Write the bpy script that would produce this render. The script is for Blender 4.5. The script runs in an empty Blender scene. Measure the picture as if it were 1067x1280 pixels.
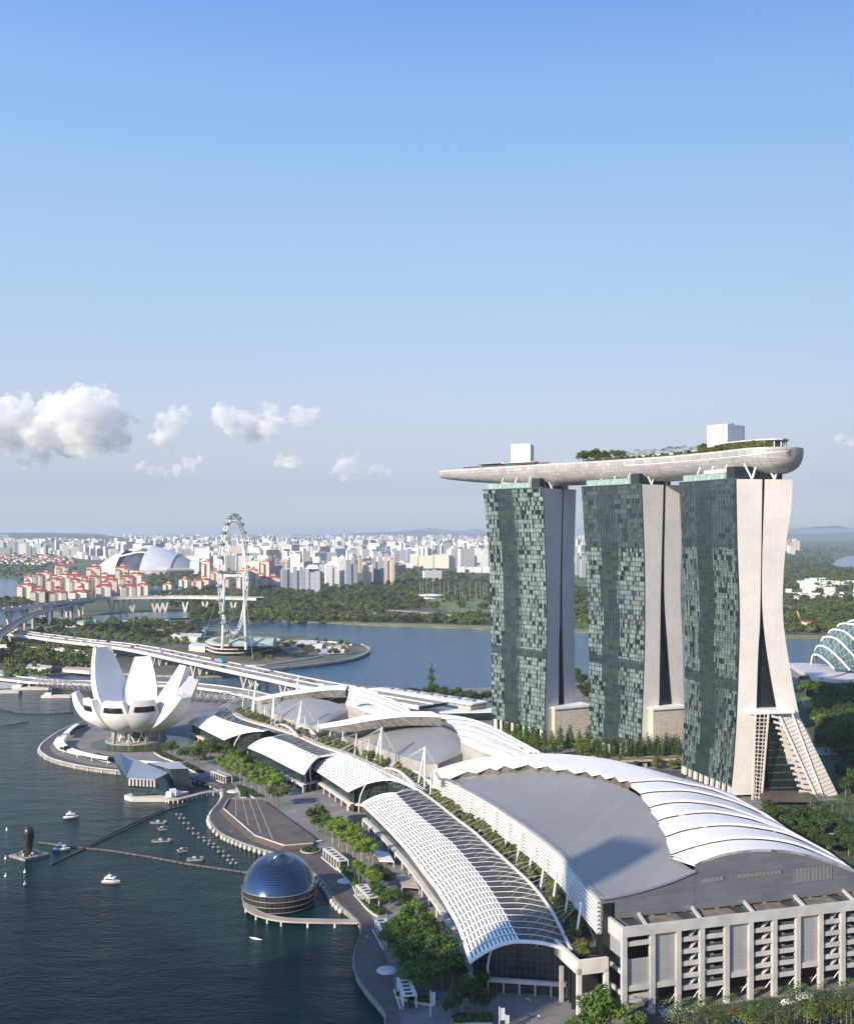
import bpy, math, random
import numpy as np
from mathutils import Vector, Matrix, noise

# ---------------------------------------------------------------- camera, sky, sun, exposure
SC = bpy.context.scene
COL = SC.collection
F, CX, CY, H = 1348.0, 533.5, 664.0, 162.0      # focal length and principal point in photo pixels, camera height in metres
cam_data = bpy.data.cameras.new('camera')
cam = bpy.data.objects.new('camera', cam_data)
COL.objects.link(cam)
cam.location = (0, 0, H)
cam.rotation_euler = (math.radians(90), 0, 0)
cam_data.sensor_fit = 'HORIZONTAL'
cam_data.sensor_width = 36.0
cam_data.lens = 36.0 * F / 1067.0
cam_data.shift_y = 24.0 / 1067.0
cam_data.clip_start = 1.0
cam_data.clip_end = 150000.0
SC.camera = cam

SUN_AZ = math.atan2(-0.73, -0.683)               # towards the sun, measured from +Y towards +X
SUN_EL = math.radians(25.0)
world = bpy.data.worlds.new("World")
SC.world = world
world.use_nodes = True
wn = world.node_tree
for n in list(wn.nodes): wn.nodes.remove(n)
sky = wn.nodes.new('ShaderNodeTexSky')
sky.sky_type = 'NISHITA'
sky.sun_disc = False
sky.sun_elevation = SUN_EL
sky.sun_rotation = SUN_AZ
sky.altitude = 100.0
sky.air_density = 1.0
sky.dust_density = 0.2
sky.ozone_density = 4.0
bg = wn.nodes.new('ShaderNodeBackground'); bg.inputs['Strength'].default_value = 0.12
wo = wn.nodes.new('ShaderNodeOutputWorld')
# tint by elevation over the physical sky, raised overhead to fill shaded walls
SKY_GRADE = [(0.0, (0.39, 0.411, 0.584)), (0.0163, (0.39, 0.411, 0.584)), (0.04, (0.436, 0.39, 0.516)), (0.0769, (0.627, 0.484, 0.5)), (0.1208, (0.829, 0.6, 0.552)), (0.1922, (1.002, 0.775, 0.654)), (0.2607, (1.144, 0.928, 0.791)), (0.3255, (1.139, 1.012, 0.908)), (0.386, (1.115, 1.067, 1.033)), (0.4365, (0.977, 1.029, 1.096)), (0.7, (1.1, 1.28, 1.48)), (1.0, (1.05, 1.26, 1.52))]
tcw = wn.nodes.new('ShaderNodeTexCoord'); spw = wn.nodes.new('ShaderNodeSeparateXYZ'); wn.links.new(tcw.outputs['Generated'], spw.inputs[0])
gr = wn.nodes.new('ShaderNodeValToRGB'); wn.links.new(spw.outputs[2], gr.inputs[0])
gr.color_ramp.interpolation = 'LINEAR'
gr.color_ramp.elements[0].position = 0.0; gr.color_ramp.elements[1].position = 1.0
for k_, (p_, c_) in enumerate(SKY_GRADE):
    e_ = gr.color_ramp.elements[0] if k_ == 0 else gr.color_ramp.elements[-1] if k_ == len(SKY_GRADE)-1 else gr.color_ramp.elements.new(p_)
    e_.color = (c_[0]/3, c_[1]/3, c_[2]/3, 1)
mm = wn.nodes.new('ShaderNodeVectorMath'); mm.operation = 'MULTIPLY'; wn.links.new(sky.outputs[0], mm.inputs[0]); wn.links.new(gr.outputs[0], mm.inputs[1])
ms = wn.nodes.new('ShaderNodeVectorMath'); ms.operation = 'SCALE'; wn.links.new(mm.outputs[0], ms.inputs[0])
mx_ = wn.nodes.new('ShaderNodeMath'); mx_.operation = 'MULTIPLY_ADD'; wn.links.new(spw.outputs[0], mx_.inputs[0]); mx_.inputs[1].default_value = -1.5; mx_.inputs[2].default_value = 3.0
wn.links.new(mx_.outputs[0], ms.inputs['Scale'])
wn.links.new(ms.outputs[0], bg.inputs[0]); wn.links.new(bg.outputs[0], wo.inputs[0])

sun_data = bpy.data.lights.new('sun', 'SUN')
sun_data.energy = 4.0
sun_data.angle = math.radians(0.9)
sun_data.color = (1.0, 0.86, 0.68)
sun = bpy.data.objects.new('sun', sun_data)
COL.objects.link(sun)
SDIR = Vector((math.sin(SUN_AZ)*math.cos(SUN_EL), math.cos(SUN_AZ)*math.cos(SUN_EL), math.sin(SUN_EL)))
sun.rotation_euler = SDIR.to_track_quat('Z', 'Y').to_euler()
SC.view_settings.view_transform = 'Standard'
SC.view_settings.look = 'None'
SC.view_settings.exposure = 0.9
SC.view_settings.gamma = 1.0
SC.cycles.max_bounces = 6
SC.cycles.diffuse_bounces = 2
SC.cycles.glossy_bounces = 3
SC.cycles.transmission_bounces = 4
SC.cycles.transparent_max_bounces = 8
SC.cycles.volume_bounces = 5
SC.cycles.caustics_reflective = False
SC.cycles.caustics_refractive = False

# ---------------------------------------------------------------- helpers
R = math.radians
def W(px, py, z=0.0):
    """the world point at height z seen at a photo pixel"""
    Y = F * (H - z) / (py - CY)
    return Vector(((px - CX) * Y / F, Y, z))
def Dp(px, py, Y):
    """the world point at distance Y seen at a photo pixel"""
    return Vector(((px - CX) * Y / F, Y, H - (py - CY) * Y / F))
def PL(px, py, P, d):
    """the point seen at a photo pixel on the vertical plane through P along d; also the run along d"""
    k = (px - CX) / F
    # P.x + s d.x = k (P.y + s d.y)
    s = (k * P[1] - P[0]) / (d[0] - k * d[1])
    Y = P[1] + s * d[1]
    return Vector((k * Y, Y, H - (py - CY) * Y / F)), s
def V3(*a): return Vector(a)
def lerp(a, b, t): return a + (b - a) * t
def interp(xs, ys, x): return float(np.interp(x, xs, ys))

class MB:
    """collects faces for one mesh object"""
    def __init__(s): s.v = []; s.f = []; s.mi = []; s.uv = []; s.sm = []
    def add(s, pts, m=0, uv=None, sm=False):
        b = len(s.v); s.v.extend([tuple(p) for p in pts]); s.f.append(tuple(range(b, b+len(pts))))
        s.mi.append(m); s.uv.append(uv); s.sm.append(sm)
    def grid(s, rows, m=0, close=False, sm=True, uvs=None, flip=False):
        """rows: list of equally long point lists; shared vertices"""
        b = len(s.v); n = len(rows[0])
        for r in rows: s.v.extend([tuple(p) for p in r])
        for i in range(len(rows)-1):
            for j in range(n if close else n-1):
                k = (j+1) % n
                q = [b+i*n+j, b+i*n+k, b+(i+1)*n+k, b+(i+1)*n+j]
                u = None
                if uvs: u = [uvs[i][j], uvs[i][k], uvs[i+1][k], uvs[i+1][j]]
                if flip:
                    q.reverse()
                    if u: u.reverse()
                s.f.append(tuple(q)); s.mi.append(m); s.uv.append(u); s.sm.append(sm)
    def obox(s, o, ux, uy, uz, m=0, uvm=False):
        """box from corner o with three edge vectors"""
        o = Vector(o); ux = Vector(ux); uy = Vector(uy); uz = Vector(uz)
        p = [o, o+ux, o+ux+uy, o+uy, o+uz, o+ux+uz, o+ux+uy+uz, o+uy+uz]
        a, b, c = ux.length, uy.length, uz.length
        def U(w, h): return [(0,0),(w,0),(w,h),(0,h)] if uvm else None
        s.add([p[3],p[2],p[1],p[0]], m, U(a,b)); s.add([p[4],p[5],p[6],p[7]], m, [(-9,-9)]*4 if uvm else None)
        s.add([p[0],p[1],p[5],p[4]], m, U(a,c)); s.add([p[1],p[2],p[6],p[5]], m, U(b,c))
        s.add([p[2],p[3],p[7],p[6]], m, U(a,c)); s.add([p[3],p[0],p[4],p[7]], m, U(b,c))
    def box(s, c, size, rz=0.0, m=0, uvm=False):
        """c is the centre of the bottom face"""
        cs, sn = math.cos(rz), math.sin(rz)
        ux = Vector((cs, sn, 0))*size[0]; uy = Vector((-sn, cs, 0))*size[1]; uz = Vector((0,0,size[2]))
        s.obox(Vector(c)-ux/2-uy/2, ux, uy, uz, m, uvm)
    def bar(s, a, b, w, h=None, m=0):
        """square bar between two points"""
        a = Vector(a); b = Vector(b); d = b-a
        if d.length < 1e-6: return
        h = h or w
        t = d.normalized(); sd = t.cross(Vector((0,0,1)))
        if sd.length < 1e-3: sd = Vector((1,0,0))
        sd.normalize(); up = sd.cross(t).normalized()
        s.obox(a-sd*w/2-up*h/2, d, sd*w, up*h, m)
    def tube(s, pts, r, n=6, m=0, caps=True):
        pts = [Vector(p) for p in pts]; rows = []
        rr = r if isinstance(r, (list, tuple)) else [r]*len(pts)
        for i, p in enumerate(pts):
            t = (pts[min(i+1, len(pts)-1)] - pts[max(i-1, 0)]).normalized()
            sd = t.cross(Vector((0,0,1)))
            if sd.length < 1e-3: sd = Vector((1,0,0))
            sd.normalize(); up = sd.cross(t)
            rows.append([p + (sd*math.cos(2*math.pi*k/n) + up*math.sin(2*math.pi*k/n))*rr[i] for k in range(n)])
        s.grid(rows, m, close=True)
        if caps:
            s.add(list(reversed(rows[0])), m); s.add(rows[-1], m)
    def prism(s, plan, z0, z1, m=0, mtop=None, uvm=False):
        """upright prism over a plan polygon; sides get uv in metres"""
        plan = [Vector((p[0], p[1])) for p in plan]
        A = sum(plan[i].x*plan[(i+1)%len(plan)].y - plan[(i+1)%len(plan)].x*plan[i].y for i in range(len(plan)))
        if A < 0: plan.reverse()
        u = 0.0
        for i, a in enumerate(plan):
            b = plan[(i+1) % len(plan)]; l = (b-a).length
            s.add([(a.x,a.y,z0),(b.x,b.y,z0),(b.x,b.y,z1),(a.x,a.y,z1)], m, [(u,0),(u+l,0),(u+l,z1-z0),(u,z1-z0)] if uvm else None)
            u += l
        s.add([(p.x,p.y,z1) for p in plan], m if mtop is None else mtop, [(-9,-9)]*len(plan) if uvm else None)
        s.add([(p.x,p.y,z0) for p in reversed(plan)], m, [(-9,-9)]*len(plan) if uvm else None)
    def mesh(s, name, mats):
        me = bpy.data.meshes.new(name)
        me.from_pydata(s.v, [], s.f)
        for mt in (mats if isinstance(mats, (list, tuple)) else [mats]): me.materials.append(mt)
        me.polygons.foreach_set('material_index', s.mi)
        me.polygons.foreach_set('use_smooth', s.sm)
        if any(u is not None for u in s.uv):
            l = me.uv_layers.new(name='UVMap'); out = []
            for f, u in zip(s.f, s.uv):
                for k in range(len(f)): out.extend(u[k] if u else (0.0, 0.0))
            l.data.foreach_set('uv', out)
        me.update()
        return me
    def build(s, name, mats, parent=None, smooth_angle=None):
        o = bpy.data.objects.new(name, s.mesh(name, mats)); COL.objects.link(o)
        if parent is not None:
            o.parent = parent
            root = parent
            while root.parent: root = root.parent
            if parent is root: o.location = -root.location
        return o

def thing(name, label, cat, loc=(0,0,0), group=None, rz=0.0):
    o = bpy.data.objects.new(name, None); COL.objects.link(o)
    o.location = loc; o.rotation_euler = (0,0,rz); o.empty_display_size = 1.0
    o['label'] = label; o['category'] = cat
    if group: o['group'] = group
    return o
def tag(o, label, cat, group=None):
    o['label'] = label; o['category'] = cat
    if group: o['group'] = group
    return o
def struct(o, kind='structure', label=None):
    o['kind'] = kind
    if label: o['label'] = label
    return o
def inst(name, me, loc, parent=None, rz=0.0, sc=1.0):
    o = bpy.data.objects.new(name, me); COL.objects.link(o)
    o.location = loc; o.rotation_euler = (0,0,rz)
    o.scale = sc if isinstance(sc, (tuple, list)) else (sc, sc, sc)
    if parent is not None: o.parent = parent
    return o
def dup(root, loc, rz, label, group=None, sc=1.0):
    """a copy of a thing with copies of its parts and sub-parts"""
    r = root.copy(); COL.objects.link(r); r.location = loc; r.rotation_euler = (0,0,rz)
    r.scale = sc if isinstance(sc, (tuple, list)) else (sc, sc, sc)
    r['label'] = label
    if group: r['group'] = group
    for ch in root.children:
        c = ch.copy(); COL.objects.link(c); c.parent = r
        for g in ch.children:
            d = g.copy(); COL.objects.link(d); d.parent = c
    return r

# ---------------------------------------------------------------- materials
MATS = {}
def nodes_of(name):
    m = bpy.data.materials.new(name); m.use_nodes = True
    nt = m.node_tree; p = nt.nodes['Principled BSDF']
    return m, nt, p
def nd(nt, t, **k):
    n = nt.nodes.new(t)
    for a, b in k.items():
        if a in n.inputs: n.inputs[a].default_value = b
        else: setattr(n, a, b)
    return n
def c4(c): return (c[0], c[1], c[2], 1.0)
def M(name, col, rough=0.6, metal=0.0, spec=0.5, var=0.12, vs=0.15, col2=None, bump=0.0, bs=2.0, detail=4.0, lo=0.35, hi=0.65, coord='Object', trans=0.0):
    """principled surface with two-scale noise wear; col2 is the second tone"""
    m, nt, p = nodes_of(name); L = nt.links.new
    tc = nd(nt, 'ShaderNodeTexCoord')
    nz = nd(nt, 'ShaderNodeTexNoise', Scale=vs, Detail=detail); L(tc.outputs[coord], nz.inputs['Vector'])
    mr = nd(nt, 'ShaderNodeMapRange'); L(nz.outputs['Fac'], mr.inputs['Value'])
    mr.inputs['From Min'].default_value = lo; mr.inputs['From Max'].default_value = hi
    mx = nd(nt, 'ShaderNodeMix', data_type='RGBA'); L(mr.outputs[0], mx.inputs[0])
    c2 = col2 if col2 else tuple(x*(1-var) for x in col)
    c1 = col if col2 else tuple(min(1, x*(1+var*0.5)) for x in col)
    mx.inputs[6].default_value = c4(c1); mx.inputs[7].default_value = c4(c2)
    L(mx.outputs[2], p.inputs['Base Color'])
    p.inputs['Roughness'].default_value = rough; p.inputs['Metallic'].default_value = metal
    p.inputs['Specular IOR Level'].default_value = spec
    if bump:
        b = nd(nt, 'ShaderNodeBump', Strength=bump, Distance=0.3)
        n2 = nd(nt, 'ShaderNodeTexNoise', Scale=bs, Detail=3.0); L(tc.outputs[coord], n2.inputs['Vector'])
        L(n2.outputs['Fac'], b.inputs['Height']); L(b.outputs[0], p.inputs['Normal'])
    MATS[name] = m
    return m
def Mpanel(name, col, line, w, h, rough=0.5, metal=0.0, spec=0.5, mortar=0.02, var=0.06, off=0.0, coord='UV', rz=0.0, wear=0.1, vs=0.05):
    """sheet or panel cladding: a brick grid of thin joints in metres"""
    m, nt, p = nodes_of(name); L = nt.links.new
    tc = nd(nt, 'ShaderNodeTexCoord')
    mp = nd(nt, 'ShaderNodeMapping'); L(tc.outputs[coord], mp.inputs['Vector']); mp.inputs['Rotation'].default_value = (0,0,rz)
    br = nd(nt, 'ShaderNodeTexBrick', offset=off, squash=1.0)
    L(mp.outputs[0], br.inputs['Vector'])
    br.inputs['Color1'].default_value = c4(tuple(min(1,x*(1+var)) for x in col)); br.inputs['Color2'].default_value = c4(tuple(x*(1-var) for x in col))
    br.inputs['Mortar'].default_value = c4(line); br.inputs['Scale'].default_value = 1.0
    br.inputs['Mortar Size'].default_value = mortar; br.inputs['Mortar Smooth'].default_value = 0.1; br.inputs['Bias'].default_value = 0.0
    br.inputs['Brick Width'].default_value = w; br.inputs['Row Height'].default_value = h
    nz = nd(nt, 'ShaderNodeTexNoise', Scale=vs, Detail=5.0); L(tc.outputs['Object'], nz.inputs['Vector'])
    mr = nd(nt, 'ShaderNodeMapRange'); L(nz.outputs['Fac'], mr.inputs['Value'])
    mr.inputs['From Min'].default_value = 0.3; mr.inputs['From Max'].default_value = 0.7; mr.inputs['To Min'].default_value = 1-wear; mr.inputs['To Max'].default_value = 1+wear*0.5
    mx = nd(nt, 'ShaderNodeMix', data_type='RGBA', blend_type='MULTIPLY'); mx.inputs[0].default_value = 1.0
    L(br.outputs['Color'], mx.inputs[6]); L(mr.outputs[0], mx.inputs[7]); L(mx.outputs[2], p.inputs['Base Color'])
    p.inputs['Roughness'].default_value = rough; p.inputs['Metallic'].default_value = metal; p.inputs['Specular IOR Level'].default_value = spec
    MATS[name] = m
    return m
def math_node(nt, op, a, b=None):
    n = nd(nt, 'ShaderNodeMath', operation=op)
    for i, x in enumerate((a, b)):
        if x is None: continue
        if isinstance(x, (int, float)): n.inputs[i].default_value = x
        else: nt.links.new(x, n.inputs[i])
    return n.outputs[0]
def Mwindows(name, wall, glass, pw=3.2, ph=3.1, fw=0.55, fh=0.45, rough=0.7, varw=0.1):
    """painted wall with rows of window openings, uv in metres (uv below zero: plain roof)"""
    m, nt, p = nodes_of(name); L = nt.links.new
    uv = nd(nt, 'ShaderNodeUVMap'); sp = nd(nt, 'ShaderNodeSeparateXYZ'); L(uv.outputs[0], sp.inputs[0])
    u = math_node(nt, 'DIVIDE', sp.outputs[0], pw); v = math_node(nt, 'DIVIDE', sp.outputs[1], ph)
    fu = math_node(nt, 'FRACT', u); fv = math_node(nt, 'FRACT', v)
    a = math_node(nt, 'LESS_THAN', fu, fw); b = math_node(nt, 'LESS_THAN', math_node(nt, 'ABSOLUTE', math_node(nt, 'SUBTRACT', fv, 0.55)), fh/2)
    pos = math_node(nt, 'GREATER_THAN', sp.outputs[1], 0.0)
    cu = math_node(nt, 'FLOOR', u); cv = math_node(nt, 'FLOOR', v)
    cb = nd(nt, 'ShaderNodeCombineXYZ'); L(cu, cb.inputs[0]); L(cv, cb.inputs[1])
    wn_ = nd(nt, 'ShaderNodeTexWhiteNoise', noise_dimensions='2D'); L(cb.outputs[0], wn_.inputs['Vector'])
    win = math_node(nt, 'MULTIPLY', math_node(nt, 'MULTIPLY', a, b), pos)
    oi = nd(nt, 'ShaderNodeObjectInfo')
    tint = math_node(nt, 'ADD', math_node(nt, 'MULTIPLY', oi.outputs['Random'], varw*2), 1-varw*1.5)
    w1 = nd(nt, 'ShaderNodeMix', data_type='RGBA', blend_type='MULTIPLY'); w1.inputs[0].default_value = 1.0
    w1.inputs[6].default_value = c4(wall); L(tint, w1.inputs[7])
    g = nd(nt, 'ShaderNodeMix', data_type='RGBA'); L(wn_.outputs['Value'], g.inputs[0])
    g.inputs[6].default_value = c4(glass); g.inputs[7].default_value = c4(tuple(lerp(x, y, 0.45) for x, y in zip(glass, wall)))
    mx = nd(nt, 'ShaderNodeMix', data_type='RGBA'); L(win, mx.inputs[0]); L(w1.outputs[2], mx.inputs[6]); L(g.outputs[2], mx.inputs[7])
    L(mx.outputs[2], p.inputs['Base Color'])
    L(math_node(nt, 'SUBTRACT', rough, math_node(nt, 'MULTIPLY', win, rough-0.25)), p.inputs['Roughness'])
    MATS[name] = m
    return m
def Mleaf(name, c1, c2, vs=0.35, trans=0.25):
    """leaves: two greens in clumps, some light passing through"""
    m, nt, p = nodes_of(name); L = nt.links.new
    tc = nd(nt, 'ShaderNodeTexCoord'); oi = nd(nt, 'ShaderNodeObjectInfo')
    nz = nd(nt, 'ShaderNodeTexNoise', Scale=vs, Detail=3.0); L(tc.outputs['Object'], nz.inputs['Vector'])
    mr = nd(nt, 'ShaderNodeMapRange'); L(nz.outputs['Fac'], mr.inputs['Value'])
    mr.inputs['From Min'].default_value = 0.33; mr.inputs['From Max'].default_value = 0.67
    mx = nd(nt, 'ShaderNodeMix', data_type='RGBA'); L(mr.outputs[0], mx.inputs[0]); mx.inputs[6].default_value = c4(c1); mx.inputs[7].default_value = c4(c2)
    hs = nd(nt, 'ShaderNodeHueSaturation'); L(mx.outputs[2], hs.inputs['Color'])
    L(math_node(nt, 'ADD', math_node(nt, 'MULTIPLY', oi.outputs['Random'], 0.5), 0.75), hs.inputs['Value'])
    L(math_node(nt, 'ADD', math_node(nt, 'MULTIPLY', oi.outputs['Random'], 0.03), 0.485), hs.inputs['Hue'])
    L(hs.outputs[0], p.inputs['Base Color']); p.inputs['Roughness'].default_value = 0.55; p.inputs['Specular IOR Level'].default_value = 0.3
    if trans:
        tr = nd(nt, 'ShaderNodeBsdfTranslucent'); L(hs.outputs[0], tr.inputs[0])
        ms = nd(nt, 'ShaderNodeMixShader'); ms.inputs[0].default_value = trans
        L(p.outputs[0], ms.inputs[1]); L(tr.outputs[0], ms.inputs[2]); L(ms.outputs[0], nt.nodes['Material Output'].inputs[0])
    MATS[name] = m
    return m

white_paint = M('white_paint', (0.78,0.77,0.74), 0.45, var=0.08)
white_roof = Mpanel('white_roof', (0.80,0.79,0.76), (0.62,0.61,0.58), 400, 1.6, 0.42, mortar=0.03, var=0.02)
cream_wall = Mpanel('cream_wall', (0.66,0.625,0.58), (0.56,0.53,0.49), 3.6, 3.4, 0.6, mortar=0.06, var=0.03)
cream_plain = M('cream_plain', (0.62,0.57,0.50), 0.7, var=0.12, vs=0.2)
concrete = M('concrete', (0.42,0.40,0.37), 0.8, var=0.25, vs=0.12)
pale_concrete = M('pale_concrete', (0.58,0.55,0.50), 0.75, var=0.18, vs=0.1)
dark_metal = M('dark_metal', (0.05,0.055,0.06), 0.45, var=0.2)
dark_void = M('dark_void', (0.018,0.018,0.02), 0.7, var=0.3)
grey_metal = M('grey_metal', (0.30,0.31,0.33), 0.45, metal=0.3, var=0.1)
asphalt = M('asphalt', (0.055,0.055,0.057), 0.85, var=0.3, vs=0.3)
road_pale = M('road_pale', (0.27,0.26,0.25), 0.85, var=0.2, vs=0.08)
wood_brown = M('wood_brown', (0.16,0.115,0.09), 0.7, var=0.25, vs=0.6)
bark = M('bark', (0.17,0.14,0.11), 0.85, var=0.3, vs=1.0)
pale_bark = M('pale_bark', (0.34,0.31,0.26), 0.85, var=0.3, vs=1.0)
dark_glass = M('dark_glass', (0.012,0.022,0.024), 0.12, spec=0.6, var=0.3, vs=0.2)
teal_glass = M('teal_glass', (0.035,0.08,0.075), 0.12, spec=0.6, var=0.4, vs=0.3)
red_roof = M('red_roof', (0.38,0.075,0.045), 0.7, var=0.25, vs=0.1)
red_paint = M('red_paint', (0.5,0.04,0.05), 0.5)
leaf_green = Mleaf('leaf_green', (0.15,0.23,0.032), (0.04,0.08,0.018), 0.35, 0.3)
leaf_bright = Mleaf('leaf_bright', (0.27,0.37,0.05), (0.12,0.21,0.025), 0.4, 0.35)
leaf_dark = Mleaf('leaf_dark', (0.08,0.13,0.022), (0.02,0.042,0.013), 0.3, 0.2)
leaf_far = Mleaf('leaf_far', (0.16,0.21,0.04), (0.03,0.062,0.014), 0.02, 0.2)
palm_leaf = Mleaf('palm_leaf', (0.12,0.18,0.03), (0.03,0.06,0.014), 0.5, 0.25)
leaf_olive = Mleaf('leaf_olive', (0.22,0.23,0.06), (0.08,0.11,0.025), 0.4, 0.3)
hedge_leaf = Mleaf('hedge_leaf', (0.09,0.15,0.03), (0.03,0.065,0.015), 0.8, 0.2)
# ---------------------------------------------------------------- setting: water, land, roads
def water_mat(name, c1, c2, ior):
    m, nt, p = nodes_of(name); L = nt.links.new
    tc = nd(nt, 'ShaderNodeTexCoord')
    mp = nd(nt, 'ShaderNodeMapping'); L(tc.outputs['Object'], mp.inputs['Vector']); mp.inputs['Scale'].default_value = (1.0, 1.7, 1.0); mp.inputs['Rotation'].default_value = (0,0,0.35)
    n0 = nd(nt, 'ShaderNodeTexNoise', Scale=0.006, Detail=4.0); L(tc.outputs['Object'], n0.inputs['Vector'])
    mx = nd(nt, 'ShaderNodeMix', data_type='RGBA'); L(n0.outputs['Fac'], mx.inputs[0])
    mx.inputs[6].default_value = c4(c1); mx.inputs[7].default_value = c4(c2)
    L(mx.outputs[2], p.inputs['Base Color'])
    p.inputs['IOR'].default_value = ior
    n1 = nd(nt, 'ShaderNodeTexNoise', Scale=0.32, Detail=5.0, Roughness=0.6); L(mp.outputs[0], n1.inputs['Vector'])
    n2 = nd(nt, 'ShaderNodeTexNoise', Scale=0.045, Detail=3.0); L(mp.outputs[0], n2.inputs['Vector'])
    h = math_node(nt, 'ADD', math_node(nt, 'MULTIPLY', n1.outputs['Fac'], 0.75), math_node(nt, 'MULTIPLY', n2.outputs['Fac'], 1.5))
    b = nd(nt, 'ShaderNodeBump', Strength=0.8, Distance=0.8); L(h, b.inputs['Height']); L(b.outputs[0], p.inputs['Normal'])
    p.inputs['Roughness'].default_value = 0.10
    return m
water = water_mat('bay_water', (0.003,0.019,0.021), (0.004,0.027,0.026), 1.12)
blue_water = water_mat('reservoir_water', (0.008,0.060,0.13), (0.014,0.075,0.14), 1.2)
b = MB(); b.add([(-45000,-900,0),(45000,-900,0),(45000,58000,0),(-45000,58000,0)])
struct(b.build('water', water))

far_ground = M('far_ground', (0.11,0.125,0.055), 0.9, vs=0.004, col2=(0.04,0.06,0.025), detail=8.0, lo=0.4, hi=0.6)
lawn = M('lawn', (0.16,0.20,0.06), 0.9, vs=0.02, col2=(0.09,0.125,0.04), detail=6.0)
paving = Mpanel('paving', (0.20,0.185,0.17), (0.12,0.11,0.10), 6.0, 3.0, 0.8, mortar=0.08, var=0.12, coord='Object', rz=0.6, wear=0.25)
boards = Mpanel('boards', (0.105,0.080,0.070), (0.05,0.04,0.036), 12.0, 0.9, 0.7, mortar=0.06, var=0.15, coord='Object', rz=0.9, wear=0.3, vs=0.3)
quay_wall = M('quay_wall', (0.30,0.28,0.25), 0.85, var=0.3, vs=0.3)

def land(name, pts, z=2.5, mtop=None, mside=None, bottom=-0.5, kind='structure'):
    b = MB(); b.prism(pts, bottom, z, 1, 0)
    o = b.build(name, [mtop or far_ground, mside or quay_wall]); o['kind'] = kind
    return o
def strip(name, left, right, z, mat, parent=None):
    b = MB(); b.grid([[(p[0],p[1],z) for p in left],[(p[0],p[1],z) for p in right]], 0, sm=False, flip=True)
    return b.build(name, mat, parent)
def px_path(pts, z): return [W(x, y, z) for x, y in pts]
def smooth_path(P, n=6):
    """Catmull-Rom through the points"""
    P = [Vector(p) for p in P]; out = []
    for i in range(len(P)-1):
        a, b_, c, d = P[max(i-1,0)], P[i], P[i+1], P[min(i+2,len(P)-1)]
        for k in range(n):
            t = k/n
            out.append(0.5*((2*b_) + (c-a)*t + (2*a-5*b_+4*c-d)*t*t + (3*b_-a-3*c+d)*t**3))
    out.append(P[-1]); return out
def offset_path(P, d):
    out = []
    for i, p in enumerate(P):
        t = (P[min(i+1,len(P)-1)] - P[max(i-1,0)]); t = Vector((t[0],t[1])).normalized()
        out.append(Vector((p[0]+t.y*d, p[1]-t.x*d, p[2] if len(p) > 2 else 0)))
    return out

# the near shore: promenade edge from the bottom of the view round to the museum island
EDGE_PX = [(486,1310),(482,1280),(480,1264),(461,1241),(447,1221),(442,1202),(446,1184),(451,1169),(450,1155),(440.6,1144.5),(420,1126),
           (408,1106),(386,1086),(366,1072),(333,1063),(303,1053),(280,1043),(268,1033),(262.5,1022),(267,1012),(276,1001),(279.5,991),(270.6,981.5),(241.5,972.7)]
EDGE = smooth_path(px_path(EDGE_PX, 2.5), 5)
ISLE_PX = [(226,969),(190,966),(145,963.5),(102,958),(65,949),(49,939),(50,931.5),(58.6,924),(72,915),(92,906),(112,900),(150,893),(200,884),(232,872),(250,866)]
ISLE = smooth_path(px_path(ISLE_PX, 2.5), 5)
NEAR_LAND = EDGE + ISLE + [W(300,868,2.5), W(318,874,2.5), W(380,858,2.5), W(430,853,2.5), W(500,862,2.5), W(560,862,2.5), W(620,858,2.5), W(760,850,2.5), W(900,845,2.5),
             W(990,838,2.5), W(1160,828,2.5), Vector((900,700,2.5)), Vector((900,250,2.5)), Vector((0,250,2.5))]
land('ground', NEAR_LAND, 2.5, paving)
# boardwalk laid along the edge
bw_in = [(505,1310),(501,1280),(497,1250),(490,1221),(484,1202),(478,1184),(470,1162),(461,1140),(447,1118),(432,1101),(420,1087),(410,1072),(398,1056),(372,1050),(345,1056),(322,1050),(300,1036),(284,1022),(281,1012),(287,1000),(296,992),(290,980),(262,968)]
BWI = smooth_path(px_path(bw_in, 2.52), 5)
BWO = [EDGE[int(round(i*(len(EDGE)-1)/(len(BWI)-1)))] for i in range(len(BWI))]
def nearest_on(P, q): return min(P, key=lambda p: (p.x-q.x)**2+(p.y-q.y)**2)
strip('boardwalk_path', [Vector((p.x,p.y,0)) for p in EDGE], [nearest_on(BWI, p) for p in EDGE], 2.53, boards)['kind'] = 'structure'
# rail and round fenders under the edge
b = MB()
lip = offset_path(EDGE, -0.3)
b.grid([[(p.x,p.y,2.2) for p in offset_path(EDGE,-0.5)],[(p.x,p.y,2.66) for p in offset_path(EDGE,-0.5)],[(p.x,p.y,2.66) for p in offset_path(EDGE,0.1)],[(p.x,p.y,2.54) for p in offset_path(EDGE,0.1)]], 0, sm=False)
o = b.build('promenade_kerb', M('kerb_grey', (0.26,0.245,0.225), 0.8, var=0.3, vs=0.4)); o['kind'] = 'structure'
b = MB()
rail = offset_path(EDGE, 0.2)
b.tube([(p.x,p.y,3.85) for p in rail], 0.07, 5)
b.tube([(p.x,p.y,3.35) for p in rail], 0.04, 4)
for i, p in enumerate(rail):
    if i % 1 == 0: b.bar((p.x,p.y,2.7),(p.x,p.y,3.85),0.07)
tag(b.build('promenade_railing', dark_metal), 'thin dark railing winding along the timber promenade edge', 'railing')
ff = MB(); dd = 0.0; last = None
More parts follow.
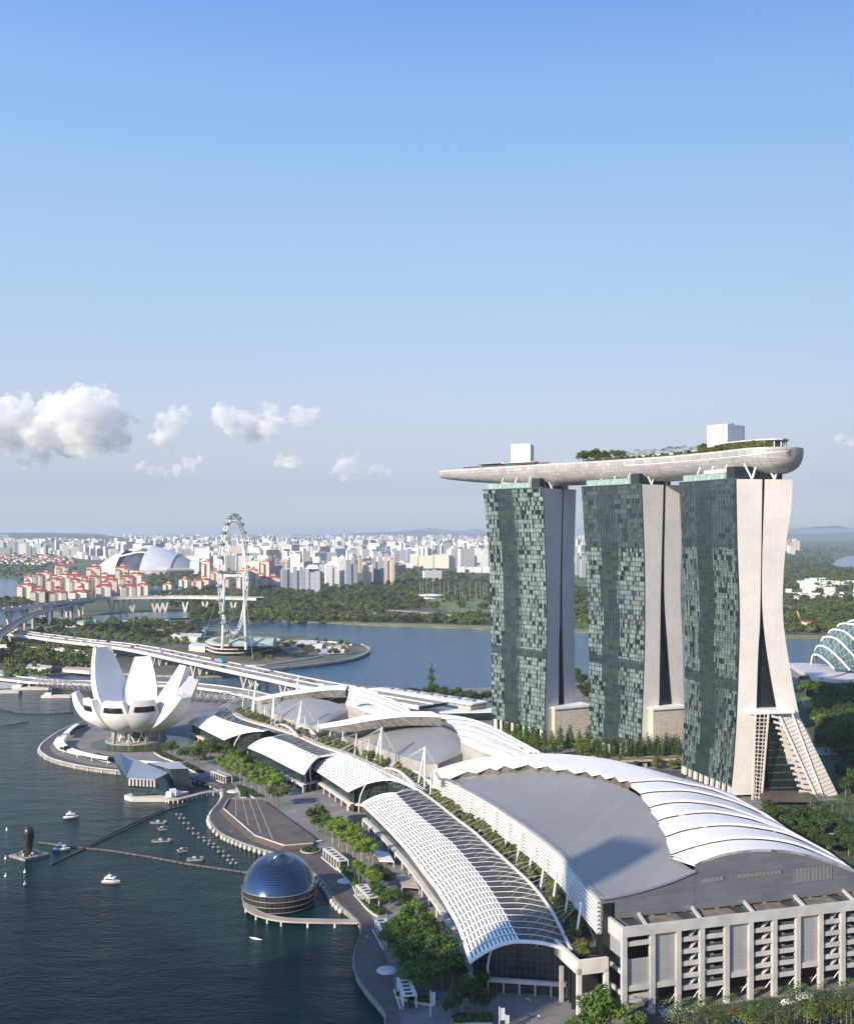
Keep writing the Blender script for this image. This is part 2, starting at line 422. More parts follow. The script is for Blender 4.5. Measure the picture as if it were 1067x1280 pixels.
for i in range(len(EDGE)):
    p = EDGE[i]
    if p.y < 455: continue
    if last is not None and (p-last).length < 3.6: continue
    last = p; q = offset_path(EDGE,-1.0)[i]
    f = MB(); rows = []
    for k in range(5):
        zz = -0.3 + 2.2*k/4; rr = 1.15*math.sin(math.pi*(0.2+0.6*k/4))
        rows.append([(q.x+rr*math.cos(a*math.pi/4), q.y+rr*math.sin(a*math.pi/4), zz) for a in range(8)])
    f.grid(rows, 0, close=True); f.add(rows[-1])
    tag(f.build('fender_pile', pale_concrete), 'rounded pale pile below the curved edge of the timber promenade', 'pile', 'piles under the promenade edge')

# far bank and the land behind it, out to the horizon
FAR_PX = [(-160,760),(-60,757),(20,752),(60,762),(110,778),(150,774),(220,770),(313,774),(400,778),(480,781.7),(560,784),(612,786),(736,790),(860,795),(980,797.5),(1024,798),(1120,800),(1250,804)]
far_pts = px_path(FAR_PX, 1.5)
land('far_land', far_pts + [Vector((44000,57000,1.5)), Vector((-44000,57000,1.5))], 1.5, far_ground, M('bank_grass', (0.20,0.19,0.09), 0.9, var=0.4, vs=0.05))
b = MB()  # grassy verge along the far bank
fp = far_pts[5:]
b.grid([[(p.x,p.y+2,1.7) for p in fp],[(p.x,p.y+38,2.4) for p in fp]], 0, sm=False)
struct(b.build('bank_grass', M('verge', (0.22,0.22,0.08), 0.9, vs=0.03, col2=(0.14,0.15,0.055))))
# the basin beyond the left bank and the river mouths: water lying over the far land
def sheet(name, pts, z, mat, kind='structure'):
    b = MB(); P = [Vector((p[0],p[1],z)) for p in pts]
    A = sum(P[i].x*P[(i+1)%len(P)].y - P[(i+1)%len(P)].x*P[i].y for i in range(len(P)))
    if A < 0: P.reverse()
    b.add(P); o = b.build(name, mat); o['kind'] = kind; return o
sheet('basin_water', [W(x,y,2.0) for x,y in [(-160,748),(-20,748),(18,746),(26,738),(22,726),(14,724),(-160,722)]], 2.0, blue_water)
sheet('river_water', [W(x,y,2.0) for x,y in [(186,737),(222,738),(240,733),(226,728),(196,730)]], 2.0, blue_water)
sheet('inlet_water', [W(x,y,2.0) for x,y in [(86,781),(150,776),(210,773),(262,772),(262,763),(200,765),(150,768),(86,771)]], 2.0, blue_water)
sheet('bay_water', [W(x,y,3.0) for x,y in [(1040,706),(1052,709),(1200,716),(1400,720),(1400,690),(1150,692),(1060,695),(1045,700)]], 3.0, blue_water)
sheet('golf_lawn', [W(x,y,1.9) for x,y in [(528,757),(560,766),(614,771),(614,750),(570,747),(540,749)]], 2.6, lawn)
sheet('park_lawn', [W(x,y,1.9) for x,y in [(716,775),(735,778),(735,757),(716,756)]], 2.6, lawn)
sheet('meadow_lawn', [W(x,y,1.9) for x,y in [(976,775),(1010,777),(1068,779),(1090,765),(1040,757),(976,752)]], 2.6, lawn)
sheet('sand_path', [W(x,y,1.9) for x,y in [(480,764),(520,767),(560,771),(614,776),(614,772.5),(560,768.5),(520,765),(480,762.5)]], 2.9, M('sand', (0.42,0.36,0.28), 0.9, var=0.2))
sheet('track_path', [W(x,y,1.9) for x,y in [(360,766),(420,768),(480,769),(480,767.5),(420,766),(360,764)]], 2.9, MATS['sand'])
sheet('reservoir_water', [W(x,y,0) for x,y in [(-60,836),(30,846),(120,851),(247,854),(310,862),(345,870),(430,862),(640,872),(1300,840),(1300,800),(736,780),(480,772),(313,766),(200,762),(20,745),(-160,752)]], 0.05, blue_water)
# low hills on the skyline
hill_m = M('hill', (0.05,0.075,0.04), 0.95, vs=0.002, col2=(0.03,0.05,0.028))
def hill(x0, x1, Y, h, dep, seed):
    rows = []; n = 40
    for j in range(7):
        r = []
        for i in range(n+1):
            t = i/n; X = lerp(x0, x1, t)
            e = math.sin(math.pi*t)**0.6 * math.sin(math.pi*j/6)
            nzv = 0.75 + 0.5*noise.noise(Vector((X*0.0012+seed, j*0.5, seed)))
            r.append((X, Y + dep*(j/6-0.5), 1.0 + h*e*nzv))
        rows.append(r)
    b = MB(); b.grid(rows); struct(b.build('hills', hill_m))
hill(-7600, -3300, 14500, 150, 2600, 1.3)
hill(-9500, -6000, 22000, 175, 3000, 4.1)
hill(-3200, 3000, 30000, 172, 3000, 6.2)
hill(8200, 12600, 26000, 185, 3000, 7.7)
hill(-2200, 3400, 42000, 330, 3000, 2.2)
hill(12500, 19000, 44000, 420, 3000, 9.9)

# the peninsula with the wheel
PEN_PX = [(-160,868),(-40,864),(30,856),(60,845),(110,840),(180,843),(240,845),(300,843),(325,838),(366,834),(408,829.5),(440,824),(458,817),(461,811),(452,806),(420,801),(386,797),(350,792),(300,788),(250,783),(200,781),(150,781),(86,783),(40,780),(-160,778)]
land('peninsula_ground', smooth_path(px_path(PEN_PX, 2.2), 3), 2.2, M('pen_ground', (0.16,0.15,0.12), 0.9, vs=0.02, col2=(0.05,0.065,0.03), detail=6), quay_wall)
sheet('peninsula_lawn', [W(x,y,2.2) for x,y in [(330,834),(408,828),(404,823),(360,828)]], 2.35, M('rough_grass', (0.13,0.13,0.06), 0.9, var=0.3))
sheet('peninsula_road', [W(x,y,2.2) for x,y in [(398,818),(440,817),(432,805),(404,806),(395,811)]], 2.4, pale_concrete)
sheet('quay_ground', [W(x,y,2.2) for x,y in [(-60,864),(10,861),(30,856),(60,846),(20,838),(-60,838)]], 2.45, concrete)

# haze: one closed box of air
def haze():
    m = bpy.data.materials.new('haze'); m.use_nodes = True; nt = m.node_tree
    for n in list(nt.nodes): nt.nodes.remove(n)
    o = nd(nt, 'ShaderNodeOutputMaterial'); v = nd(nt, 'ShaderNodeVolumePrincipled')
    v.inputs['Color'].default_value = (0.66,0.75,0.88,1); v.inputs['Density'].default_value = 4.0e-5; v.inputs['Anisotropy'].default_value = 0.15
    nt.links.new(v.outputs[0], o.inputs['Volume'])
    b = MB(); b.obox((-46000,-1000,-1.5), (92000,0,0), (0,60000,0), (0,0,250))
    ob = b.build('haze', m); ob['kind'] = 'stuff'
haze()
# ---------------------------------------------------------------- clouds far beyond the city, above the haze
def cloud_material():
    m = bpy.data.materials.new('cloud'); m.use_nodes = True; nt = m.node_tree; L = nt.links.new
    for n in list(nt.nodes): nt.nodes.remove(n)
    o = nd(nt, 'ShaderNodeOutputMaterial'); v = nd(nt, 'ShaderNodeVolumePrincipled')
    v.inputs['Color'].default_value = (0.99,0.985,0.98,1); v.inputs['Anisotropy'].default_value = 0.0
    tc = nd(nt, 'ShaderNodeTexCoord'); nz = nd(nt, 'ShaderNodeTexNoise', Scale=0.0055, Detail=6.0, Roughness=0.62); L(tc.outputs['Object'], nz.inputs['Vector'])
    mr = nd(nt, 'ShaderNodeMapRange'); L(nz.outputs['Fac'], mr.inputs['Value']); mr.inputs['From Min'].default_value = 0.40; mr.inputs['From Max'].default_value = 0.66; mr.inputs['To Min'].default_value = 0.0; mr.inputs['To Max'].default_value = 0.0085
    L(mr.outputs[0], v.inputs['Density']); L(v.outputs[0], o.inputs['Volume'])
    return m
CLOUD_M = cloud_material()
def cloud(label, puffs, Y=14000.0, seed=1):
    rnd = random.Random(seed); b = MB()
    k_ = Y/F
    def ball(c, r):
        rows = []
        for i in range(1, 8):
            th = math.pi*i/8; rows.append([c + Vector((r*math.sin(th)*math.cos(2*math.pi*a/12), r*math.sin(th)*math.sin(2*math.pi*a/12), r*0.85*math.cos(th))) for a in range(12)])
        b.grid(rows, 0, close=True); top = c+Vector((0,0,r*0.85)); bot = c-Vector((0,0,r*0.85))
        for a in range(12):
            b.add([top, rows[0][a], rows[0][(a+1)%12]]); b.add([rows[-1][(a+1)%12], rows[-1][a], bot])
    for x, y, r in [(p[0], p[1], p[2]*1.16) for p in puffs]:
        c = Dp(x, y, Y+rnd.uniform(-20,20)*k_); ball(c, r*k_)
        for q in range(9):
            d = Vector((rnd.gauss(0,1), rnd.gauss(0,1), rnd.gauss(0.25,0.8))).normalized(); ball(c+d*r*k_*0.82, r*k_*rnd.uniform(0.22,0.45))
    o = b.build('cloud', CLOUD_M)
    md = o.modifiers.new('merge', 'REMESH'); md.mode = 'VOXEL'; md.voxel_size = 17.0
    for nm, sz, st in (('billow', 210.0, 170.0), ('curl', 70.0, 75.0)):
        if nm not in bpy.data.textures:
            tx = bpy.data.textures.new(nm, 'CLOUDS'); tx.noise_scale = sz; tx.noise_depth = 3; tx.noise_type = 'HARD_NOISE' if nm == 'billow' else 'SOFT_NOISE'
        dm = o.modifiers.new(nm, 'DISPLACE'); dm.texture = bpy.data.textures[nm]; dm.texture_coords = 'LOCAL'; dm.strength = st; dm.mid_level = 0.40
    tag(o, label, 'cloud')
cloud('largest heaped white cloud low at the left edge', [(-40,520,34),(-5,525,30),(20,516,24),(15,548,20),(48,540,24),(70,515,24),(60,540,20),(92,520,32),(118,510,28),(132,522,26),(105,548,24),(140,545,22),(80,560,14),(50,572,12),(30,580,9)], seed=3)
cloud('rounded white cloud second from the left edge', [(212,530,16),(203,546,14),(222,520,13),(212,556,8),(232,516,9),(170,523,7)], seed=5)
cloud('wide white cloud with three heads above the giant wheel', [(278,518,14),(292,526,17),(310,530,16),(318,542,13),(336,516,13),(335,536,14),(345,528,11),(376,520,14),(392,517,9),(362,528,9)], seed=8)
cloud('small flat cloud wisp under the second cloud', [(176,582,7),(188,585,6),(198,587,6),(222,586,8),(236,578,9),(248,574,7),(208,588,6)], seed=11)
cloud('tiny cloud puff between the wheel and the small bright cloud', [(350,577,7),(356,578,7),(362,578,8),(367,576,7),(371,575,6)], seed=13)
cloud('small bright cloud left of the sky deck prow', [(424,586,10),(436,578,11),(444,586,9),(430,593,7),(454,588,6),(464,588,6),(474,588,7),(486,590,6)], seed=17)
cloud('thin low cloud streak above the right horizon', [(1050,550,7),(1064,552,8),(1078,550,8)], seed=19)
# ---------------------------------------------------------------- the three hotel towers
def tower_glass(name, upper_dark, seed, bands, kb=1.0, accent=0.0, sparse=0.0):
    """curtain wall: room cells with drawn or open blinds, plain reflective middle bands; uv = metres along the face, metres up"""
    m, nt, p = nodes_of(name); L = nt.links.new
    uv = nd(nt, 'ShaderNodeUVMap'); sp = nd(nt, 'ShaderNodeSeparateXYZ'); L(uv.outputs[0], sp.inputs[0])
    U, V = sp.outputs[0], sp.outputs[1]
    cw, ch = 1.9, 3.35
    u = math_node(nt, 'DIVIDE', U, cw); v = math_node(nt, 'DIVIDE', V, ch)
    row = math_node(nt, 'FLOOR', v)
    # rows shift a little against each other
    wr = nd(nt, 'ShaderNodeTexWhiteNoise', noise_dimensions='1D'); L(math_node(nt, 'ADD', row, seed), wr.inputs['W'])
    u2 = math_node(nt, 'ADD', u, math_node(nt, 'MULTIPLY', wr.outputs['Value'], 0.0))
    colm = math_node(nt, 'FLOOR', u2)
    cb = nd(nt, 'ShaderNodeCombineXYZ'); L(colm, cb.inputs[0]); L(row, cb.inputs[1]); cb.inputs[2].default_value = seed
    w1 = nd(nt, 'ShaderNodeTexWhiteNoise', noise_dimensions='3D'); L(cb.outputs[0], w1.inputs['Vector'])
    # rooms are three panes wide
    cb2 = nd(nt, 'ShaderNodeCombineXYZ'); L(math_node(nt, 'FLOOR', math_node(nt, 'DIVIDE', colm, 3.0)), cb2.inputs[0]); L(row, cb2.inputs[1]); cb2.inputs[2].default_value = seed+5
    w2 = nd(nt, 'ShaderNodeTexWhiteNoise', noise_dimensions='3D'); L(cb2.outputs[0], w2.inputs['Vector'])
    val = math_node(nt, 'ADD', math_node(nt, 'MULTIPLY', w1.outputs['Value'], 0.62), math_node(nt, 'MULTIPLY', w2.outputs['Value'], 0.38))
    # where the room bands are: ramp along U
    rb = nd(nt, 'ShaderNodeValToRGB'); rb.color_ramp.interpolation = 'CONSTANT'
    jit = nd(nt, 'ShaderNodeTexWhiteNoise', noise_dimensions='1D'); L(math_node(nt, 'ADD', math_node(nt, 'FLOOR', math_node(nt, 'DIVIDE', V, 26.8)), seed), jit.inputs['W'])
    L(math_node(nt, 'ADD', math_node(nt, 'DIVIDE', U, 62.0), math_node(nt, 'MULTIPLY', math_node(nt, 'SUBTRACT', jit.outputs['Value'], 0.5), 0.09)), rb.inputs[0])
    cr = rb.color_ramp
    while len(cr.elements) > 1: cr.elements.remove(cr.elements[-1])
    cr.elements[0].position = 0.0; cr.elements[0].color = (bands[0][1],)*3 + (1,)
    for pos, vv in bands[1:]:
        e = cr.elements.new(pos); e.color = (vv,)*3 + (1,)
    # colour by cell value
    rc = nd(nt, 'ShaderNodeValToRGB'); rc.color_ramp.interpolation = 'CONSTANT'; L(val, rc.inputs[0])
    cols = [(0.0,(0.008,0.012,0.014)), (0.24,(0.02,0.03,0.032)), (0.31,(0.10,0.14,0.132)), (0.42,(0.165,0.218,0.205)), (0.56,(0.205,0.26,0.245)), (0.68,(0.13,0.175,0.168)), (0.80,(0.23,0.285,0.27)), (0.94,(0.04,0.055,0.055))]
    cols = [(q, tuple(x*kb for x in c)) for q, c in cols]
    cr = rc.color_ramp
    while len(cr.elements) > 1: cr.elements.remove(cr.elements[-1])
    cr.elements[0].position = 0.0; cr.elements[0].color = c4(cols[0][1])
    for pos, c in cols[1:]:
        e = cr.elements.new(pos); e.color = c4(c)
    plain = nd(nt, 'ShaderNodeMix', data_type='RGBA'); L(w2.outputs['Value'], plain.inputs[0]); plain.inputs[6].default_value = (0.02*kb,0.034*kb,0.036*kb,1); plain.inputs[7].default_value = (0.042*kb,0.066*kb,0.068*kb,1)
    # upper floors are darker on some towers, plant floors break the pattern
    up = math_node(nt, 'GREATER_THAN', V, upper_dark)
    plant = math_node(nt, 'MULTIPLY', math_node(nt, 'GREATER_THAN', V, 66.0), math_node(nt, 'LESS_THAN', V, 72.5))
    dim = math_node(nt, 'SUBTRACT', 1.0, math_node(nt, 'MULTIPLY', math_node(nt, 'ADD', up, math_node(nt, 'MULTIPLY', plant, 1.15)), 0.78))
    n3 = nd(nt, 'ShaderNodeTexNoise', Scale=0.028, Detail=4.0); L(uv.outputs[0], n3.inputs['Vector'])
    m3 = nd(nt, 'ShaderNodeMapRange'); L(n3.outputs['Fac'], m3.inputs['Value']); m3.inputs['From Min'].default_value = 0.40; m3.inputs['From Max'].default_value = 0.44; m3.inputs['To Min'].default_value = 1.0-sparse  # noise patches thin out the room cells, painting in dark reflections
    msk = math_node(nt, 'MULTIPLY', math_node(nt, 'MULTIPLY', rb.outputs[0], dim), m3.outputs[0])
    mx = nd(nt, 'ShaderNodeMix', data_type='RGBA'); L(msk, mx.inputs[0]); L(plain.outputs[2], mx.inputs[6]); L(rc.outputs[0], mx.inputs[7])
    if accent:   # painted reflections: blue and tan tinted into one block of floors
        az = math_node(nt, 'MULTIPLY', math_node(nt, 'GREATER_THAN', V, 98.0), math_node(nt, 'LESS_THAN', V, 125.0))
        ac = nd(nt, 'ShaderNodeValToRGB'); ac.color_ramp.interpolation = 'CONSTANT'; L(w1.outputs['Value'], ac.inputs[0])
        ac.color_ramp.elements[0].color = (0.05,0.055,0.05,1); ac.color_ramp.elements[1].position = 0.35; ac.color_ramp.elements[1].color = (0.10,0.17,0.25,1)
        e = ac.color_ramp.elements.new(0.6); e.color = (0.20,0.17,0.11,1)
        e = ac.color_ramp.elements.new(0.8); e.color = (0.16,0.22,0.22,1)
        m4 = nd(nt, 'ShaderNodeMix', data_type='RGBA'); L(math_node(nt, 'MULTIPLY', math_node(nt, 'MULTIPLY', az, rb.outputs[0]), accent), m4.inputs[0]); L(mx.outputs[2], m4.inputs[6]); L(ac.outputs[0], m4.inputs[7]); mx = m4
    # mullions and slab edges
    fu = math_node(nt, 'FRACT', u2); fv = math_node(nt, 'FRACT', v)
    line = math_node(nt, 'MAXIMUM', math_node(nt, 'LESS_THAN', fu, 0.09), math_node(nt, 'LESS_THAN', fv, 0.14))
    ml = nd(nt, 'ShaderNodeMix', data_type='RGBA'); L(math_node(nt, 'MULTIPLY', line, 0.6), ml.inputs[0]); L(mx.outputs[2], ml.inputs[6]); ml.inputs[7].default_value = (0.045*kb,0.066*kb,0.068*kb,1)
    L(ml.outputs[2], p.inputs['Base Color'])
    p.inputs['Roughness'].default_value = 0.14; p.inputs['Specular IOR Level'].default_value = 0.4
    # every pane leans a hair, so reflections break up
    nb = nd(nt, 'ShaderNodeTexNoise', Scale=0.09, Detail=3.0); L(uv.outputs[0], nb.inputs['Vector'])
    hh = math_node(nt, 'ADD', math_node(nt, 'MULTIPLY', nb.outputs['Fac'], 1.2), math_node(nt, 'MULTIPLY', w1.outputs['Value'], 0.10))
    bp = nd(nt, 'ShaderNodeBump', Strength=0.35, Distance=0.4); L(hh, bp.inputs['Height']); L(bp.outputs[0], p.inputs['Normal'])
    return m
slot_glass = Mpanel('slot_glass', (0.012,0.016,0.018), (0.03,0.035,0.04), 3.0, 3.35, 0.2, mortar=0.06)
crown_glass = Mpanel('crown_glass', (0.22,0.32,0.28), (0.40,0.46,0.42), 1.6, 6.0, 0.2, mortar=0.05, var=0.2)

GZ = 4.0
ZT = 194.0
TOWERS = []
def levels(pts, P, e):
    zz, ss = [], []
    for x, y in pts:
        q, s = PL(x, y, P, e); zz.append(q.z); ss.append(s)
    o = np.argsort(zz); zz = np.array(zz)[o]; ss = np.array(ss)[o]
    def f(z):
        if z <= zz[0]:
            k = (ss[1]-ss[0])/(zz[1]-zz[0]); return float(ss[0] + k*(z-zz[0]))
        if z >= zz[-1]:
            k = (ss[-1]-ss[-2])/(zz[-1]-zz[-2]); return float(ss[-1] + k*(z-zz[-1]))
        # smooth
        i = int(np.searchsorted(zz, z)); i = max(1, min(i, len(zz)-1))
        t = (z-zz[i-1])/(zz[i]-zz[i-1])
        def tan(j):
            a, b_ = max(j-1,0), min(j+1,len(zz)-1); return (ss[b_]-ss[a])/(zz[b_]-zz[a])
        h = zz[i]-zz[i-1]
        return float((2*t**3-3*t**2+1)*ss[i-1] + (t**3-2*t**2+t)*h*tan(i-1) + (-2*t**3+3*t**2)*ss[i] + (t**3-t**2)*h*tan(i))
    return f
def tower(name, label, P, a, L, arris, left, slot_l, slot_r, east, glass, foot_glass, e=None, ZT=194.0):
    P = Vector((P[0],P[1],0)); a = Vector((a[0],a[1],0)).normalized(); e = Vector((a.y,-a.x,0)) if e is None else Vector((e[0],e[1],0)).normalized()
    Q = P + a*L
    fa, fl, sl, sr, fe = (levels(x, q, e) for x, q in ((arris,P),(left,Q),(slot_l,P),(slot_r,P),(east,P)))
    t = thing(name, label, 'hotel tower', (P.x, P.y, GZ))
    n = 46; zs = [GZ + (ZT-GZ)*i/n for i in range(n+1)]
    near = lambda s, z: Vector((P.x+e.x*s, P.y+e.y*s, z))
    far = lambda s, z: Vector((Q.x+e.x*s, Q.y+e.y*s, z))
    zf = foot_glass
    zg = [zf + (ZT-zf)*i/n for i in range(n+1)]
    # glazed west face
    b = MB(); nu = 8
    rows, uvs = [], []
    for z in zg:
        A_, B_ = far(fl(z), z), near(fa(z), z)
        rows.append([A_.lerp(B_, k/nu) for k in range(nu+1)]); uvs.append([(L*k/nu, z) for k in range(nu+1)])
    b.grid(rows, 0, uvs=uvs, sm=True); g = b.build('glass_facade', glass, t)
    # projecting slab edges: thin fins across the face give it relief
    b = MB()
    k = 0; z = zf + 3.35
    while z < ZT - 1:
        A_, B_ = far(fl(z), z), near(fa(z), z); nrm = -e
        b.obox(A_ + nrm*0.02, B_-A_, nrm*0.28, (0,0,0.22)); z += 3.35
    for k in range(1, 20):
        pts = [far(fl(z), z).lerp(near(fa(z), z), k/20) - e*0.12 for z in zg[::4]]
        for i in range(len(pts)-1): b.bar(pts[i], pts[i+1], 0.16, 0.22)
    b.build('facade_fin', M('fin_'+name, (0.035,0.055,0.056), 0.3, var=0.2), g)
    # dark blade at the corner
    b = MB(); b.grid([[near(fa(z)-0.9, z)-a*0.05 for z in zg],[near(fa(z), z)-a*0.05 for z in zg]], 0, sm=False)
    b.build('corner_blade', dark_glass, t)
    # end walls: two legs, each a closed slab
    def leg(f0, f1, off, wname):
        b = MB(); r0, r1, r2, r3, u0 = [], [], [], [], []
        for z in zs:
            r0.append(near(f0(z), z)); r1.append(near(f1(z), z)); r2.append(far(f1(z)+off(z), z)); r3.append(far(f0(z)+off(z), z))
        def wall(x, y, w0):
            b.grid([x, y], 0, sm=False, flip=True, uvs=[[(0, z) for z in zs],[((y[i]-x[i]).length, zs[i]) for i in range(len(zs))]])
        b.grid([r1, r0], 0, sm=False, uvs=[[(f1(z), z) for z in zs],[(f0(z), z) for z in zs]])
        wall(r2, r1, 0); wall(r3, r2, 0)
        b.add([r0[-1], r1[-1], r2[-1], r3[-1]], 0, [(0,0),(20,0),(20,20),(0,20)])
        return b.build(wname, cream_wall, t)
    off = lambda z: fl(z) - fa(z)
    leg(fa, sl, off, 'end_wall'); leg(sr, fe, off, 'end_wall')
    # recessed glass between the legs
    b = MB(); rec = a*2.5
    b.grid([[near(sr(z)+1.0, z)+rec for z in zs],[near(sl(z)-1.0, z)+rec for z in zs]], 0, sm=False, uvs=[[(sr(z),z) for z in zs],[(sl(z),z) for z in zs]])
    b.add([near(sl(ZT), ZT-0.3), near(sr(ZT), ZT-0.3), near(sr(ZT), ZT-0.3)+a*L, near(sl(ZT), ZT-0.3)+a*L])
    b.build('slot_glazing', slot_glass, t)
    # legs of the lobby below the glass
    if zf > GZ+3:
        for k in range(9):
            b = MB()
            s = (k+0.5)/9; p0 = far(fl(GZ), GZ).lerp(near(fa(GZ), GZ), s); p1 = far(fl(zf), zf).lerp(near(fa(zf), zf), s)
            b.bar(p0+e*0.8, p1+e*0.8, 2.2 if k % 2 else 3.4, 1.4)
            b.build('lobby_column', pale_concrete, t)
        b = MB(); b.add([far(fl(GZ)+3, GZ), near(fa(GZ)+3, GZ), near(fa(zf)+3, zf), far(fl(zf)+3, zf)]); b.build('lobby_glazing', dark_glass, t)
    # set back crown storey of pale green glass, above it the struts
    s0, s1 = fa(ZT)+1.5, fe(ZT)-2.0
    b = MB(); zc = ZT+0.03; h = 4.8
    p0 = near(s0, zc)+a*13; b.obox(p0, e*(s1-s0), a*(L-17), (0,0,h), 0, True)
    crn = b.build('crown_storey', crown_glass, t)
    b = MB(); p0 = near(s0+0.6, zc)+a*5; b.obox(p0, e*(s1-s0-2), a*7.9, (0,0,h+3), 0, True)
    b.build('crown_glazing', dark_glass, t)
    b = MB(); p0 = near(s0+9, zc)+a*18; b.obox(p0, e*(s1-s0-16), a*(L-30), (0,0,7.5)); b.build('crown_core', cream_plain, crn)
    for k in range(2):
        b = MB(); s = lerp(s0, s1, 0.30 + 0.44*k); q = near(s, ZT)+a*2.0
        b.bar(q, q - e*4.2 + a*1.5 + Vector((0,0,9.5)), 0.9); b.bar(q, q + e*4.2 + a*1.5 + Vector((0,0,9.5)), 0.9)
        b.build('strut', white_paint, t)
    for k in range(3):
        b = MB(); q = near(s0-0.6, ZT+1.0)+a*(16+14*k)
        b.bar(q, q + e*3.5 + Vector((0,0,8.5)), 0.6); b.build('strut', white_paint, t)
    # parapet lip
    b = MB(); b.bar(near(fa(ZT), ZT+0.4), far(fl(ZT), ZT+0.4), 0.7, 0.8); b.build('parapet', dark_metal, t)
    TOWERS.append(dict(P=P, a=a, e=e, L=L, near=near, far=far, fa=fa, fl=fl, sl=sl, sr=sr, fe=fe, t=t))
    return t
T3 = tower('hotel_tower', 'nearest hotel tower with bright cream end wall and wide splayed leg', (185,645), (-0.35,0.937), 62,
    [(920,598.8),(921.5,680),(924.4,770),(922,865),(918,940),(913.7,990)],
    [(848.6,604.7),(851,660),(855,745),(856,790),(855,880),(851,965)],
    [(952.4,598.8),(949.4,780),(947.5,810),(945,885),(942.5,1000)],
    [(955.4,598.8),(952,740),(956,800),(970,885),(990,985)],
    [(990.6,600.7),(988,640),(982,680),(978,740),(979,780),(988,840),(1000,900),(1016,950),(1050,998)],
    tower_glass('tower_glass_near', 152.0, 3.0, [(0,1.0),(0.30,0.0),(0.58,1.0),(0.97,0.3)], 0.72, 0.0, 0.65), 9.0, (0.985,0.17), 193.2)
T2 = tower('hotel_tower', 'middle hotel tower with a dim cream end wall and dark top floors', (147,737), (-0.55,0.835), 62,
    [(802,605.5),(805.5,700),(806,780),(804.7,840),(801,935)],
    [(726.4,608.5),(731,680),(735.5,760),(736,800),(736,925)],
    [(829,605.5),(825,780),(825.5,740),(823.4,882),(822,930)],
    [(831.6,605.5),(830,740),(835,820),(840,883),(846,940)],
    [(849.4,605.5),(851,680),(850,740),(852.5,800),(855,880),(861,940)],
    tower_glass('tower_glass_mid', 150.0, 11.0, [(0,1.0),(0.27,0.0),(0.57,1.0)], 0.9, 0.6, 0.25), 10.0, (0.905,0.425))
T1 = tower('hotel_tower', 'farthest hotel tower with blue grey shaded end wall', (86.5,802), (-0.69,0.724), 62,
    [(678.9,610.2),(682,700),(683.8,780),(682.4,840),(680.7,908),(680.3,923)],
    [(602.9,611.4),(607,645),(610.7,700),(613,760),(614.2,820),(615.3,896)],
    [(702.8,610),(699.7,780),(700,740),(698.7,800),(697.8,880),(696,925)],
    [(704,610),(702.3,740),(703,800),(705,880),(707,925)],
    [(719.8,611),(718,680),(717.3,740),(718.2,820),(720.2,880),(724,930)],
    tower_glass('tower_glass_far', 400.0, 23.0, [(0,1.0),(0.22,0.0),(0.50,0.45),(0.56,1.0)]), 13.5)

# low cream atrium blocks between the towers
atrium_wall = Mpanel('atrium_wall', (0.50,0.45,0.37), (0.66,0.62,0.54), 4.2, 1.3, 0.6, mortar=0.10, var=0.12)
def atrium(label, xl, xr, yt, yb, P, d, back):
    P = Vector((P[0],P[1],0)); d = Vector((d[0],d[1],0)).normalized()
    a0, s0 = PL(xl, yb, P, d); a1, s1 = PL(xr, yb, P, d); top, _ = PL(xl, yt, P, d)
    t = thing('atrium_block', label, 'atrium', (a0.x, a0.y, GZ))
    nrm = Vector((-d.y, d.x, 0))
    b = MB(); b.obox(Vector((P.x,P.y,GZ))+d*s0, d*(s1-s0), nrm*back, (0,0,top.z-GZ), 0, True); b.build('wall', atrium_wall, t)
    b = MB(); b.obox(Vector((P.x,P.y,top.z+0.01))+d*(s0-1)-nrm*1.0, d*(s1-s0+2), nrm*(back+1), (0,0,1.6)); b.build('roof', white_paint, t)
tq = TOWERS[1]
P_, e_ = TOWERS[1]['far'](0,0), TOWERS[1]['e']
atrium('low cream louvred block between the far and middle hotel towers', 693, 737, 887, 932, TOWERS[2]['P']-TOWERS[2]['a']*1, (0.90,0.43), 26)
atrium('low cream louvred block between the middle and nearest hotel towers', 816, 857, 888, 938, TOWERS[1]['P']-TOWERS[1]['a']*5, (0.93,0.37), 26)

# entrance atrium at the foot of the nearest tower
tw = TOWERS[0]; near, a_, e_ = tw['near'], tw['a'], tw['e']
t = thing('entrance_atrium', 'sloping glass entrance atrium between the splayed legs of the nearest hotel tower', 'atrium', (near(30,GZ).x, near(30,GZ).y, GZ))
Pn = tw['P'] - a_*6
roofp = [PL(x, y, Pn, e_)[0] for x, y in ((943,893),(962,886),(992,887),(992,893),(943,898))]
b = MB()
zt_ = PL(943,890,Pn,e_)[0].z
s0 = PL(942,890,Pn,e_)[1]; s1 = PL(993,890,Pn,e_)[1]
b.obox(Pn+e_*s0+Vector((0,0,zt_-1.6)), e_*(s1-s0), a_*14, (0,0,2.6)); b.build('canopy_roof', white_paint, t)
b = MB()
def trel(x0,y0,x1,y1,Pq): return PL(x0,y0,Pq,e_)[0], PL(x1,y1,Pq,e_)[0]
l0 = PL(944,893,Pn,e_)[0]; l1 = PL(960,893,Pn,e_)[0]; l2 = PL(951,1003,Pn,e_)[0]; l3 = PL(940,1000,Pn,e_)[0]
b.bar(l0,l3,0.9); b.bar(l1,l2,0.9)
for k in range(1,22): b.bar(l0.lerp(l3,k/22), l1.lerp(l2,k/22), 0.5)
for k in (0.35,0.7): b.bar(l0.lerp(l1,k), l3.lerp(l2,k), 0.35)
b.build('trellis', cream_plain, t)
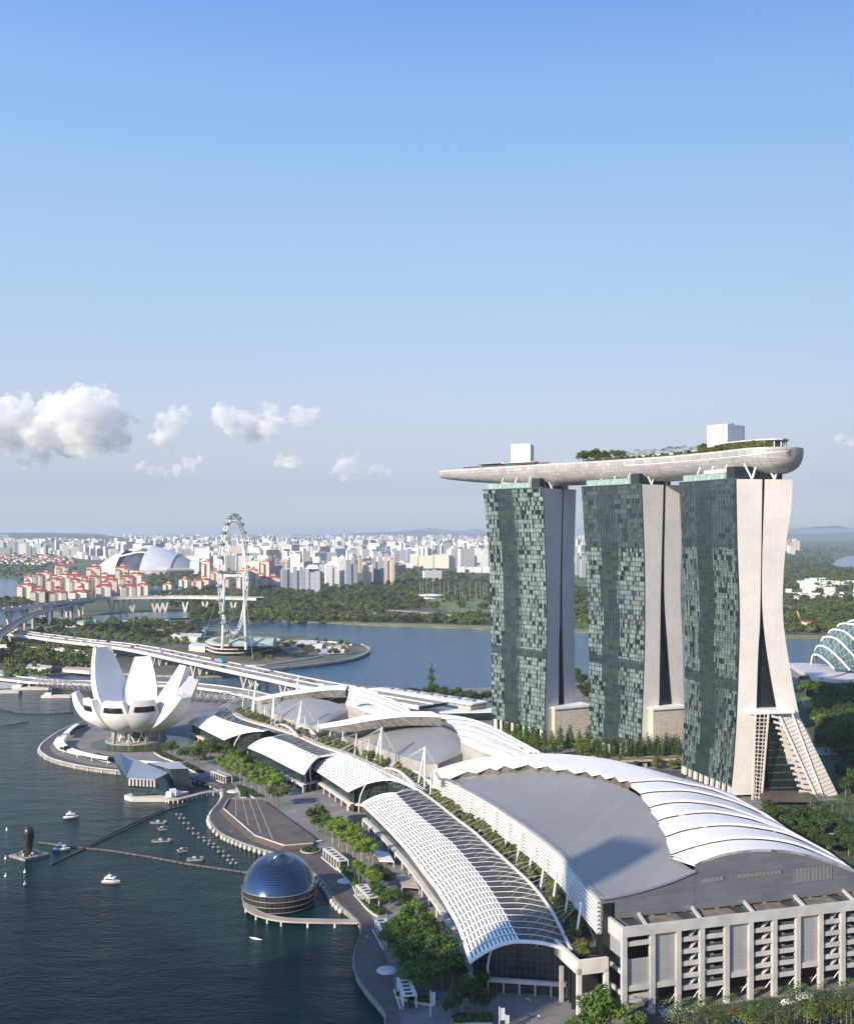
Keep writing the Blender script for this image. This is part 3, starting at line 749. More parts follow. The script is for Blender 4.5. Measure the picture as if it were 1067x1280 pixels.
# stepped dark glass terraces
b = MB(); g2 = MB()
Pi = tw['P'] + a_*3
for k in range(10):
    y0 = 900 + k*9.2
    za = PL(962,y0,Pi,e_)[0].z
    xa = lerp(961, 953, k/9); xb = lerp(976, 992, k/9)
    sa, sb = PL(xa,y0,Pi,e_)[1], PL(xb,y0,Pi,e_)[1]
    pr = -a_*(0.6*k)
    b.obox(Pi+e_*sa+pr+Vector((0,0,za-4.4)), e_*(sb-sa), a_*0.5, (0,0,4.3)); 
    g2.obox(Pi+e_*sa+pr-a_*0.5+Vector((0,0,za-4.8)), e_*(sb-sa+1), a_*1.2, (0,0,0.5))
sg_ = b.build('stepped_glazing', dark_glass, t); g2.build('terrace_edge', M('terrace_green', (0.10,0.14,0.11), 0.5), sg_)
# slanting white fins up the inside of the east leg
b = MB()
q0, q1 = PL(974,896,Pn,e_)[0], PL(1021,1000,Pn,e_)[0]
for k in range(14):
    p = q0.lerp(q1, (k+0.3)/14.5); w = lerp(7, 12.0, k/13)
    b.obox(p - e_*w*0.78, e_*w, a_*1.5, (0,0,0.0)) if False else b.bar(p - e_*w*0.8 + Vector((0,0,1.6)), p, 0.5, 1.5)
b.build('sun_fin', cream_plain, t)
b = MB(); b.bar(q0, q1, 1.1); b.bar(PL(990,893,Pn,e_)[0], PL(1030,1000,Pn,e_)[0], 0.8); b.build('edge_beam', white_paint, t)
b = MB()
cs_ = [PL(975,897,Pn,e_)[0], PL(994,897,Pn,e_)[0], PL(1003,903,Pn,e_)[0], PL(1050,998,Pn,e_)[0], PL(1022,1001,Pn,e_)[0]]
b.add([c-a_*0.0+a_*0.8 for c in (cs_[0],cs_[4],cs_[3],cs_[2],cs_[1])], 0, [((c-Pn).dot(e_)*0.94+c.z*0.34, c.z*0.94-(c-Pn).dot(e_)*0.34) for c in (cs_[0],cs_[4],cs_[3],cs_[2],cs_[1])])
b.build('ribbed_slope', Mpanel('ribbed_cream', (0.66,0.62,0.56), (0.22,0.22,0.23), 90, 2.6, 0.6, mortar=0.22, var=0.03), t)
b = MB(); z0 = 10
p0, p1 = PL(950,985,Pi,e_)[0], PL(1005,985,Pi,e_)[0]
b.add([W(950,1003,5)+a_*0, W(1022,1003,5), p1, p0]); b.build('brown_roof', Mpanel('brown_tile', (0.13,0.085,0.065), (0.055,0.04,0.03), 60, 1.1, 0.6, mortar=0.2, coord='Object', rz=0.4), t)

# ---------------------------------------------------------------- the sky deck across the towers
hull_panels = Mpanel('hull_panels', (0.40,0.385,0.37), (0.23,0.225,0.22), 4.0, 2.6, 0.42, metal=0.15, mortar=0.14, var=0.14)
CL = smooth_path([V3(216,643,0), V3(206,672,0), V3(194,700,0), V3(172,738,0), V3(144,774,0), V3(112,808,0), V3(78,839,0), V3(44,872,0), V3(12,901,0)], 10)
cum = [0.0]
for i in range(1, len(CL)): cum.append(cum[-1] + (CL[i]-CL[i-1]).length)
TOT = cum[-1]
def cl_at(d):
    i = int(np.searchsorted(cum, d)); i = max(1, min(i, len(CL)-1)); f = (d-cum[i-1])/(cum[i]-cum[i-1])
    p = CL[i-1].lerp(CL[i], f); t = (CL[i]-CL[i-1]).normalized(); return p, t, Vector((t.y,-t.x,0))   # side points to the east
ZD = 211.0
def half_w(d):
    s = 1.0
    if d < 20: s = math.sqrt(max(0.0, 1-((20-d)/20)**2.2))
    w = lerp(20.0, 17.0, d/TOT)
    nd_ = TOT - d
    if nd_ < 120: w *= (max(nd_,0)/120)**0.42*0.93+0.07
    return max(0.25, w*s)
def hull_d(d):
    s = 1.0
    if d < 16: s = 0.25 + 0.75*math.sqrt(max(0.0, 1-((16-d)/16)**2))
    h = 14.6
    nd_ = TOT - d
    if nd_ < 110: h *= 0.30 + 0.70*(nd_/110)**0.7
    return h*s
t = thing('sky_deck', 'long pale ship shaped deck spanning the roofs of all three hotel towers', 'sky deck', (140,775,ZD-13))
ds = [TOT*(0.5-0.5*math.cos(math.pi*i/90)) for i in range(91)]
rows, uvs = [], []
for d in ds:
    p, tt, sd = cl_at(d); w, h = half_w(d), hull_d(d); r, u_ = [], []
    for k in range(21):
        ph = math.pi*k/20; cx_, sy_ = math.cos(ph), math.sin(ph)
        X = w*(abs(cx_)**0.75)*(1 if cx_ > 0 else -1); Z = -h*(sy_**0.85)
        r.append((p.x-sd.x*X, p.y-sd.y*X, ZD+Z)); u_.append((d, ph*w*0.9))
    rows.append(r); uvs.append(u_)
b = MB(); b.grid(rows, 0, uvs=uvs); hull_ = b.build('hull', hull_panels, t)
b = MB(); b.grid([[r[0] for r in rows],[r[-1] for r in rows]], 0, sm=False); b.build('deck', M('deck_paving', (0.32,0.29,0.25), 0.8, var=0.3, vs=0.08), t)
b = MB()
for side in (0,-1):
    up = [Vector(r[side]) + Vector((0,0,1.3)) for r in rows]
    b.grid([[Vector(r[side]) for r in rows], up] if side == 0 else [up, [Vector(r[side]) for r in rows]], 0, sm=False)
b.build('parapet', M('parapet_glass', (0.45,0.46,0.45), 0.3, var=0.2), t)
b = MB()   # white band where the hull wraps up on the south end
for i in range(0, 40, 1):
    b.bar(Vector(rows[i][1])+Vector((0,0,-0.2)), Vector(rows[i+1][1])+Vector((0,0,-0.2)), 0.4)
b.build('hull_band', white_paint, hull_)
def deck_pt(d, off, z=ZD):
    p, tt, sd = cl_at(d); return Vector((p.x+sd.x*off, p.y+sd.y*off, z))
# lift cores
def core(label, d, wd, ln, zt, off=0, skew=0.0):
    p, tt, sd = cl_at(d)
    t_ = thing('rooftop_core', label, 'lift core', (p.x+sd.x*off, p.y+sd.y*off, ZD))
    rz = math.atan2(tt.y, tt.x)+skew
    b = MB(); b.box((p.x+sd.x*off, p.y+sd.y*off, ZD), (ln, wd, zt-ZD), rz, 0, True); b.build('wall', Mpanel('core_panels', (0.70,0.71,0.72), (0.44,0.45,0.47), 6.0, 1.8, 0.5, mortar=0.16, var=0.03) if 'core_panels' not in MATS else MATS['core_panels'], t_)
    b = MB()
    for k in range(5): b.box((p.x+sd.x*off+tt.x*(k-2)*2.6, p.y+sd.y*off+tt.y*(k-2)*2.6, zt+0.01), (1.6,2.4,1.0+0.3*(k%2)), rz)
    b.build('roof_plant', grey_metal, t_)
p0, p1 = Dp(628,560,835), Dp(667,560,835)
def near_d(pt): return min(range(len(CL)), key=lambda i: (CL[i]-Vector((pt.x,pt.y,0))).length)
dA = cum[near_d(Dp(648,560,838))]; dB = cum[near_d(Dp(898,545,695))]
core('smaller windowless white lift box on the far end of the sky deck', dA, 17, 15, 229.5, 0, 0.5)
core('larger windowless white lift box on the near end of the sky deck', dB, 20, 15, 230.5, 0, 0.25)
# pavilions and canopies
dkp = M('dark_pavilion', (0.10,0.09,0.085), 0.5, var=0.3)
t2 = thing('rooftop_restaurant', 'low oval restaurant pavilion with thin curved roof at the near end of the sky deck', 'pavilion', deck_pt(24,0))
def oval(d0, d1, k0, z0, z1, n=20):
    out0, out1 = [], []
    for i in range(n):
        an = 2*math.pi*i/n; d = lerp(d0, d1, 0.5-0.5*math.cos(an)); w = half_w(max(d,6))*k0*math.sin(an)
        out0.append(deck_pt(d, w, z0)); out1.append(deck_pt(d, w, z1))
    return out0, out1
b = MB(); o0, o1 = oval(10, 62, 0.62, ZD, ZD+6.0); b.grid([o0,o1], 0, close=True, sm=False); b.build('glazing', teal_glass, t2)
b = MB(); o0, o1 = oval(6, 68, 0.78, ZD+6.01, ZD+6.9); b.grid([o0,o1], 0, close=True, sm=False); b.add(o1); b.add(list(reversed(o0))); b.build('roof', M('pav_roof', (0.46,0.44,0.42), 0.5), t2)
for i in range(0, 20):
    b = MB(); q = oval(8, 66, 0.72, ZD, ZD+6)[0][i]; b.bar(q, q+Vector((0,0,6.0)), 0.45)
    b.build('column', white_paint, t2)
t2 = thing('rooftop_bar', 'dark flat roofed bar pavilion beside the far white lift box', 'pavilion', deck_pt(dA+20, -3))
p, tt, sd = cl_at(dA+24); rz = math.atan2(tt.y, tt.x)
b = MB(); b.box((p.x-sd.x*2, p.y-sd.y*2, ZD), (22,14,4.2), rz); b.build('wall', dkp, t2)
b = MB(); b.box((p.x-sd.x*2, p.y-sd.y*2, ZD+4.21), (30,19,0.7), rz); b.build('roof', M('bar_roof', (0.34,0.31,0.28), 0.6), t2)
t2 = thing('rooftop_bar', 'glass fronted terrace bar in front of the far white lift box', 'pavilion', deck_pt(dA-4, -11))
p, tt, sd = cl_at(dA-6); rz = math.atan2(tt.y, tt.x)
b = MB(); b.box((p.x-sd.x*10.5, p.y-sd.y*10.5, ZD), (30,5,3.6), rz); b.build('glazing', teal_glass, t2)
b = MB(); b.box((p.x-sd.x*10.5, p.y-sd.y*10.5, ZD+3.61), (32,7,0.4), rz); b.build('roof', cream_plain, t2)
for i, (d0, d1, of, zz) in enumerate([(95,150,2,4.0),(72,92,3,4.6)]):
    t2 = thing('pergola', ['long white roofed pool pergola along the middle of the sky deck','short white pergola beside the near white lift box'][i], 'pergola', deck_pt(d0, of))
    b = MB(); m_ = 12
    L_, R_ = [deck_pt(lerp(d0,d1,k/m_), of-3.2, ZD+zz) for k in range(m_+1)], [deck_pt(lerp(d0,d1,k/m_), of+3.2, ZD+zz) for k in range(m_+1)]
    up = Vector((0,0,0.5)); b.grid([L_, R_], sm=False); b.grid([[q+up for q in R_],[q+up for q in L_]], sm=False); b.grid([[q+up for q in L_], L_], sm=False); b.grid([R_,[q+up for q in R_]], sm=False)
    b.build('roof', white_paint, t2)
    for q in L_ + R_:
        b = MB(); b.bar((q.x,q.y,ZD), q, 0.3); b.build('post', white_paint, t2)
# red and pale parasols
pm = MB(); pm.tube([(0,0,0),(0,0,2.6)], 0.08, 5); par_pole = pm.mesh('pole', white_paint)
pm = MB(); r0 = [(1.9*math.cos(k*math.pi/4), 1.9*math.sin(k*math.pi/4), 2.2) for k in range(8)]; pm.grid([r0,[(0.1*math.cos(k*math.pi/4), 0.1*math.sin(k*math.pi/4), 3.1) for k in range(8)]], close=True, sm=False)
par_red = pm.mesh('canopy', M('parasol_red', (0.30,0.035,0.06), 0.7)); par_white = pm.mesh('canopy', M('parasol_white', (0.70,0.66,0.60), 0.7))
rnd = random.Random(4)
k = 0
for (d0, d1, n_, me, lab, grp) in [(dA-34, dA-4, 22, par_red, 'dark red parasol on the sky deck terrace beside the far lift box', 'red parasols on the sky deck'),
                                   (dA+36, dA+56, 10, par_red, 'dark red parasol near the pointed prow of the sky deck', 'red parasols at the prow'),
                                   (88, 150, 16, par_white, 'pale parasol beside the pool in the middle of the sky deck', 'pale parasols by the pool')]:
    for i in range(n_):
        d = lerp(d0, d1, (i+0.5)/n_); q = deck_pt(d, -half_w(d)*(0.62+0.22*rnd.random()))
        r = thing('parasol', lab, 'parasol', q, grp); inst('pole', par_pole, (0,0,0), r); inst('canopy', me, (0,0,0), r)
# ---------------------------------------------------------------- the three exhibition halls
cool_concrete = M('cool_concrete', (0.47,0.455,0.43), 0.75, var=0.16, vs=0.15)
hall_grey = Mpanel('hall_grey', (0.29,0.28,0.27), (0.22,0.215,0.205), 80, 2.4, 0.42, metal=0.25, mortar=0.06, var=0.04, coord='Object', rz=-1.05, wear=0.10, vs=0.02)
gable_metal = Mpanel('gable_metal', (0.20,0.21,0.235), (0.13,0.135,0.15), 9.0, 1.5, 0.45, metal=0.35, mortar=0.04, var=0.10, off=0.5, wear=0.1)
petal_white = M('petal_white', (0.87,0.85,0.81), 0.4, var=0.05, vs=0.05)
truss_dark = M('truss_dark', (0.13,0.115,0.10), 0.7, var=0.4, vs=0.3)

def hall(name, label, eave, front_line, d, petals, rim, zs_floor, tips, grey_back, front_px, gable=True):
    pass

FD = Vector((0.958,0.287,0)); FN = Vector((0.287,-0.958,0))
def hall_near():
    t = thing('exhibition_hall', 'largest exhibition hall with smooth grey roof, white petal shells and columned front', 'exhibition hall', (100,380,2.5))
    G0 = Vector((61.8,363.5,0))
    gab = lambda x, y: PL(x, y, G0, FD)[0]
    lines = [  # near edge of each white shell, tip first, and its tip position in plan
        (Vector((92.4,372.7,0)), [(868,1080),(889,1072),(910,1066),(942,1062),(965,1062),(989,1064),(1027,1073),(1067,1088)]),
        (Vector((88,390,0)), [(838,1065),(862,1056.8),(889,1050),(918,1045.7),(947,1045.7),(976,1049),(1005.5,1056.8),(1054,1078)]),
        (Vector((91.3,413,0)), [(831.5,1042.5),(847,1037),(860,1033.5),(889,1029.6),(918,1029),(947,1032.5),(976,1038),(1005,1049),(1036,1065)]),
        (Vector((93,435.5,0)), [(822,1023),(833,1019),(860,1014.5),(889,1013),(918,1017),(947,1023.8),(985,1039),(1012,1052)]),
        (Vector((94,456.5,0)), [(811.5,1006.5),(830,1001.5),(860,1000),(899,1005),(940,1018),(985,1037)]),
        (Vector((95,480,0)), [(800,990),(816,987),(860,986.5),(899,994.7),(930,1005),(958,1018)]),
        (Vector((94,501,0)), [(786,976),(800,974.5),(830,973.5),(860,978.6),(889,985),(920,997)]),
    ]
    P3 = []
    for tip, pts in lines:
        q = [PL(x, y, tip, FD)[0] for x, y in pts]
        P3.append(smooth_path(q, 4))
    def resample(P, n):
        c = [0.0]
        for i in range(1, len(P)): c.append(c[-1]+(P[i]-P[i-1]).length)
        out = []
        for k in range(n+1):
            d_ = c[-1]*k/n; i = max(1, min(int(np.searchsorted(c, d_)), len(c)-1)); f = (d_-c[i-1])/max(1e-6, c[i]-c[i-1]); out.append(P[i-1].lerp(P[i], f))
        return out
    N = 24
    P3 = [resample(p, N) for p in P3]
    # the rim of the far side: outer edge and inner toothed edge
    outer = [Dp(541,963,590), Dp(574,953,586), Dp(607,946.5,581), Dp(658,942.3,575), Dp(700,942.5,569), Dp(733,945.5,560), Dp(763,949.7,551), Dp(790,956,541), Dp(810,961,535), Dp(835,968,529), Dp(860,975.5,525), Dp(889,983.5,524), Dp(920,995.5,526)]
    top7 = P3[-1]
    # petals: each shell reaches from its near edge back under the next one
    for k in range(len(P3)):
        b = MB()
        A_ = P3[k]
        if k+1 < len(P3):
            B_ = P3[k+1]; back = [q - Vector((0,0,1.6)) + (q-a).normalized()*1.2 for q, a in zip(B_, A_)]
        else:
            back = resample([q for q in smooth_path(outer[6:], 4)], N)
        mid = [a.lerp(q, 0.5)+Vector((0,0,0.5)) for a, q in zip(A_, back)]
        rows = [A_, mid, back]
        b.grid(rows, 0, flip=True)
        low = [a - Vector((0,0,0.9)) for a in A_]
        b.grid([low, A_], 0, sm=False, flip=True)
        b.grid([[a-Vector((0,0,0.9)) for a in back], low], 0, sm=False)
        b.build('roof_shell', petal_white, t)
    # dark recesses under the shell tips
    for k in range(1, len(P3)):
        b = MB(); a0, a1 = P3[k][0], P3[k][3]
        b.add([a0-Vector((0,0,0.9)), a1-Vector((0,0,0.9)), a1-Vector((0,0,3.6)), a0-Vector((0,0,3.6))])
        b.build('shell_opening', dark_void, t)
    # toothed white rim along the far side
    inner_px = [(551,972.0),(584,964.5),(612,960),(630,957.5),(660,956),(684,958),(708.7,962),(733,964.7),(750,968.4),(768.7,971.5),(786,976)]
    z_in = [32.5,37,40.5,42.5,44,45,45.4,45.7,45.9,46,46]
    inner = []
    for (x, y), z in zip(inner_px, z_in): inner.append(W(x, y, z))
    OUT = resample(smooth_path(outer[:8], 4), len(inner)-1)
    b = MB(); b.grid([inner, [ (i+o)/2 + Vector((0,0,0.6)) for i, o in zip(inner, OUT)], OUT], 0)
    teeth_tips = []
    for i in range(len(inner)-1):
        a, c = inner[i], inner[i+1]; m_ = a.lerp(c, 0.30) + (a-OUT[i]).normalized()*4.0 - Vector((0,0,1.0))
        b.add([a, m_, c]); teeth_tips.append(m_)
    b.build('rim_shell', petal_white, t)
    b = MB(); b.grid([[p-Vector((0,0,0.4)) for p in inner],[p-Vector((0,0,5.5)) + Vector((0,0.5,0)) for p in inner]], 0, sm=False)
    b.build('clerestory', truss_dark, t)
    for i, m_ in enumerate(teeth_tips):
        b = MB(); a = inner[i]; b.bar(m_, a.lerp(inner[i+1],0.5)-Vector((0,1.0,4.6)), 0.35); b.build('brace', grey_metal, t)
    # the smooth grey roof between eave, gable, petal tips and rim
    eave = smooth_path([W(545,967,31), W(575,981,32.5), W(607,998,33.8), W(632,1014,34.6), W(660,1033,35.3), W(685,1052,36), W(707,1071,36.7), W(729,1099,37.4), Dp(752,1124,362.6)], 4)
    eave = resample(eave, N)
    right_px = [(548,975,32),(584,970,35.5),(630,963,40.5),(672,962.5,42.8),(720,969.5,44.5),(768,980.5,45.2),(800,996,45),(818,1017,45),(830,1037,45),(836,1053,45),(845,1074,44.6),(868.5,1089.5,44.0)]
    right = resample(smooth_path([W(x,y,z-1.0) for x,y,z in right_px], 3), N)
    right[-1] = gab(868.5, 1089.5)
    b = MB(); rows = []
    for j in range(11):
        f = j/10; r = []
        for a, c in zip(eave, right):
            q = a.lerp(c, f); q.z -= math.sin(math.pi*f)*1.2*0.6; r.append(q)
        rows.append(r)
    fr = [gab(x,y) for x,y in ((752,1124),(773.5,1120.5),(795,1115.6),(818,1109),(840,1101.5),(868.5,1089.5))]
    fr = resample(smooth_path(fr,3), 10)
    for j in range(11): rows[j][-1] = fr[j]
    b.grid(rows, 0, flip=True); b.build('grey_roof', hall_grey, t)
    # skirt so the shells have something below them on the far side
    b = MB()
    skirt = smooth_path(outer, 3); b.grid([[Vector((p.x,p.y,4)) for p in skirt], skirt], 0, sm=False); b.build('rear_wall', cream_plain, t)
    b = MB(); e2 = [P3[0][-1]] + [p[-1] for p in P3[1:]]; b.grid([[Vector((p.x+1,p.y,4)) for p in e2], e2], 0, sm=False, flip=True); b.build('side_wall', cream_plain, t)
    # gable front
    topline = fr + [gab(868,1081)] + P3[0][1:]
    b = MB(); zb = 31.0
    uv0 = [((p-G0).dot(FD), p.z) for p in topline]
    b.grid([[Vector((p.x,p.y,zb)) for p in topline], topline], 0, sm=False, flip=False, uvs=[[(u,zb) for u,_ in uv0], uv0])
    gw_ = b.build('gable_wall', gable_metal, t)
    b = MB()
    tl = fr
    for i in range(len(tl)-1): b.bar(tl[i]+FN*0.2+Vector((0,0,0.2)), tl[i+1]+FN*0.2+Vector((0,0,0.2)), 0.7, 0.8)
    b.build('roof_edge', grey_metal, gw_)
    # louvre grilles in the gable
    grm = Mpanel('louvre_grille', (0.155,0.15,0.16), (0.30,0.30,0.31), 1.6, 9, 0.6, mortar=0.12, var=0.1)
    for pts in ([(875,1099),(904,1094.5),(904,1100),(875,1104)], [(919,1093),(976,1087),(976,1092),(919,1098)], [(990.5,1086),(1039,1081.5),(1039,1098.5),(990.5,1104)]):
        b = MB(); q = [gab(x,y)+FN*0.25 for x,y in pts]; w_ = (q[1]-q[0]).length; h_ = (q[0]-q[3]).length
        b.add([q[3],q[2],q[1],q[0]], 0, [(0,0),(w_,0),(w_,h_),(0,h_)]); b.build('grille', grm, gw_)
    # glazed corner tower at the eave end
    b = MB(); c0 = gab(753,1130); 
    b.obox(Vector((c0.x,c0.y,14)), FD*4.5, -FN*5, (0,0,c0.z-14), 0, True); b.build('corner_glazing', slot_glass, t)
    # long white slatted screen under the eave, and the wall behind it
    ea = eave
    b = MB(); dn = lambda p, z: Vector((p.x,p.y,z))
    b.grid([[dn(p,18)+Vector((2.6,0.8,0)) for p in ea],[dn(p,p.z-0.3)+Vector((2.6,0.8,0)) for p in ea]], 0, sm=False, flip=True); b.build('side_glazing', M('shade_wall', (0.16,0.155,0.14), 0.6, var=0.3), t)
    for k in range(8):
        b = MB(); z_ = lambda p: p.z - 1.2 - k*1.45
        A_ = [dn(p, p.z-1.0-k*1.45) for p in ea]
        o1 = [q + Vector((-1.6,-0.5,0)) for q in A_]; 
        b.grid([A_, o1], 0, sm=False); b.grid([o1, [q-Vector((0,0,0.55)) for q in o1]], 0, sm=False); b.grid([[q-Vector((0,0,0.55)) for q in o1],[q-Vector((0,0,0.55)) for q in A_]], 0, sm=False)
        b.build('sun_louvre', white_paint, t)
    b = MB()
    for i in range(len(ea)-1): b.bar(ea[i]+Vector((-0.3,0,0.25)), ea[i+1]+Vector((-0.3,0,0.25)), 1.6, 0.5)
    b.build('gutter', grey_metal, t)
    # ---- columned front block
    C0 = Vector((64.5,353,0)); zt = 32.0; L_ = 106.0; DEP = 12.0
    b = MB(); b.obox(C0 - FD*0.5 + Vector((0,0,zt-3.2)), FD*L_, -FN*1.3, (0,0,3.2)); 
    b.obox(C0 - FD*0.5 -FN*1.31 + Vector((0,0,zt-5.2)), FD*1.2, -FN*(DEP+2), (0,0,5.2))
    b.build('parapet_beam', cool_concrete, t)
    b = MB(); b.obox(C0 + FD*0.8 - FN*1.35 + Vector((0,0,zt-2.2)), FD*(L_-1), -FN*(DEP-1.5), (0,0,0.6)); b.build('terrace_roof', M('terrace_brown', (0.20,0.155,0.12), 0.85, var=0.35, vs=0.2), t)
    for k in range(5):
        b = MB(); p = C0 + FD*(4.5+k*20.5) - FN*3.0 + Vector((0,0,zt-1.57))
        b.obox(p, FD*5.0, -FN*8.5, (0,0,0.10)); b.build('roof_hatch', dark_metal, t)
        b = MB(); b.bar(p+FD*5.2+Vector((0,0,0.3)), p+FD*6.6-FN*8.5+Vector((0,0,1.6)), 0.9, 1.0); b.build('hatch_ramp', cool_concrete, t)
    for k in range(16):
        b = MB(); p = C0 + FD*(3+k*6.3) - FN*(DEP-0.7) + Vector((0,0,zt-1.55)); b.obox(p, FD*1.5, -FN*0.4, (0,0,2.3+0.5*(k%2))); b.build('vent_panel', white_paint, t)
    colpx = [783,816,848.5,878,909,939,968.7,998,1026.6,1054]
    S = [PL(x,1180,C0,FD)[1] for x in colpx]; S += [S[-1]+10.2, S[-1]+20.4]
    S[0] = 0.3
    for i, s_ in enumerate(S):
        b = MB(); b.obox(C0 + FD*(s_-0.85) - FN*0.05, FD*1.7, -FN*1.5, (0,0,zt-3.2)); b.build('column', cool_concrete, t)
    pnl = Mpanel('bay_panel', (0.40,0.40,0.40), (0.26,0.26,0.265), 2.4, 1.25, 0.45, metal=0.3, mortar=0.04, var=0.05)
    b = MB(); b.obox(C0 + FD*0.5 - FN*(DEP-1.0) + Vector((0,0,2.6)), FD*(L_-1), -FN*0.4, (0,0,zt-6)); b.build('back_wall', dark_void, t)
    for i in range(len(S)-1):
        a0, a1 = S[i]+0.9, S[i+1]-0.9; w = a1-a0
        kind = [0,0,1,1,0,1,1,0,1,1,0][i]
        if kind == 0:
            zlo = 12.5; ztop = zt-3.3 if i else zt-11
            b = MB(); b.obox(C0+FD*a0-FN*1.1+Vector((0,0,zlo)), FD*w, -FN*0.3, (0,0,ztop-zlo), 0, True); b.build('bay_panel', pnl, t)
            b = MB(); b.obox(C0+FD*a0-FN*0.5+Vector((0,0,zlo-1.8)), FD*w, -FN*0.9, (0,0,1.75)); b.build('bay_beam', cool_concrete, t)
            if i == 0:
                for z in (zt-6.5, 8.0, 12.0-5.2):
                    b = MB(); b.obox(C0+FD*a0-FN*0.5+Vector((0,0,z)), FD*w, -FN*0.9, (0,0,1.4)); b.build('bay_beam', cool_concrete, t)
        else:
            for k in range(5):
                z = zt-3.2-4.05*(k+1)
                b = MB(); b.obox(C0+FD*a0-FN*0.7+Vector((0,0,z)), FD*w, -FN*0.5, (0,0,1.5)); b.obox(C0+FD*a0-FN*1.2+Vector((0,0,z)), FD*w, -FN*9.5, (0,0,0.3)); b.build('floor_slab', M('slab_grey', (0.50,0.48,0.45), 0.7, var=0.2) if 'slab_grey' not in MATS else MATS['slab_grey'], t)
                if kind == 1 and i in (2,5,8):
                    b = MB(); b.bar(C0+FD*(a0+w*0.55)-FN*2.5+Vector((0,0,z+0.6)), C0+FD*(a1-0.3)-FN*2.5+Vector((0,0,z+3.4)), 1.4, 0.5); b.build('stair_flight', cool_concrete, t)
                else:
                    b = MB()
                    for q in range(6): b.obox(C0+FD*(a0+w*(0.35+0.1*q))-FN*1.0+Vector((0,0,z+1.5)), FD*0.12, -FN*0.12, (0,0,0.9))
                    b.bar(C0+FD*(a0+w*0.3)-FN*1.0+Vector((0,0,z+2.4)), C0+FD*a1-FN*1.0+Vector((0,0,z+2.4)), 0.12); b.build('handrail', grey_metal, t)
        # raking braces to the ground
        if i > 0:
            b = MB(); b.bar(C0+FD*S[i]-FN*1+Vector((0,0,9)), C0+FD*(S[i]-1.8)-FN*4.0+Vector((0,0,3.4)), 0.22); b.bar(C0+FD*S[i]-FN*1+Vector((0,0,9)), C0+FD*(S[i]+1.8)-FN*4.0+Vector((0,0,3.4)), 0.22); b.build('brace', white_paint, t)
    # short return wall at the left corner
    b = MB(); b.obox(C0+FD*0.3-FN*1.6+Vector((0,0,zt-11)), FD*0.4, -FN*DEP, (0,0,6), 0, True); b.build('return_panel', pnl, t)
    b = MB(); b.obox(C0+FD*0.1-FN*(DEP)+Vector((0,0,2.5)), FD*1.4, -FN*1.4, (0,0,zt-8)); b.build('column', cool_concrete, t)
    b = MB()
    for z in (8.5, 15.5): b.obox(C0+FD*0.3-FN*1.6+Vector((0,0,z)), FD*0.7, -FN*DEP, (0,0,1.4))
    b.build('return_beam', cool_concrete, t)
    return t, eave
hallA, EAVE_A = hall_near()

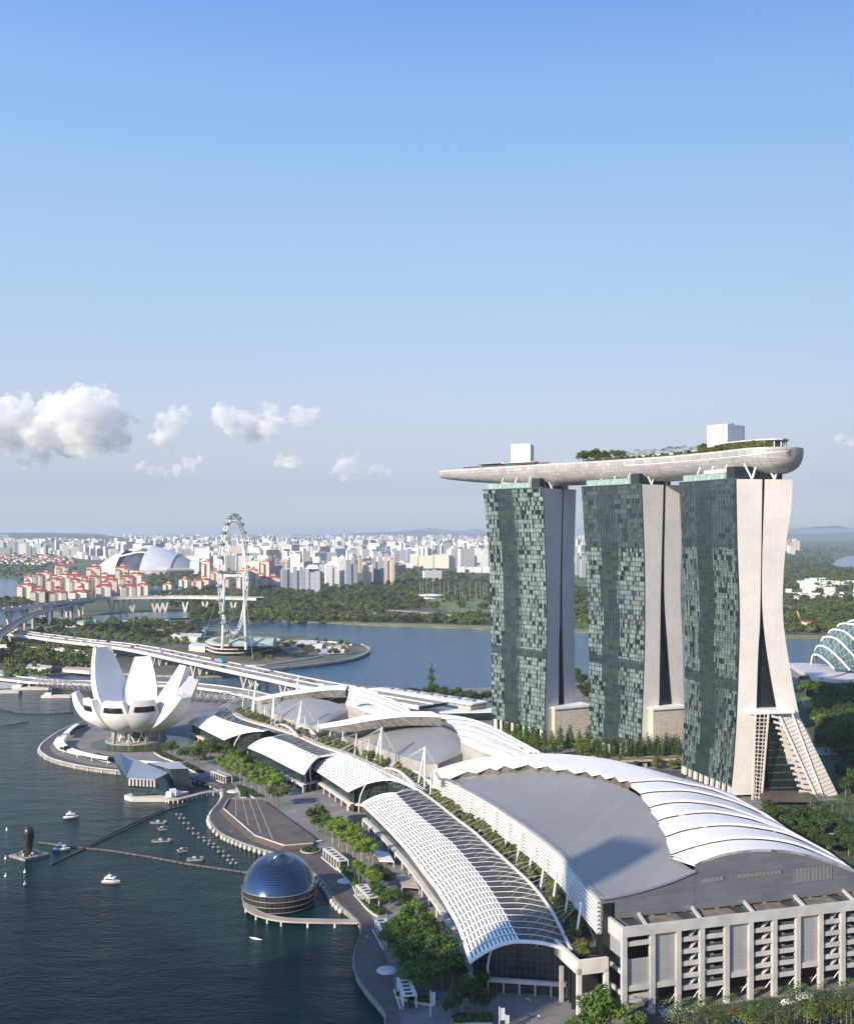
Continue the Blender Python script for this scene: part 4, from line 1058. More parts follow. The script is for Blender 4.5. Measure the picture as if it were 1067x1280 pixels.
def hall_lens(label, loc, lens, rim_out, rim_in, petal_lines, front, teeth, base=4.0):
    """a smaller hall: lens shaped grey roof, white rim behind it, white shells fanning to the far end"""
    t = thing('exhibition_hall', label, 'exhibition hall', loc)
    near = smooth_path([W(*p) for p in lens[0]], 5); far_ = smooth_path([W(*p) for p in lens[1]], 5)
    def rs(P, n):
        c = [0.0]
        for i in range(1, len(P)): c.append(c[-1]+(P[i]-P[i-1]).length)
        return [P[max(0,min(int(np.searchsorted(c, c[-1]*k/n))-1,len(P)-2))].lerp(P[max(1,min(int(np.searchsorted(c, c[-1]*k/n)),len(P)-1))], 0.5 if 0 < k < n else (0.0 if k == 0 else 1.0)) for k in range(n+1)]
    N = 24; near = rs(near, N); far_ = rs(far_, N)
    rows = []
    for j in range(9):
        f = j/8; rows.append([a.lerp(c, f) + Vector((0,0,math.sin(math.pi*f)*1.2)) for a, c in zip(near, far_)])
    b = MB(); b.grid(rows, 0, flip=True); b.build('grey_roof', hall_grey, t)
    b = MB(); b.grid([[Vector((p.x,p.y,base)) for p in near], near], 0, sm=False, flip=True); b.build('front_wall', M('hall_front', (0.36,0.34,0.31), 0.6, var=0.2) if 'hall_front' not in MATS else MATS['hall_front'], t)
    O = rs(smooth_path([W(*p) for p in rim_out], 5), 14); I = rs(smooth_path([W(*p) for p in rim_in], 5), 14)
    b = MB(); b.grid([I, [(i+o)/2+Vector((0,0,0.5)) for i,o in zip(I,O)], O], 0)
    b.build('rim_shell', petal_white, t)
    b = MB(); b.grid([[p-Vector((0,0,0.3)) for p in I],[p-Vector((0,0,teeth*min(1.0,0.15+k*0.2))) for k, p in enumerate(I)]], 0, sm=False); b.build('clerestory', truss_dark, t)
    for i in range(14):
        b = MB(); b.bar(I[i]+Vector((0,-0.6,-0.3)), I[i+1]+Vector((0,-1.5*min(1.0,0.15+i*0.2),-teeth*min(1.0,0.15+i*0.2))), 0.3); b.build('brace', grey_metal, t)
    b = MB(); b.grid([[Vector((p.x,p.y,base)) for p in O[4:]], O[4:]], 0, sm=False); b.build('rear_wall', M('rear_grey', (0.20,0.19,0.175), 0.7, var=0.2) if 'rear_grey' not in MATS else MATS['rear_grey'], t)
    prev = None
    PL_ = [smooth_path([W(*p) for p in ln], 5) for ln in petal_lines]
    PL_ = [rs(p, 16) for p in PL_]
    for k in range(len(PL_)-1):
        A_, B_ = PL_[k], [q-Vector((0,0,1.2)) for q in PL_[k+1]]
        b = MB(); b.grid([A_, [a.lerp(c,0.5)+Vector((0,0,0.7)) for a,c in zip(A_,B_)], B_], 0, flip=True)
        b.grid([[a-Vector((0,0,0.8)) for a in A_], A_], 0, sm=False, flip=True); b.build('roof_shell', petal_white, t)
    b = MB(); b.grid([[Vector((p.x,p.y,base)) for p in PL_[0]], [p-Vector((0,0,0.8)) for p in PL_[0]]], 0, sm=False, flip=True); b.build('gable_wall', gable_metal if False else MATS['hall_front'], t)
    return t
hall_lens('middle exhibition hall with a lens shaped grey roof and fanned white shells', (20,640,2.5),
    ([(428,916,22),(455,927,22.5),(490,941,23),(520,951,24),(541,956.5,25),(560,949.5,27),(578,941.5,29),(586,935,31)],
     [(428,916,22),(440,909,27),(470,905,32),(506,903.5,34),(540,906,35),(562,913,35),(577,922,34),(586,935,31)]),
    [(396,906,30),(430,900,35),(463,893,39),(506,889.5,42),(539,889.3,43)],
    [(400,911,29),(436,906,34),(468,900.5,38),(506,896.5,40.5),(551.5,897,41.5)],
    [[(575.6,926,36),(588,932,35.5),(602,938,34),(620,945,31)],
     [(572,917,38),(590,921,37.5),(615,931,35.5),(648,944,31)],
     [(568,909.6,39.5),(590,912,39.5),(620,923,37),(660,941.5,31.5)],
     [(559,902,40.7),(590,905,40.5),(625,919,38),(668,941,32)],
     [(551.5,897,41.6),(590,899.5,41.5),(625,913,39),(674,941,32.5)],
     [(539,889.3,43),(569,892.8,43),(607,905.8,40),(680,941,33)]], None, 5.5)
hall_lens('farthest exhibition hall with lens shaped grey roof behind the mast cluster', (-60,780,2.5),
    ([(316,880,22),(335,889,22.5),(360,899,23),(385,906,24),(397,907,25),(412,901,27),(428,893,29),(438,888,31)],
     [(316,880,22),(328,875,27),(350,872,31),(380,872,33.5),(405,875,34.5),(420,879,34),(431,883,33.5),(438,888,31)]),
    [(318,872.5,29),(350,866,34),(380,861,38),(410,857.5,41),(435,856,43)],
    [(320,876.5,28),(350,871,33),(380,866.5,37),(410,863,39.5),(432,863,41)],
    [[(432,879,36),(446,884,35.5),(456,888,34),(468,893,31)],
     [(434,872.5,38),(452,875,37.5),(475,883,35),(495,892,31)],
     [(436,866,39.5),(455,868.5,39),(480,878,36.5),(506,890,31.5)],
     [(436,861,41),(458,863,40.5),(485,874,37.5),(511,889,32)],
     [(435,856,43),(460,859,42),(490,872,38.5),(517,888.5,33)]], None, 5.5)

# flat white building and low canopies behind the halls
t = thing('flat_roof_block', 'long low white building with rows of roof lights by the water', 'building', (0,900,2.5))
def quad_block(t, pxs, z0, z1, mat, mtop, name='wall', rname='roof'):
    q = [W(x,y,z1) for x,y in pxs]; b = MB(); b.prism([(p.x,p.y) for p in q], z0, z1, 0, 0, True); b.build(name, mat, t)
    c = sum(((p) for p in q), Vector((0,0,0)))/len(q)
    b = MB(); b.prism([((p.x-c.x)*1.03+c.x, (p.y-c.y)*1.03+c.y) for p in q], z1+0.01, z1+1.2); b.build(rname, mtop, t)
    return q
colonnade_m = Mwindows('colonnade_wall', (0.50,0.47,0.43), (0.05,0.05,0.05), 2.2, 9.0, 0.7, 0.8)
q = quad_block(t, [(466,862),(486,860.5),(608,878),(588,881.5)], 2.5, 15, colonnade_m, white_paint)
for k in range(7):
    b = MB(); c = q[0].lerp(q[3], (k+0.6)/7.2).lerp(q[1].lerp(q[2], (k+0.6)/7.2), 0.5); b.box((c.x,c.y,16.22), (9,7,1.2), -0.5); b.build('skylight', grey_metal, t)
t = thing('flat_roof_block', 'lower white roofed terrace block below the row of roof lights', 'building', (20,860,2.5))
quad_block(t, [(508,884),(560,884.5),(613,886),(613,891),(560,892),(520,890)], 2.5, 9, dark_glass, white_paint)

# ---------------------------------------------------------------- the arcades: arched canopies with white louvres
arc_dark = Mpanel('arcade_roof', (0.052,0.049,0.047), (0.11,0.105,0.10), 60, 1.5, 0.5, metal=0.1, mortar=0.04, var=0.12, wear=0.25)
SPINE_PX = [(291,893),(298,898),(312,903.4),(342,912),(370,921),(399,934),(430,944.6),(470,962),(500,976),(521,988),(545,1005),(570,1025),(590,1040),(607,1055),(640,1085),(665,1109),(690,1142),(713,1189)]
SPINE = smooth_path([W(x,y,20.0) for x,y in SPINE_PX], 5)
def arcade(label, eave_px, ridge_px, spine_px, n_rib, open_end, louvre_to=1.0, dense=13, fill=0.66, zE=14.0, zR=21.5, zS=20.0):
    P_ = lambda pts, z: smooth_path([W(x,y,z) for x,y in pts], 6)
    def rs(P, n):
        c = [0.0]
        for i in range(1, len(P)): c.append(c[-1]+(P[i]-P[i-1]).length)
        out = []
        for k in range(n+1):
            d_ = c[-1]*k/n; i = max(1, min(int(np.searchsorted(c, d_)), len(c)-1)); f = (d_-c[i-1])/max(1e-6, c[i]-c[i-1]); out.append(P[i-1].lerp(P[i], f))
        return out
    N = n_rib
    E_, Rg, S_ = rs(P_(eave_px, zE), N), rs(P_(ridge_px, zR), N), rs(P_(spine_px, zS), N)
    mid = E_[N//2]
    t = thing('arcade_canopy', label, 'canopy', (mid.x, mid.y, 2.5))
    def prof(i, f, lift=0.0):
        """f 0 at the eave, 1 at the ridge line, 2 at the spine"""
        e, r, s = E_[i], Rg[i], S_[i]
        if f <= 1:
            q = e.lerp(r, f); q.z = zE + (zR-zE)*math.sin(f*math.pi/2)**0.9
        else:
            q = r.lerp(s, f-1); g = f-1; q.z = zR + 1.0*math.sin(g*math.pi)*0.9 + (zS-zR)*g
        q.z += lift
        return q
    K = 12
    b = MB()
    b.grid([[prof(i, f/K, -0.35) for i in range(N+1)] for f in range(K+1)], 0, flip=True); b.build('glass_vault', dark_glass if louvre_to >= 1 else dark_glass, t)
    b = MB(); rows = [[prof(i, 1+f/8) for i in range(N+1)] for f in range(9)]
    uvs = [[(f*2.0, i*6.0) for i in range(N+1)] for f in range(9)]
    b.grid(rows, 0, flip=True, uvs=[[(v, u) for u, v in r] for r in uvs]); dv_ = b.build('dark_vault', arc_dark, t)
    # white louvre slats lengthwise
    b = MB()
    for k in range(dense):
        f0, f1 = (k+0.02)/dense, (k+fill)/dense
        for i in range(N):
            if open_end and i > louvre_to*N: continue
            a0, a1 = prof(i, f0, 0.45), prof(i, f1, 0.45); c0, c1 = prof(i+1, f0, 0.45), prof(i+1, f1, 0.45)
            sh = 0.10
            b.add([a0.lerp(c0,sh), a1.lerp(c1,sh), a1.lerp(c1,1-sh*0.3), a0.lerp(c0,1-sh*0.3)])
    lv_ = b.build('louvre', petal_white, t)
    # arched ribs
    for i in range(N+1):
        b = MB(); b.tube([prof(i, f/10, 0.55) for f in range(11)], 0.24, 4)
        b.build('rib', white_paint, lv_)
        b = MB(); b.tube([prof(i, 1+f/8, 0.35) for f in range(9)], 0.14, 4); b.build('rib', white_paint, dv_)
    # end arches
    for i in (0, N):
        b = MB(); pts = [prof(i, f/10, 0.2) for f in range(21)]
        for k in range(len(pts)-1): b.bar(pts[k], pts[k+1], 0.9, 1.0)
        b.build('end_arch', petal_white, t)
    # eave beam, glass side wall, ledge and shop front
    b = MB()
    for i in range(N): b.bar(prof(i,0,0.1), prof(i+1,0,0.1), 0.6, 0.6)
    b.build('eave_beam', petal_white, t)
    inn = [prof(i, 0.14) for i in range(N+1)]
    glz = Mpanel('arcade_glass', (0.018,0.032,0.03), (0.10,0.13,0.12), 2.0, 2.2, 0.15, mortar=0.05, var=0.4) if 'arcade_glass' not in MATS else MATS['arcade_glass']
    c = [0.0]
    for i in range(N): c.append(c[-1]+(inn[i+1]-inn[i]).length)
    b = MB(); b.grid([[Vector((p.x,p.y,7.2)) for p in inn],[Vector((p.x,p.y,p.z-0.5)) for p in inn]], 0, sm=False, flip=True, uvs=[[(x,0) for x in c],[(x,8) for x in c]]); b.build('side_glazing', glz, t)
    led = offset_path(inn, 2.2)
    if (led[N//2]-S_[N//2]).length < (inn[N//2]-S_[N//2]).length: led = offset_path(inn, -2.2)
    b = MB()
    A_ = [Vector((p.x,p.y,7.2)) for p in led]; B_ = [Vector((p.x,p.y,7.2)) for p in inn]
    b.grid([B_, A_], 0, sm=False); b.grid([A_, [q-Vector((0,0,1.3)) for q in A_]], 0, sm=False); b.grid([[q-Vector((0,0,1.3)) for q in A_],[q-Vector((0,0,1.3)) for q in B_]], 0, sm=False)
    b.build('ledge', cream_plain, t)
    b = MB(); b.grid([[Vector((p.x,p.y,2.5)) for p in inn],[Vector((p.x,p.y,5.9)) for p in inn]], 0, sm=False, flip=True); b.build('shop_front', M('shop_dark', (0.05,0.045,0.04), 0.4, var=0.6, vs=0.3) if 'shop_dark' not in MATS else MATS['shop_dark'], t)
    for i in range(0, N+1, 2):
        b = MB(); p = led[i]; b.bar((p.x,p.y,2.5),(p.x,p.y,5.9),0.6); b.build('column', cream_plain, t)
    # glass end wall at the open end, with its base
    for i, inw in ((N, -1), (0, 1)):
        j = i + inw
        pts = [prof(i, f/10, -0.4).lerp(prof(j, f/10, -0.4), 0.85) for f in range(1, 21)]
        b = MB(); b.grid([[Vector((p.x,p.y,7.2)) for p in pts], pts], 0, sm=False, flip=(i == 0), uvs=[[(f*1.7,0) for f in range(20)],[(f*1.7,p.z-7.2) for f, p in enumerate(pts)]]); eg_ = b.build('end_glazing', glz, t)
        a0, a1 = pts[0], pts[-1]
        dr = (a1-a0); dr.z = 0; out = Vector((dr.y,-dr.x,0)).normalized()
        if out.dot(Vector((prof(i,1).x-prof(j,1).x, prof(i,1).y-prof(j,1).y, 0))) < 0: out = -out
        b = MB(); b.obox(Vector((a0.x,a0.y,6.2)), dr, out*1.6, (0,0,1.2)); b.build('end_ledge', cream_plain, eg_)
        b = MB(); b.obox(Vector((a0.x,a0.y,2.5)), dr, out*0.2, (0,0,3.6)); b.build('end_shop_front', MATS['shop_dark'], t)
        if i == N and open_end:
            for k in range(7):
                b = MB(); q = Vector((a0.x,a0.y,2.5)) + dr*(k/6) + out*1.3; b.bar(q, q+Vector((0,0,3.7)), 0.5); b.build('column', cream_plain, t)
            # bowed strut up to the eave
            b = MB(); p0 = Vector((a0.x,a0.y,7.2)) + dr*0.18 + out*2.0; p1 = prof(i, 0.42, -0.4)
            b.tube([p0, p0.lerp(p1,0.35)-dr.normalized()*0.8+Vector((0,0,0.6)), p0.lerp(p1,0.75)-dr.normalized()*0.5+Vector((0,0,0.5)), p1], 0.35, 6); b.build('bowed_strut', petal_white, t)
    # inner back wall under the spine
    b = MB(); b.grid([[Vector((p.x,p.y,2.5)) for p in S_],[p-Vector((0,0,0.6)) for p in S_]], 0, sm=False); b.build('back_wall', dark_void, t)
    return prof, N, t
ARC_A = arcade('nearest louvred arcade canopy curving along the waterfront promenade',
    [(452,1006),(478,1031),(505,1060),(531.5,1095),(547,1115),(560,1137),(573,1161),(587,1204)],
    [(495,993),(521,1017.5),(559,1049),(571,1060),(604,1099),(628,1136),(651,1178)],
    [(525,989.5),(545,1003.5),(570,1025),(607,1055),(640,1085),(665,1109),(690,1142),(712,1190)], 34, True)
ARC_B1 = arcade('short louvred arcade canopy facing the event plaza',
    [(381,955),(400,967),(418,978.5),(435,990)], [(427,943.5),(450,953),(470,964),(488,975)], [(446,952),(470,962),(498,975.5),(521,988)], 15, True, dense=13, fill=0.78)
ARC_B2 = arcade('white roofed arcade canopy behind the palm rows',
    [(310.6,935),(332,944),(356,956.5),(380,968.5)], [(340.6,922.7),(362,930),(380,938.5),(399,946.5)], [(366,920),(390,931),(412,939),(432,946)], 14, True, dense=8, fill=0.93)
ARC_C = arcade('farthest arcade canopy with silver louvres beside the lotus museum',
    [(235.6,903.4),(246,908),(262,916),(280,925)], [(267,895),(283,901.5),(305,908),(330,914)], [(282,884),(298,898),(318,906),(342.5,915)], 16, True, dense=12, fill=0.80)

# spine beam and the service deck between arcades and halls
def sp_strip(off0, off1, z0, z1, mat, name, thingname=None):
    b = MB(); A_, B_ = offset_path(SPINE, off0), offset_path(SPINE, off1)
    b.grid([[Vector((p.x,p.y,z0)) for p in A_],[Vector((p.x,p.y,z1)) for p in B_]], 0, sm=False); return b
b = MB()
b.tube([(p.x,p.y,20.6) for p in SPINE], 0.75, 8)
tag(b.build('spine_beam', M('spine_pale', (0.60,0.53,0.48), 0.5, var=0.1)), 'long pale pink spine beam running between arcades and exhibition halls', 'beam')
SIDE = 1 if offset_path(SPINE, 1.0)[40].x > SPINE[40].x else -1
b = MB()
terA, terB = offset_path(SPINE, SIDE*0.9), offset_path(SPINE, SIDE*14.0)
b.grid([[Vector((p.x,p.y,18.0)) for p in terA],[Vector((p.x,p.y,18.0)) for p in terB]], 0, sm=False, flip=(SIDE < 0))
struct(b.build('terrace', M('terrace_soil', (0.11,0.10,0.07), 0.9, var=0.4, vs=0.2)))
b = MB()
for oo in (1.6, 3.4):
    q = offset_path(SPINE, SIDE*oo)
    for i in range(len(q)-1):
        if q[i].y > 590: b.bar((q[i].x,q[i].y,21.2),(q[i+1].x,q[i+1].y,21.2),0.35,0.3)
for i in range(len(SPINE)-1):
    if SPINE[i].y > 590:
        for f in (0.0, 0.34, 0.67):
            p0 = offset_path(SPINE, SIDE*1.6); p1 = offset_path(SPINE, SIDE*3.4)
            a = p0[i].lerp(p0[i+1], f); c = p1[i].lerp(p1[i+1], f); b.bar((a.x,a.y,21.2),(c.x,c.y,21.2),0.25)
tag(b.build('service_walkway', M('walk_pink', (0.55,0.48,0.43), 0.6)), 'ladder like pale walkway beside the spine of the two farther halls', 'walkway')
for pts in ([(478,961.5),(486,960.5),(498,964),(510,974),(520,984)], [(508,967),(516,964.5),(524,966.5),(534,975),(541,985)], [(345,907),(352,905.5),(362,910),(370,919)], [(368,910.5),(376,908),(386,911.5),(393,918)]):
    b = MB(); q = smooth_path([W(x,y,zz) for (x,y),zz in zip(pts,[18,23,24.5,23,20][:len(pts)])], 4); A_ = q; 
    for i in range(len(q)-1): b.bar(q[i], q[i+1], 1.6, 0.7)
    for i in range(0, len(q), 2): b.bar((q[i].x,q[i].y,18), q[i], 0.25)
    tag(b.build('link_arch', petal_white), 'curved white link roof arching over a gap between the arcade and the halls', 'arch', 'link arches over the spine')

# masts with stay cables
MAST_PX = [((539,966.5),(537.6,995.7)),((556.6,970),(553,1006)),((573,982),(568.7,1016)),((589,992),(584,1028.6)),((604,1002),(599.6,1040)),((619,1014.7),(615,1055)),((635.6,1027),(630,1069)),((651,1040),(645,1083)),
  ((665.4,1057.7),(660,1099.5)),((680.8,1072.5),(675,1114)),((696,1090),(690,1136)),((711.8,1106),(704.5,1155)),((726,1128),(719,1180.6)),
  ((445.7,917),(442.7,945)),((461.6,923.5),(458,954)),((382,895),(379,922)),((398,899.7),(396,925)),((413.7,907),(411,932.5)),((428.7,913.7),(427,939)),
  ((332,881),(330,905)),((299,866),(297.5,890)),((304.5,870),(302,896)),((311.5,861),(310,884))]
mast_labels = {}
for i, (tp, bp) in enumerate(MAST_PX):
    base = W(bp[0], bp[1], 18.0); top = Dp(tp[0], tp[1], base.y)
    big = False
    near_n = i < 13
    lab = ('slim white mast with fanned cables beside the slatted eave of the largest hall' if near_n else 'slim white mast between the walkway and the grey roof of the middle hall' if i < 15 else 'slim white mast in the row along the ladder like walkway' if i < 19 else 'slim white mast in the cluster near the farthest hall')
    grp = ('masts beside the largest hall' if near_n else 'masts by the middle hall' if i < 15 else 'masts along the walkway' if i < 19 else 'masts near the farthest hall')
    t = thing('cable_mast', lab, 'mast', base, grp)
    b = MB(); b.tube([base, base.lerp(top,0.5), top], [0.36,0.45,0.28], 8); b.build('mast_pole', white_paint, t)
    j = min(range(len(SPINE)), key=lambda k: (Vector((SPINE[k].x,SPINE[k].y))-Vector((base.x,base.y))).length)
    dirn = (SPINE[min(j+1,len(SPINE)-1)]-SPINE[max(j-1,0)]).normalized(); perp = Vector((dirn.y,-dirn.x,0))*SIDE
    for sft in (-16,-5,6,16):
        b = MB()
        end = Vector((SPINE[j].x,SPINE[j].y,0)) - perp*13 + dirn*sft; end.z = 22.5
        b.tube([top, end], 0.055, 3, caps=False); b.build('stay_cable', white_paint, t)
    b = MB(); end = base + perp*7; end.z = 18; b.tube([top, end], 0.06, 3, caps=False); b.build('stay_cable', white_paint, t)
BIG = [((531,933.7),(522,984),(530.5,987),'tall white twin legged mast at the joint between the two nearer halls'),
       ((477,909.6),(468,957.7),(475,960),'tall white twin legged mast in front of the middle hall roof'),
       ((377,876),(369,919),(372,921),'tall white slanting mast between the middle and farthest halls'),
       ((342.5,868),(339,906),(341.5,906.5),'white twin mast before the left part of the farthest hall roof'),
       ((320,851),(313.5,900),(316,901),'tallest white mast rising over the bridge beside the farthest hall'),
       ((373,846),(370,866),(371.5,866.5),'small white mast rising in front of the bridge deck')]
for tp, b0, b1, lab in BIG:
    base = W(b0[0], b0[1], 18.0); base2 = W(b1[0], b1[1], 18.0); top = Dp(tp[0], tp[1], base.y)
    t = thing('cable_mast', lab, 'mast', base)
    b = MB(); b.tube([base, base.lerp(top,0.5), top], [0.5,0.62,0.4], 8); b.build('mast_leg', white_paint, t)
    b = MB(); b.tube([base2, base2.lerp(top,0.5), top], [0.5,0.62,0.4], 8); b.build('mast_leg', white_paint, t)
    j = min(range(len(SPINE)), key=lambda k: (Vector((SPINE[k].x,SPINE[k].y))-Vector((base.x,base.y))).length)
    dirn = (SPINE[min(j+1,len(SPINE)-1)]-SPINE[max(j-1,0)]).normalized(); perp = Vector((dirn.y,-dirn.x,0))*SIDE
    for sgn, dist, ns in ((-1,13,5),(1,10,3)):
        for k in range(ns):
            b = MB(); end = Vector((SPINE[j].x,SPINE[j].y,0)) + perp*sgn*dist + dirn*lerp(-22,22,k/(ns-1)); end.z = 22.0 if sgn < 0 else 30
            b.tube([top, end], 0.07, 3, caps=False); b.build('stay_cable', white_paint, t)

# cream terrace-end block beside the nearest arcade front
t = thing('terrace_block', 'cream open frame block at the end of the roof garden', 'building', W(742,1276,2.5))
c0 = W(722,1276,2.5); d_ = Vector((0.958,0.287,0)); n_ = Vector((-0.287,0.958,0)); wd = 11.0
hz = 19.2
for s_ in (0, wd-1.4):
    b = MB(); b.obox(c0+d_*s_, d_*1.4, n_*1.4, (0,0,hz-2.5)); b.build('column', cream_plain, t)
b = MB(); b.obox(c0+Vector((0,0,hz-4.6)), d_*wd, n_*1.4, (0,0,4.6)); b.build('beam', cream_plain, t)
b = MB(); b.obox(c0+Vector((0,0,6.5)), d_*wd, n_*1.3, (0,0,1.6)); b.build('beam', cream_plain, t)
b = MB(); b.obox(c0-d_*0.02+Vector((0,0,hz-4.6))+n_*1.41, d_*1.2, n_*18, (0,0,4.6)); b.obox(c0+n_*14, d_*1.2, n_*1.2, (0,0,hz-7.2)); b.build('return_wall', cream_plain, t)
b = MB(); b.obox(c0+d_*1.5+n_*8, d_*(wd-1.6), n_*0.4, (0,0,hz-3)); b.build('back_wall', dark_void, t)
# ---------------------------------------------------------------- the lotus shaped museum
petal_skin = Mpanel('petal_skin', (0.74,0.73,0.70), (0.60,0.59,0.57), 3.0, 3.0, 0.45, mortar=0.03, var=0.03, wear=0.08)
inner_skin = M('inner_skin', (0.80,0.79,0.77), 0.4, var=0.06, vs=0.06)
LC = Vector((-222, 824, 0))
museum = thing('lotus_museum', 'white lotus shaped museum of ten upturned petals on slanting dark legs', 'museum', (LC.x, LC.y, 2.5))
def petal(az, R_, Zt, wm, wt, r1=0.92, z1=12.0, depth=5.0, window=False, z0=13.0, w0=3.0):
    u = Vector((math.cos(R(az)), math.sin(R(az)), 0)); s = Vector((-u.y, u.x, 0))
    P0 = LC + Vector((0,0,z0)) + u*2.0; P1 = LC + u*R_*r1 + Vector((0,0,z1)); P2 = LC + u*R_ + Vector((0,0,Zt))
    n = 18; rows = []; inner_rows = []; outer_rows = []; tipf = None
    for i in range(n+1):
        t = i/n
        p = P0*(1-t)**2 + P1*2*t*(1-t) + P2*t*t
        T = ((P1-P0)*(1-t) + (P2-P1)*t).normalized(); N_ = s.cross(T).normalized()
        if N_.z > 0: N_ = -N_          # outwards and down
        w = (w0*(1-t)**2 + 2*wm*1.25*t*(1-t) + wt*t*t)
        bul = 2.2*math.sin(math.pi*min(1,t*0.9+0.1)) + 0.8
        d = depth*(0.25 + 0.75*math.sin(math.pi*min(1.0, t*1.05))**0.8) if t < 1 else depth*0.32
        d = depth*(0.35+0.65*math.sin(math.pi*(0.08+0.80*t)))
        outer_rows.append([p + s*w*q + N_*bul*(1-q*q) for q in [-1+2*k/8 for k in range(9)]])
        inner_rows.append([p + s*w*0.97*q - N_*d*(1-0.45*(1-q*q)) for q in [-1+2*k/8 for k in range(9)]])
    uv = [[(k*w*0.25, i*3.0) for k in range(9)] for i in range(n+1)]
    b = MB(); b.grid(outer_rows, 0, uvs=uv)
    b.grid([[outer_rows[i][0], inner_rows[i][0]] for i in range(n+1)], 0, sm=False); b.grid([[inner_rows[i][-1], outer_rows[i][-1]] for i in range(n+1)], 0, sm=False)
    o = b.build('petal', petal_skin, museum)
    b = MB(); b.grid(inner_rows, 0, flip=True); i_ = b.build('inner_face', inner_skin, o)
    # tip cap
    cap = outer_rows[-1] + list(reversed(inner_rows[-1]))
    b = MB(); b.add(cap); b.build('petal_tip', inner_skin, o)
    if window:
        b = MB(); r0, r1 = outer_rows[-3], outer_rows[-1]
        off = (Vector(outer_rows[-2][4])-Vector(inner_rows[-2][4])).normalized()*0.35
        rws = [[Vector(outer_rows[i][k])+off for k in range(1,8)] for i in (n-3,n-2)]; rws.append([Vector(outer_rows[n-2][k]).lerp(Vector(outer_rows[n-1][k]),0.5)+off for k in range(1,8)])
        b.grid(rws, 0); b.build('tip_window', dark_glass, o)
for args in [
    (146, 41, 71, 21.0, 7.4, 0.78, 15, 5.5), (97, 36, 62, 17.0, 6.3, 0.84, 15, 5.5), (40, 43, 55, 14.5, 5.4, 0.68, 14, 7.5), (8, 46.5, 47.5, 16.0, 3.0, 0.74, 10, 13.0),
    (-27, 48, 38.5, 19.0, 5.0, 0.76, 9, 15.0)]:
    petal(*args)
for args in [(-66, 37, 38, 15.0, 7.6, 0.95, 11, 9), (-102, 36.5, 37, 15.0, 7.6, 0.95, 11, 9), (-139, 39, 37.5, 15.0, 7.2, 0.95, 11, 8), (-176, 47, 39, 15.0, 6.0, 0.88, 11, 5.5), (66, 42, 37, 14.0, 5.0, 0.92, 11, 5.5)]:
    petal(*args, window=True)
# rain dish in the middle
b = MB(); rows = []
for k in range(6):
    rr = 4 + 19*k/5; zz = 17 + 9*(k/5)**2
    rows.append([(LC.x+rr*math.cos(2*math.pi*a/24), LC.y+rr*math.sin(2*math.pi*a/24), zz) for a in range(24)])
b.grid(rows, 0, close=True); b.add(list(reversed(rows[0]))); b.build('rain_dish', inner_skin, museum)
b = MB(); b.tube([LC+Vector((0,0,3)), LC+Vector((0,0,14))], [9,7], 16); b.build('glazed_core', teal_glass, museum)
for k in range(10):
    an = 2*math.pi*(k+0.5)/10; dv = Vector((math.cos(an), math.sin(an), 0))
    b = MB(); b.bar(LC+dv*21+Vector((0,0,2.6)), LC+dv*19+Vector((0,0,17.5)), 1.7); b.build('leg', grey_metal, museum)
for k in range(10):
    an = 2*math.pi*k/10; dv = Vector((math.cos(an), math.sin(an), 0)); d2 = Vector((math.cos(an+0.5), math.sin(an+0.5), 0))
    b = MB(); b.bar(LC+dv*13+Vector((0,0,2.6)), LC+d2*14+Vector((0,0,15)), 0.7); b.bar(LC+d2*13+Vector((0,0,2.6)), LC+dv*14+Vector((0,0,15)), 0.7); b.build('brace', white_paint, museum)
# pond, plinth and walkways of the island
pond_m = M('pond', (0.055,0.075,0.018), 0.25, col2=(0.03,0.045,0.02), vs=0.05, spec=0.2)
sheet('pond_water', [(LC.x+8+38*math.cos(2*math.pi*a/40), LC.y-14+33*math.sin(2*math.pi*a/40)) for a in range(40)], 2.62, pond_m)
b = MB(); b.tube([LC+Vector((0,0,2.63)), LC+Vector((0,0,3.0))], 23, 32); struct(b.build('museum_plinth_ground', concrete))
iso = [p for p in ISLE]
inner = []
for p in iso:
    v = Vector((LC.x-p.x, LC.y-p.y, 0)); inner.append(Vector((p.x,p.y,0)) + v.normalized()*8.0)
b = MB(); b.grid([[Vector((p.x,p.y,2.56)) for p in iso],[Vector((p.x,p.y,2.56)) for p in inner]], 0, sm=False); struct(b.build('island_path', boards))
b = MB(); b.grid([[Vector((p.x,p.y,1.7)) for p in iso],[Vector((p.x,p.y,2.9)) for p in iso],[Vector((p.x,p.y,2.9))+(Vector((LC.x-p.x,LC.y-p.y,0))).normalized()*1.2 for p in iso]], 0, sm=False); struct(b.build('island_kerb', pale_concrete))
for i in range(2, len(iso)-20, 2):
    p = iso[i]; b = MB(); b.bar((p.x,p.y-0.4,-0.5),(p.x,p.y-0.4,2.2),0.8); tag(b.build('island_pile', pale_concrete), 'short pale pile under the rim of the museum island', 'pile', 'piles of the museum island')
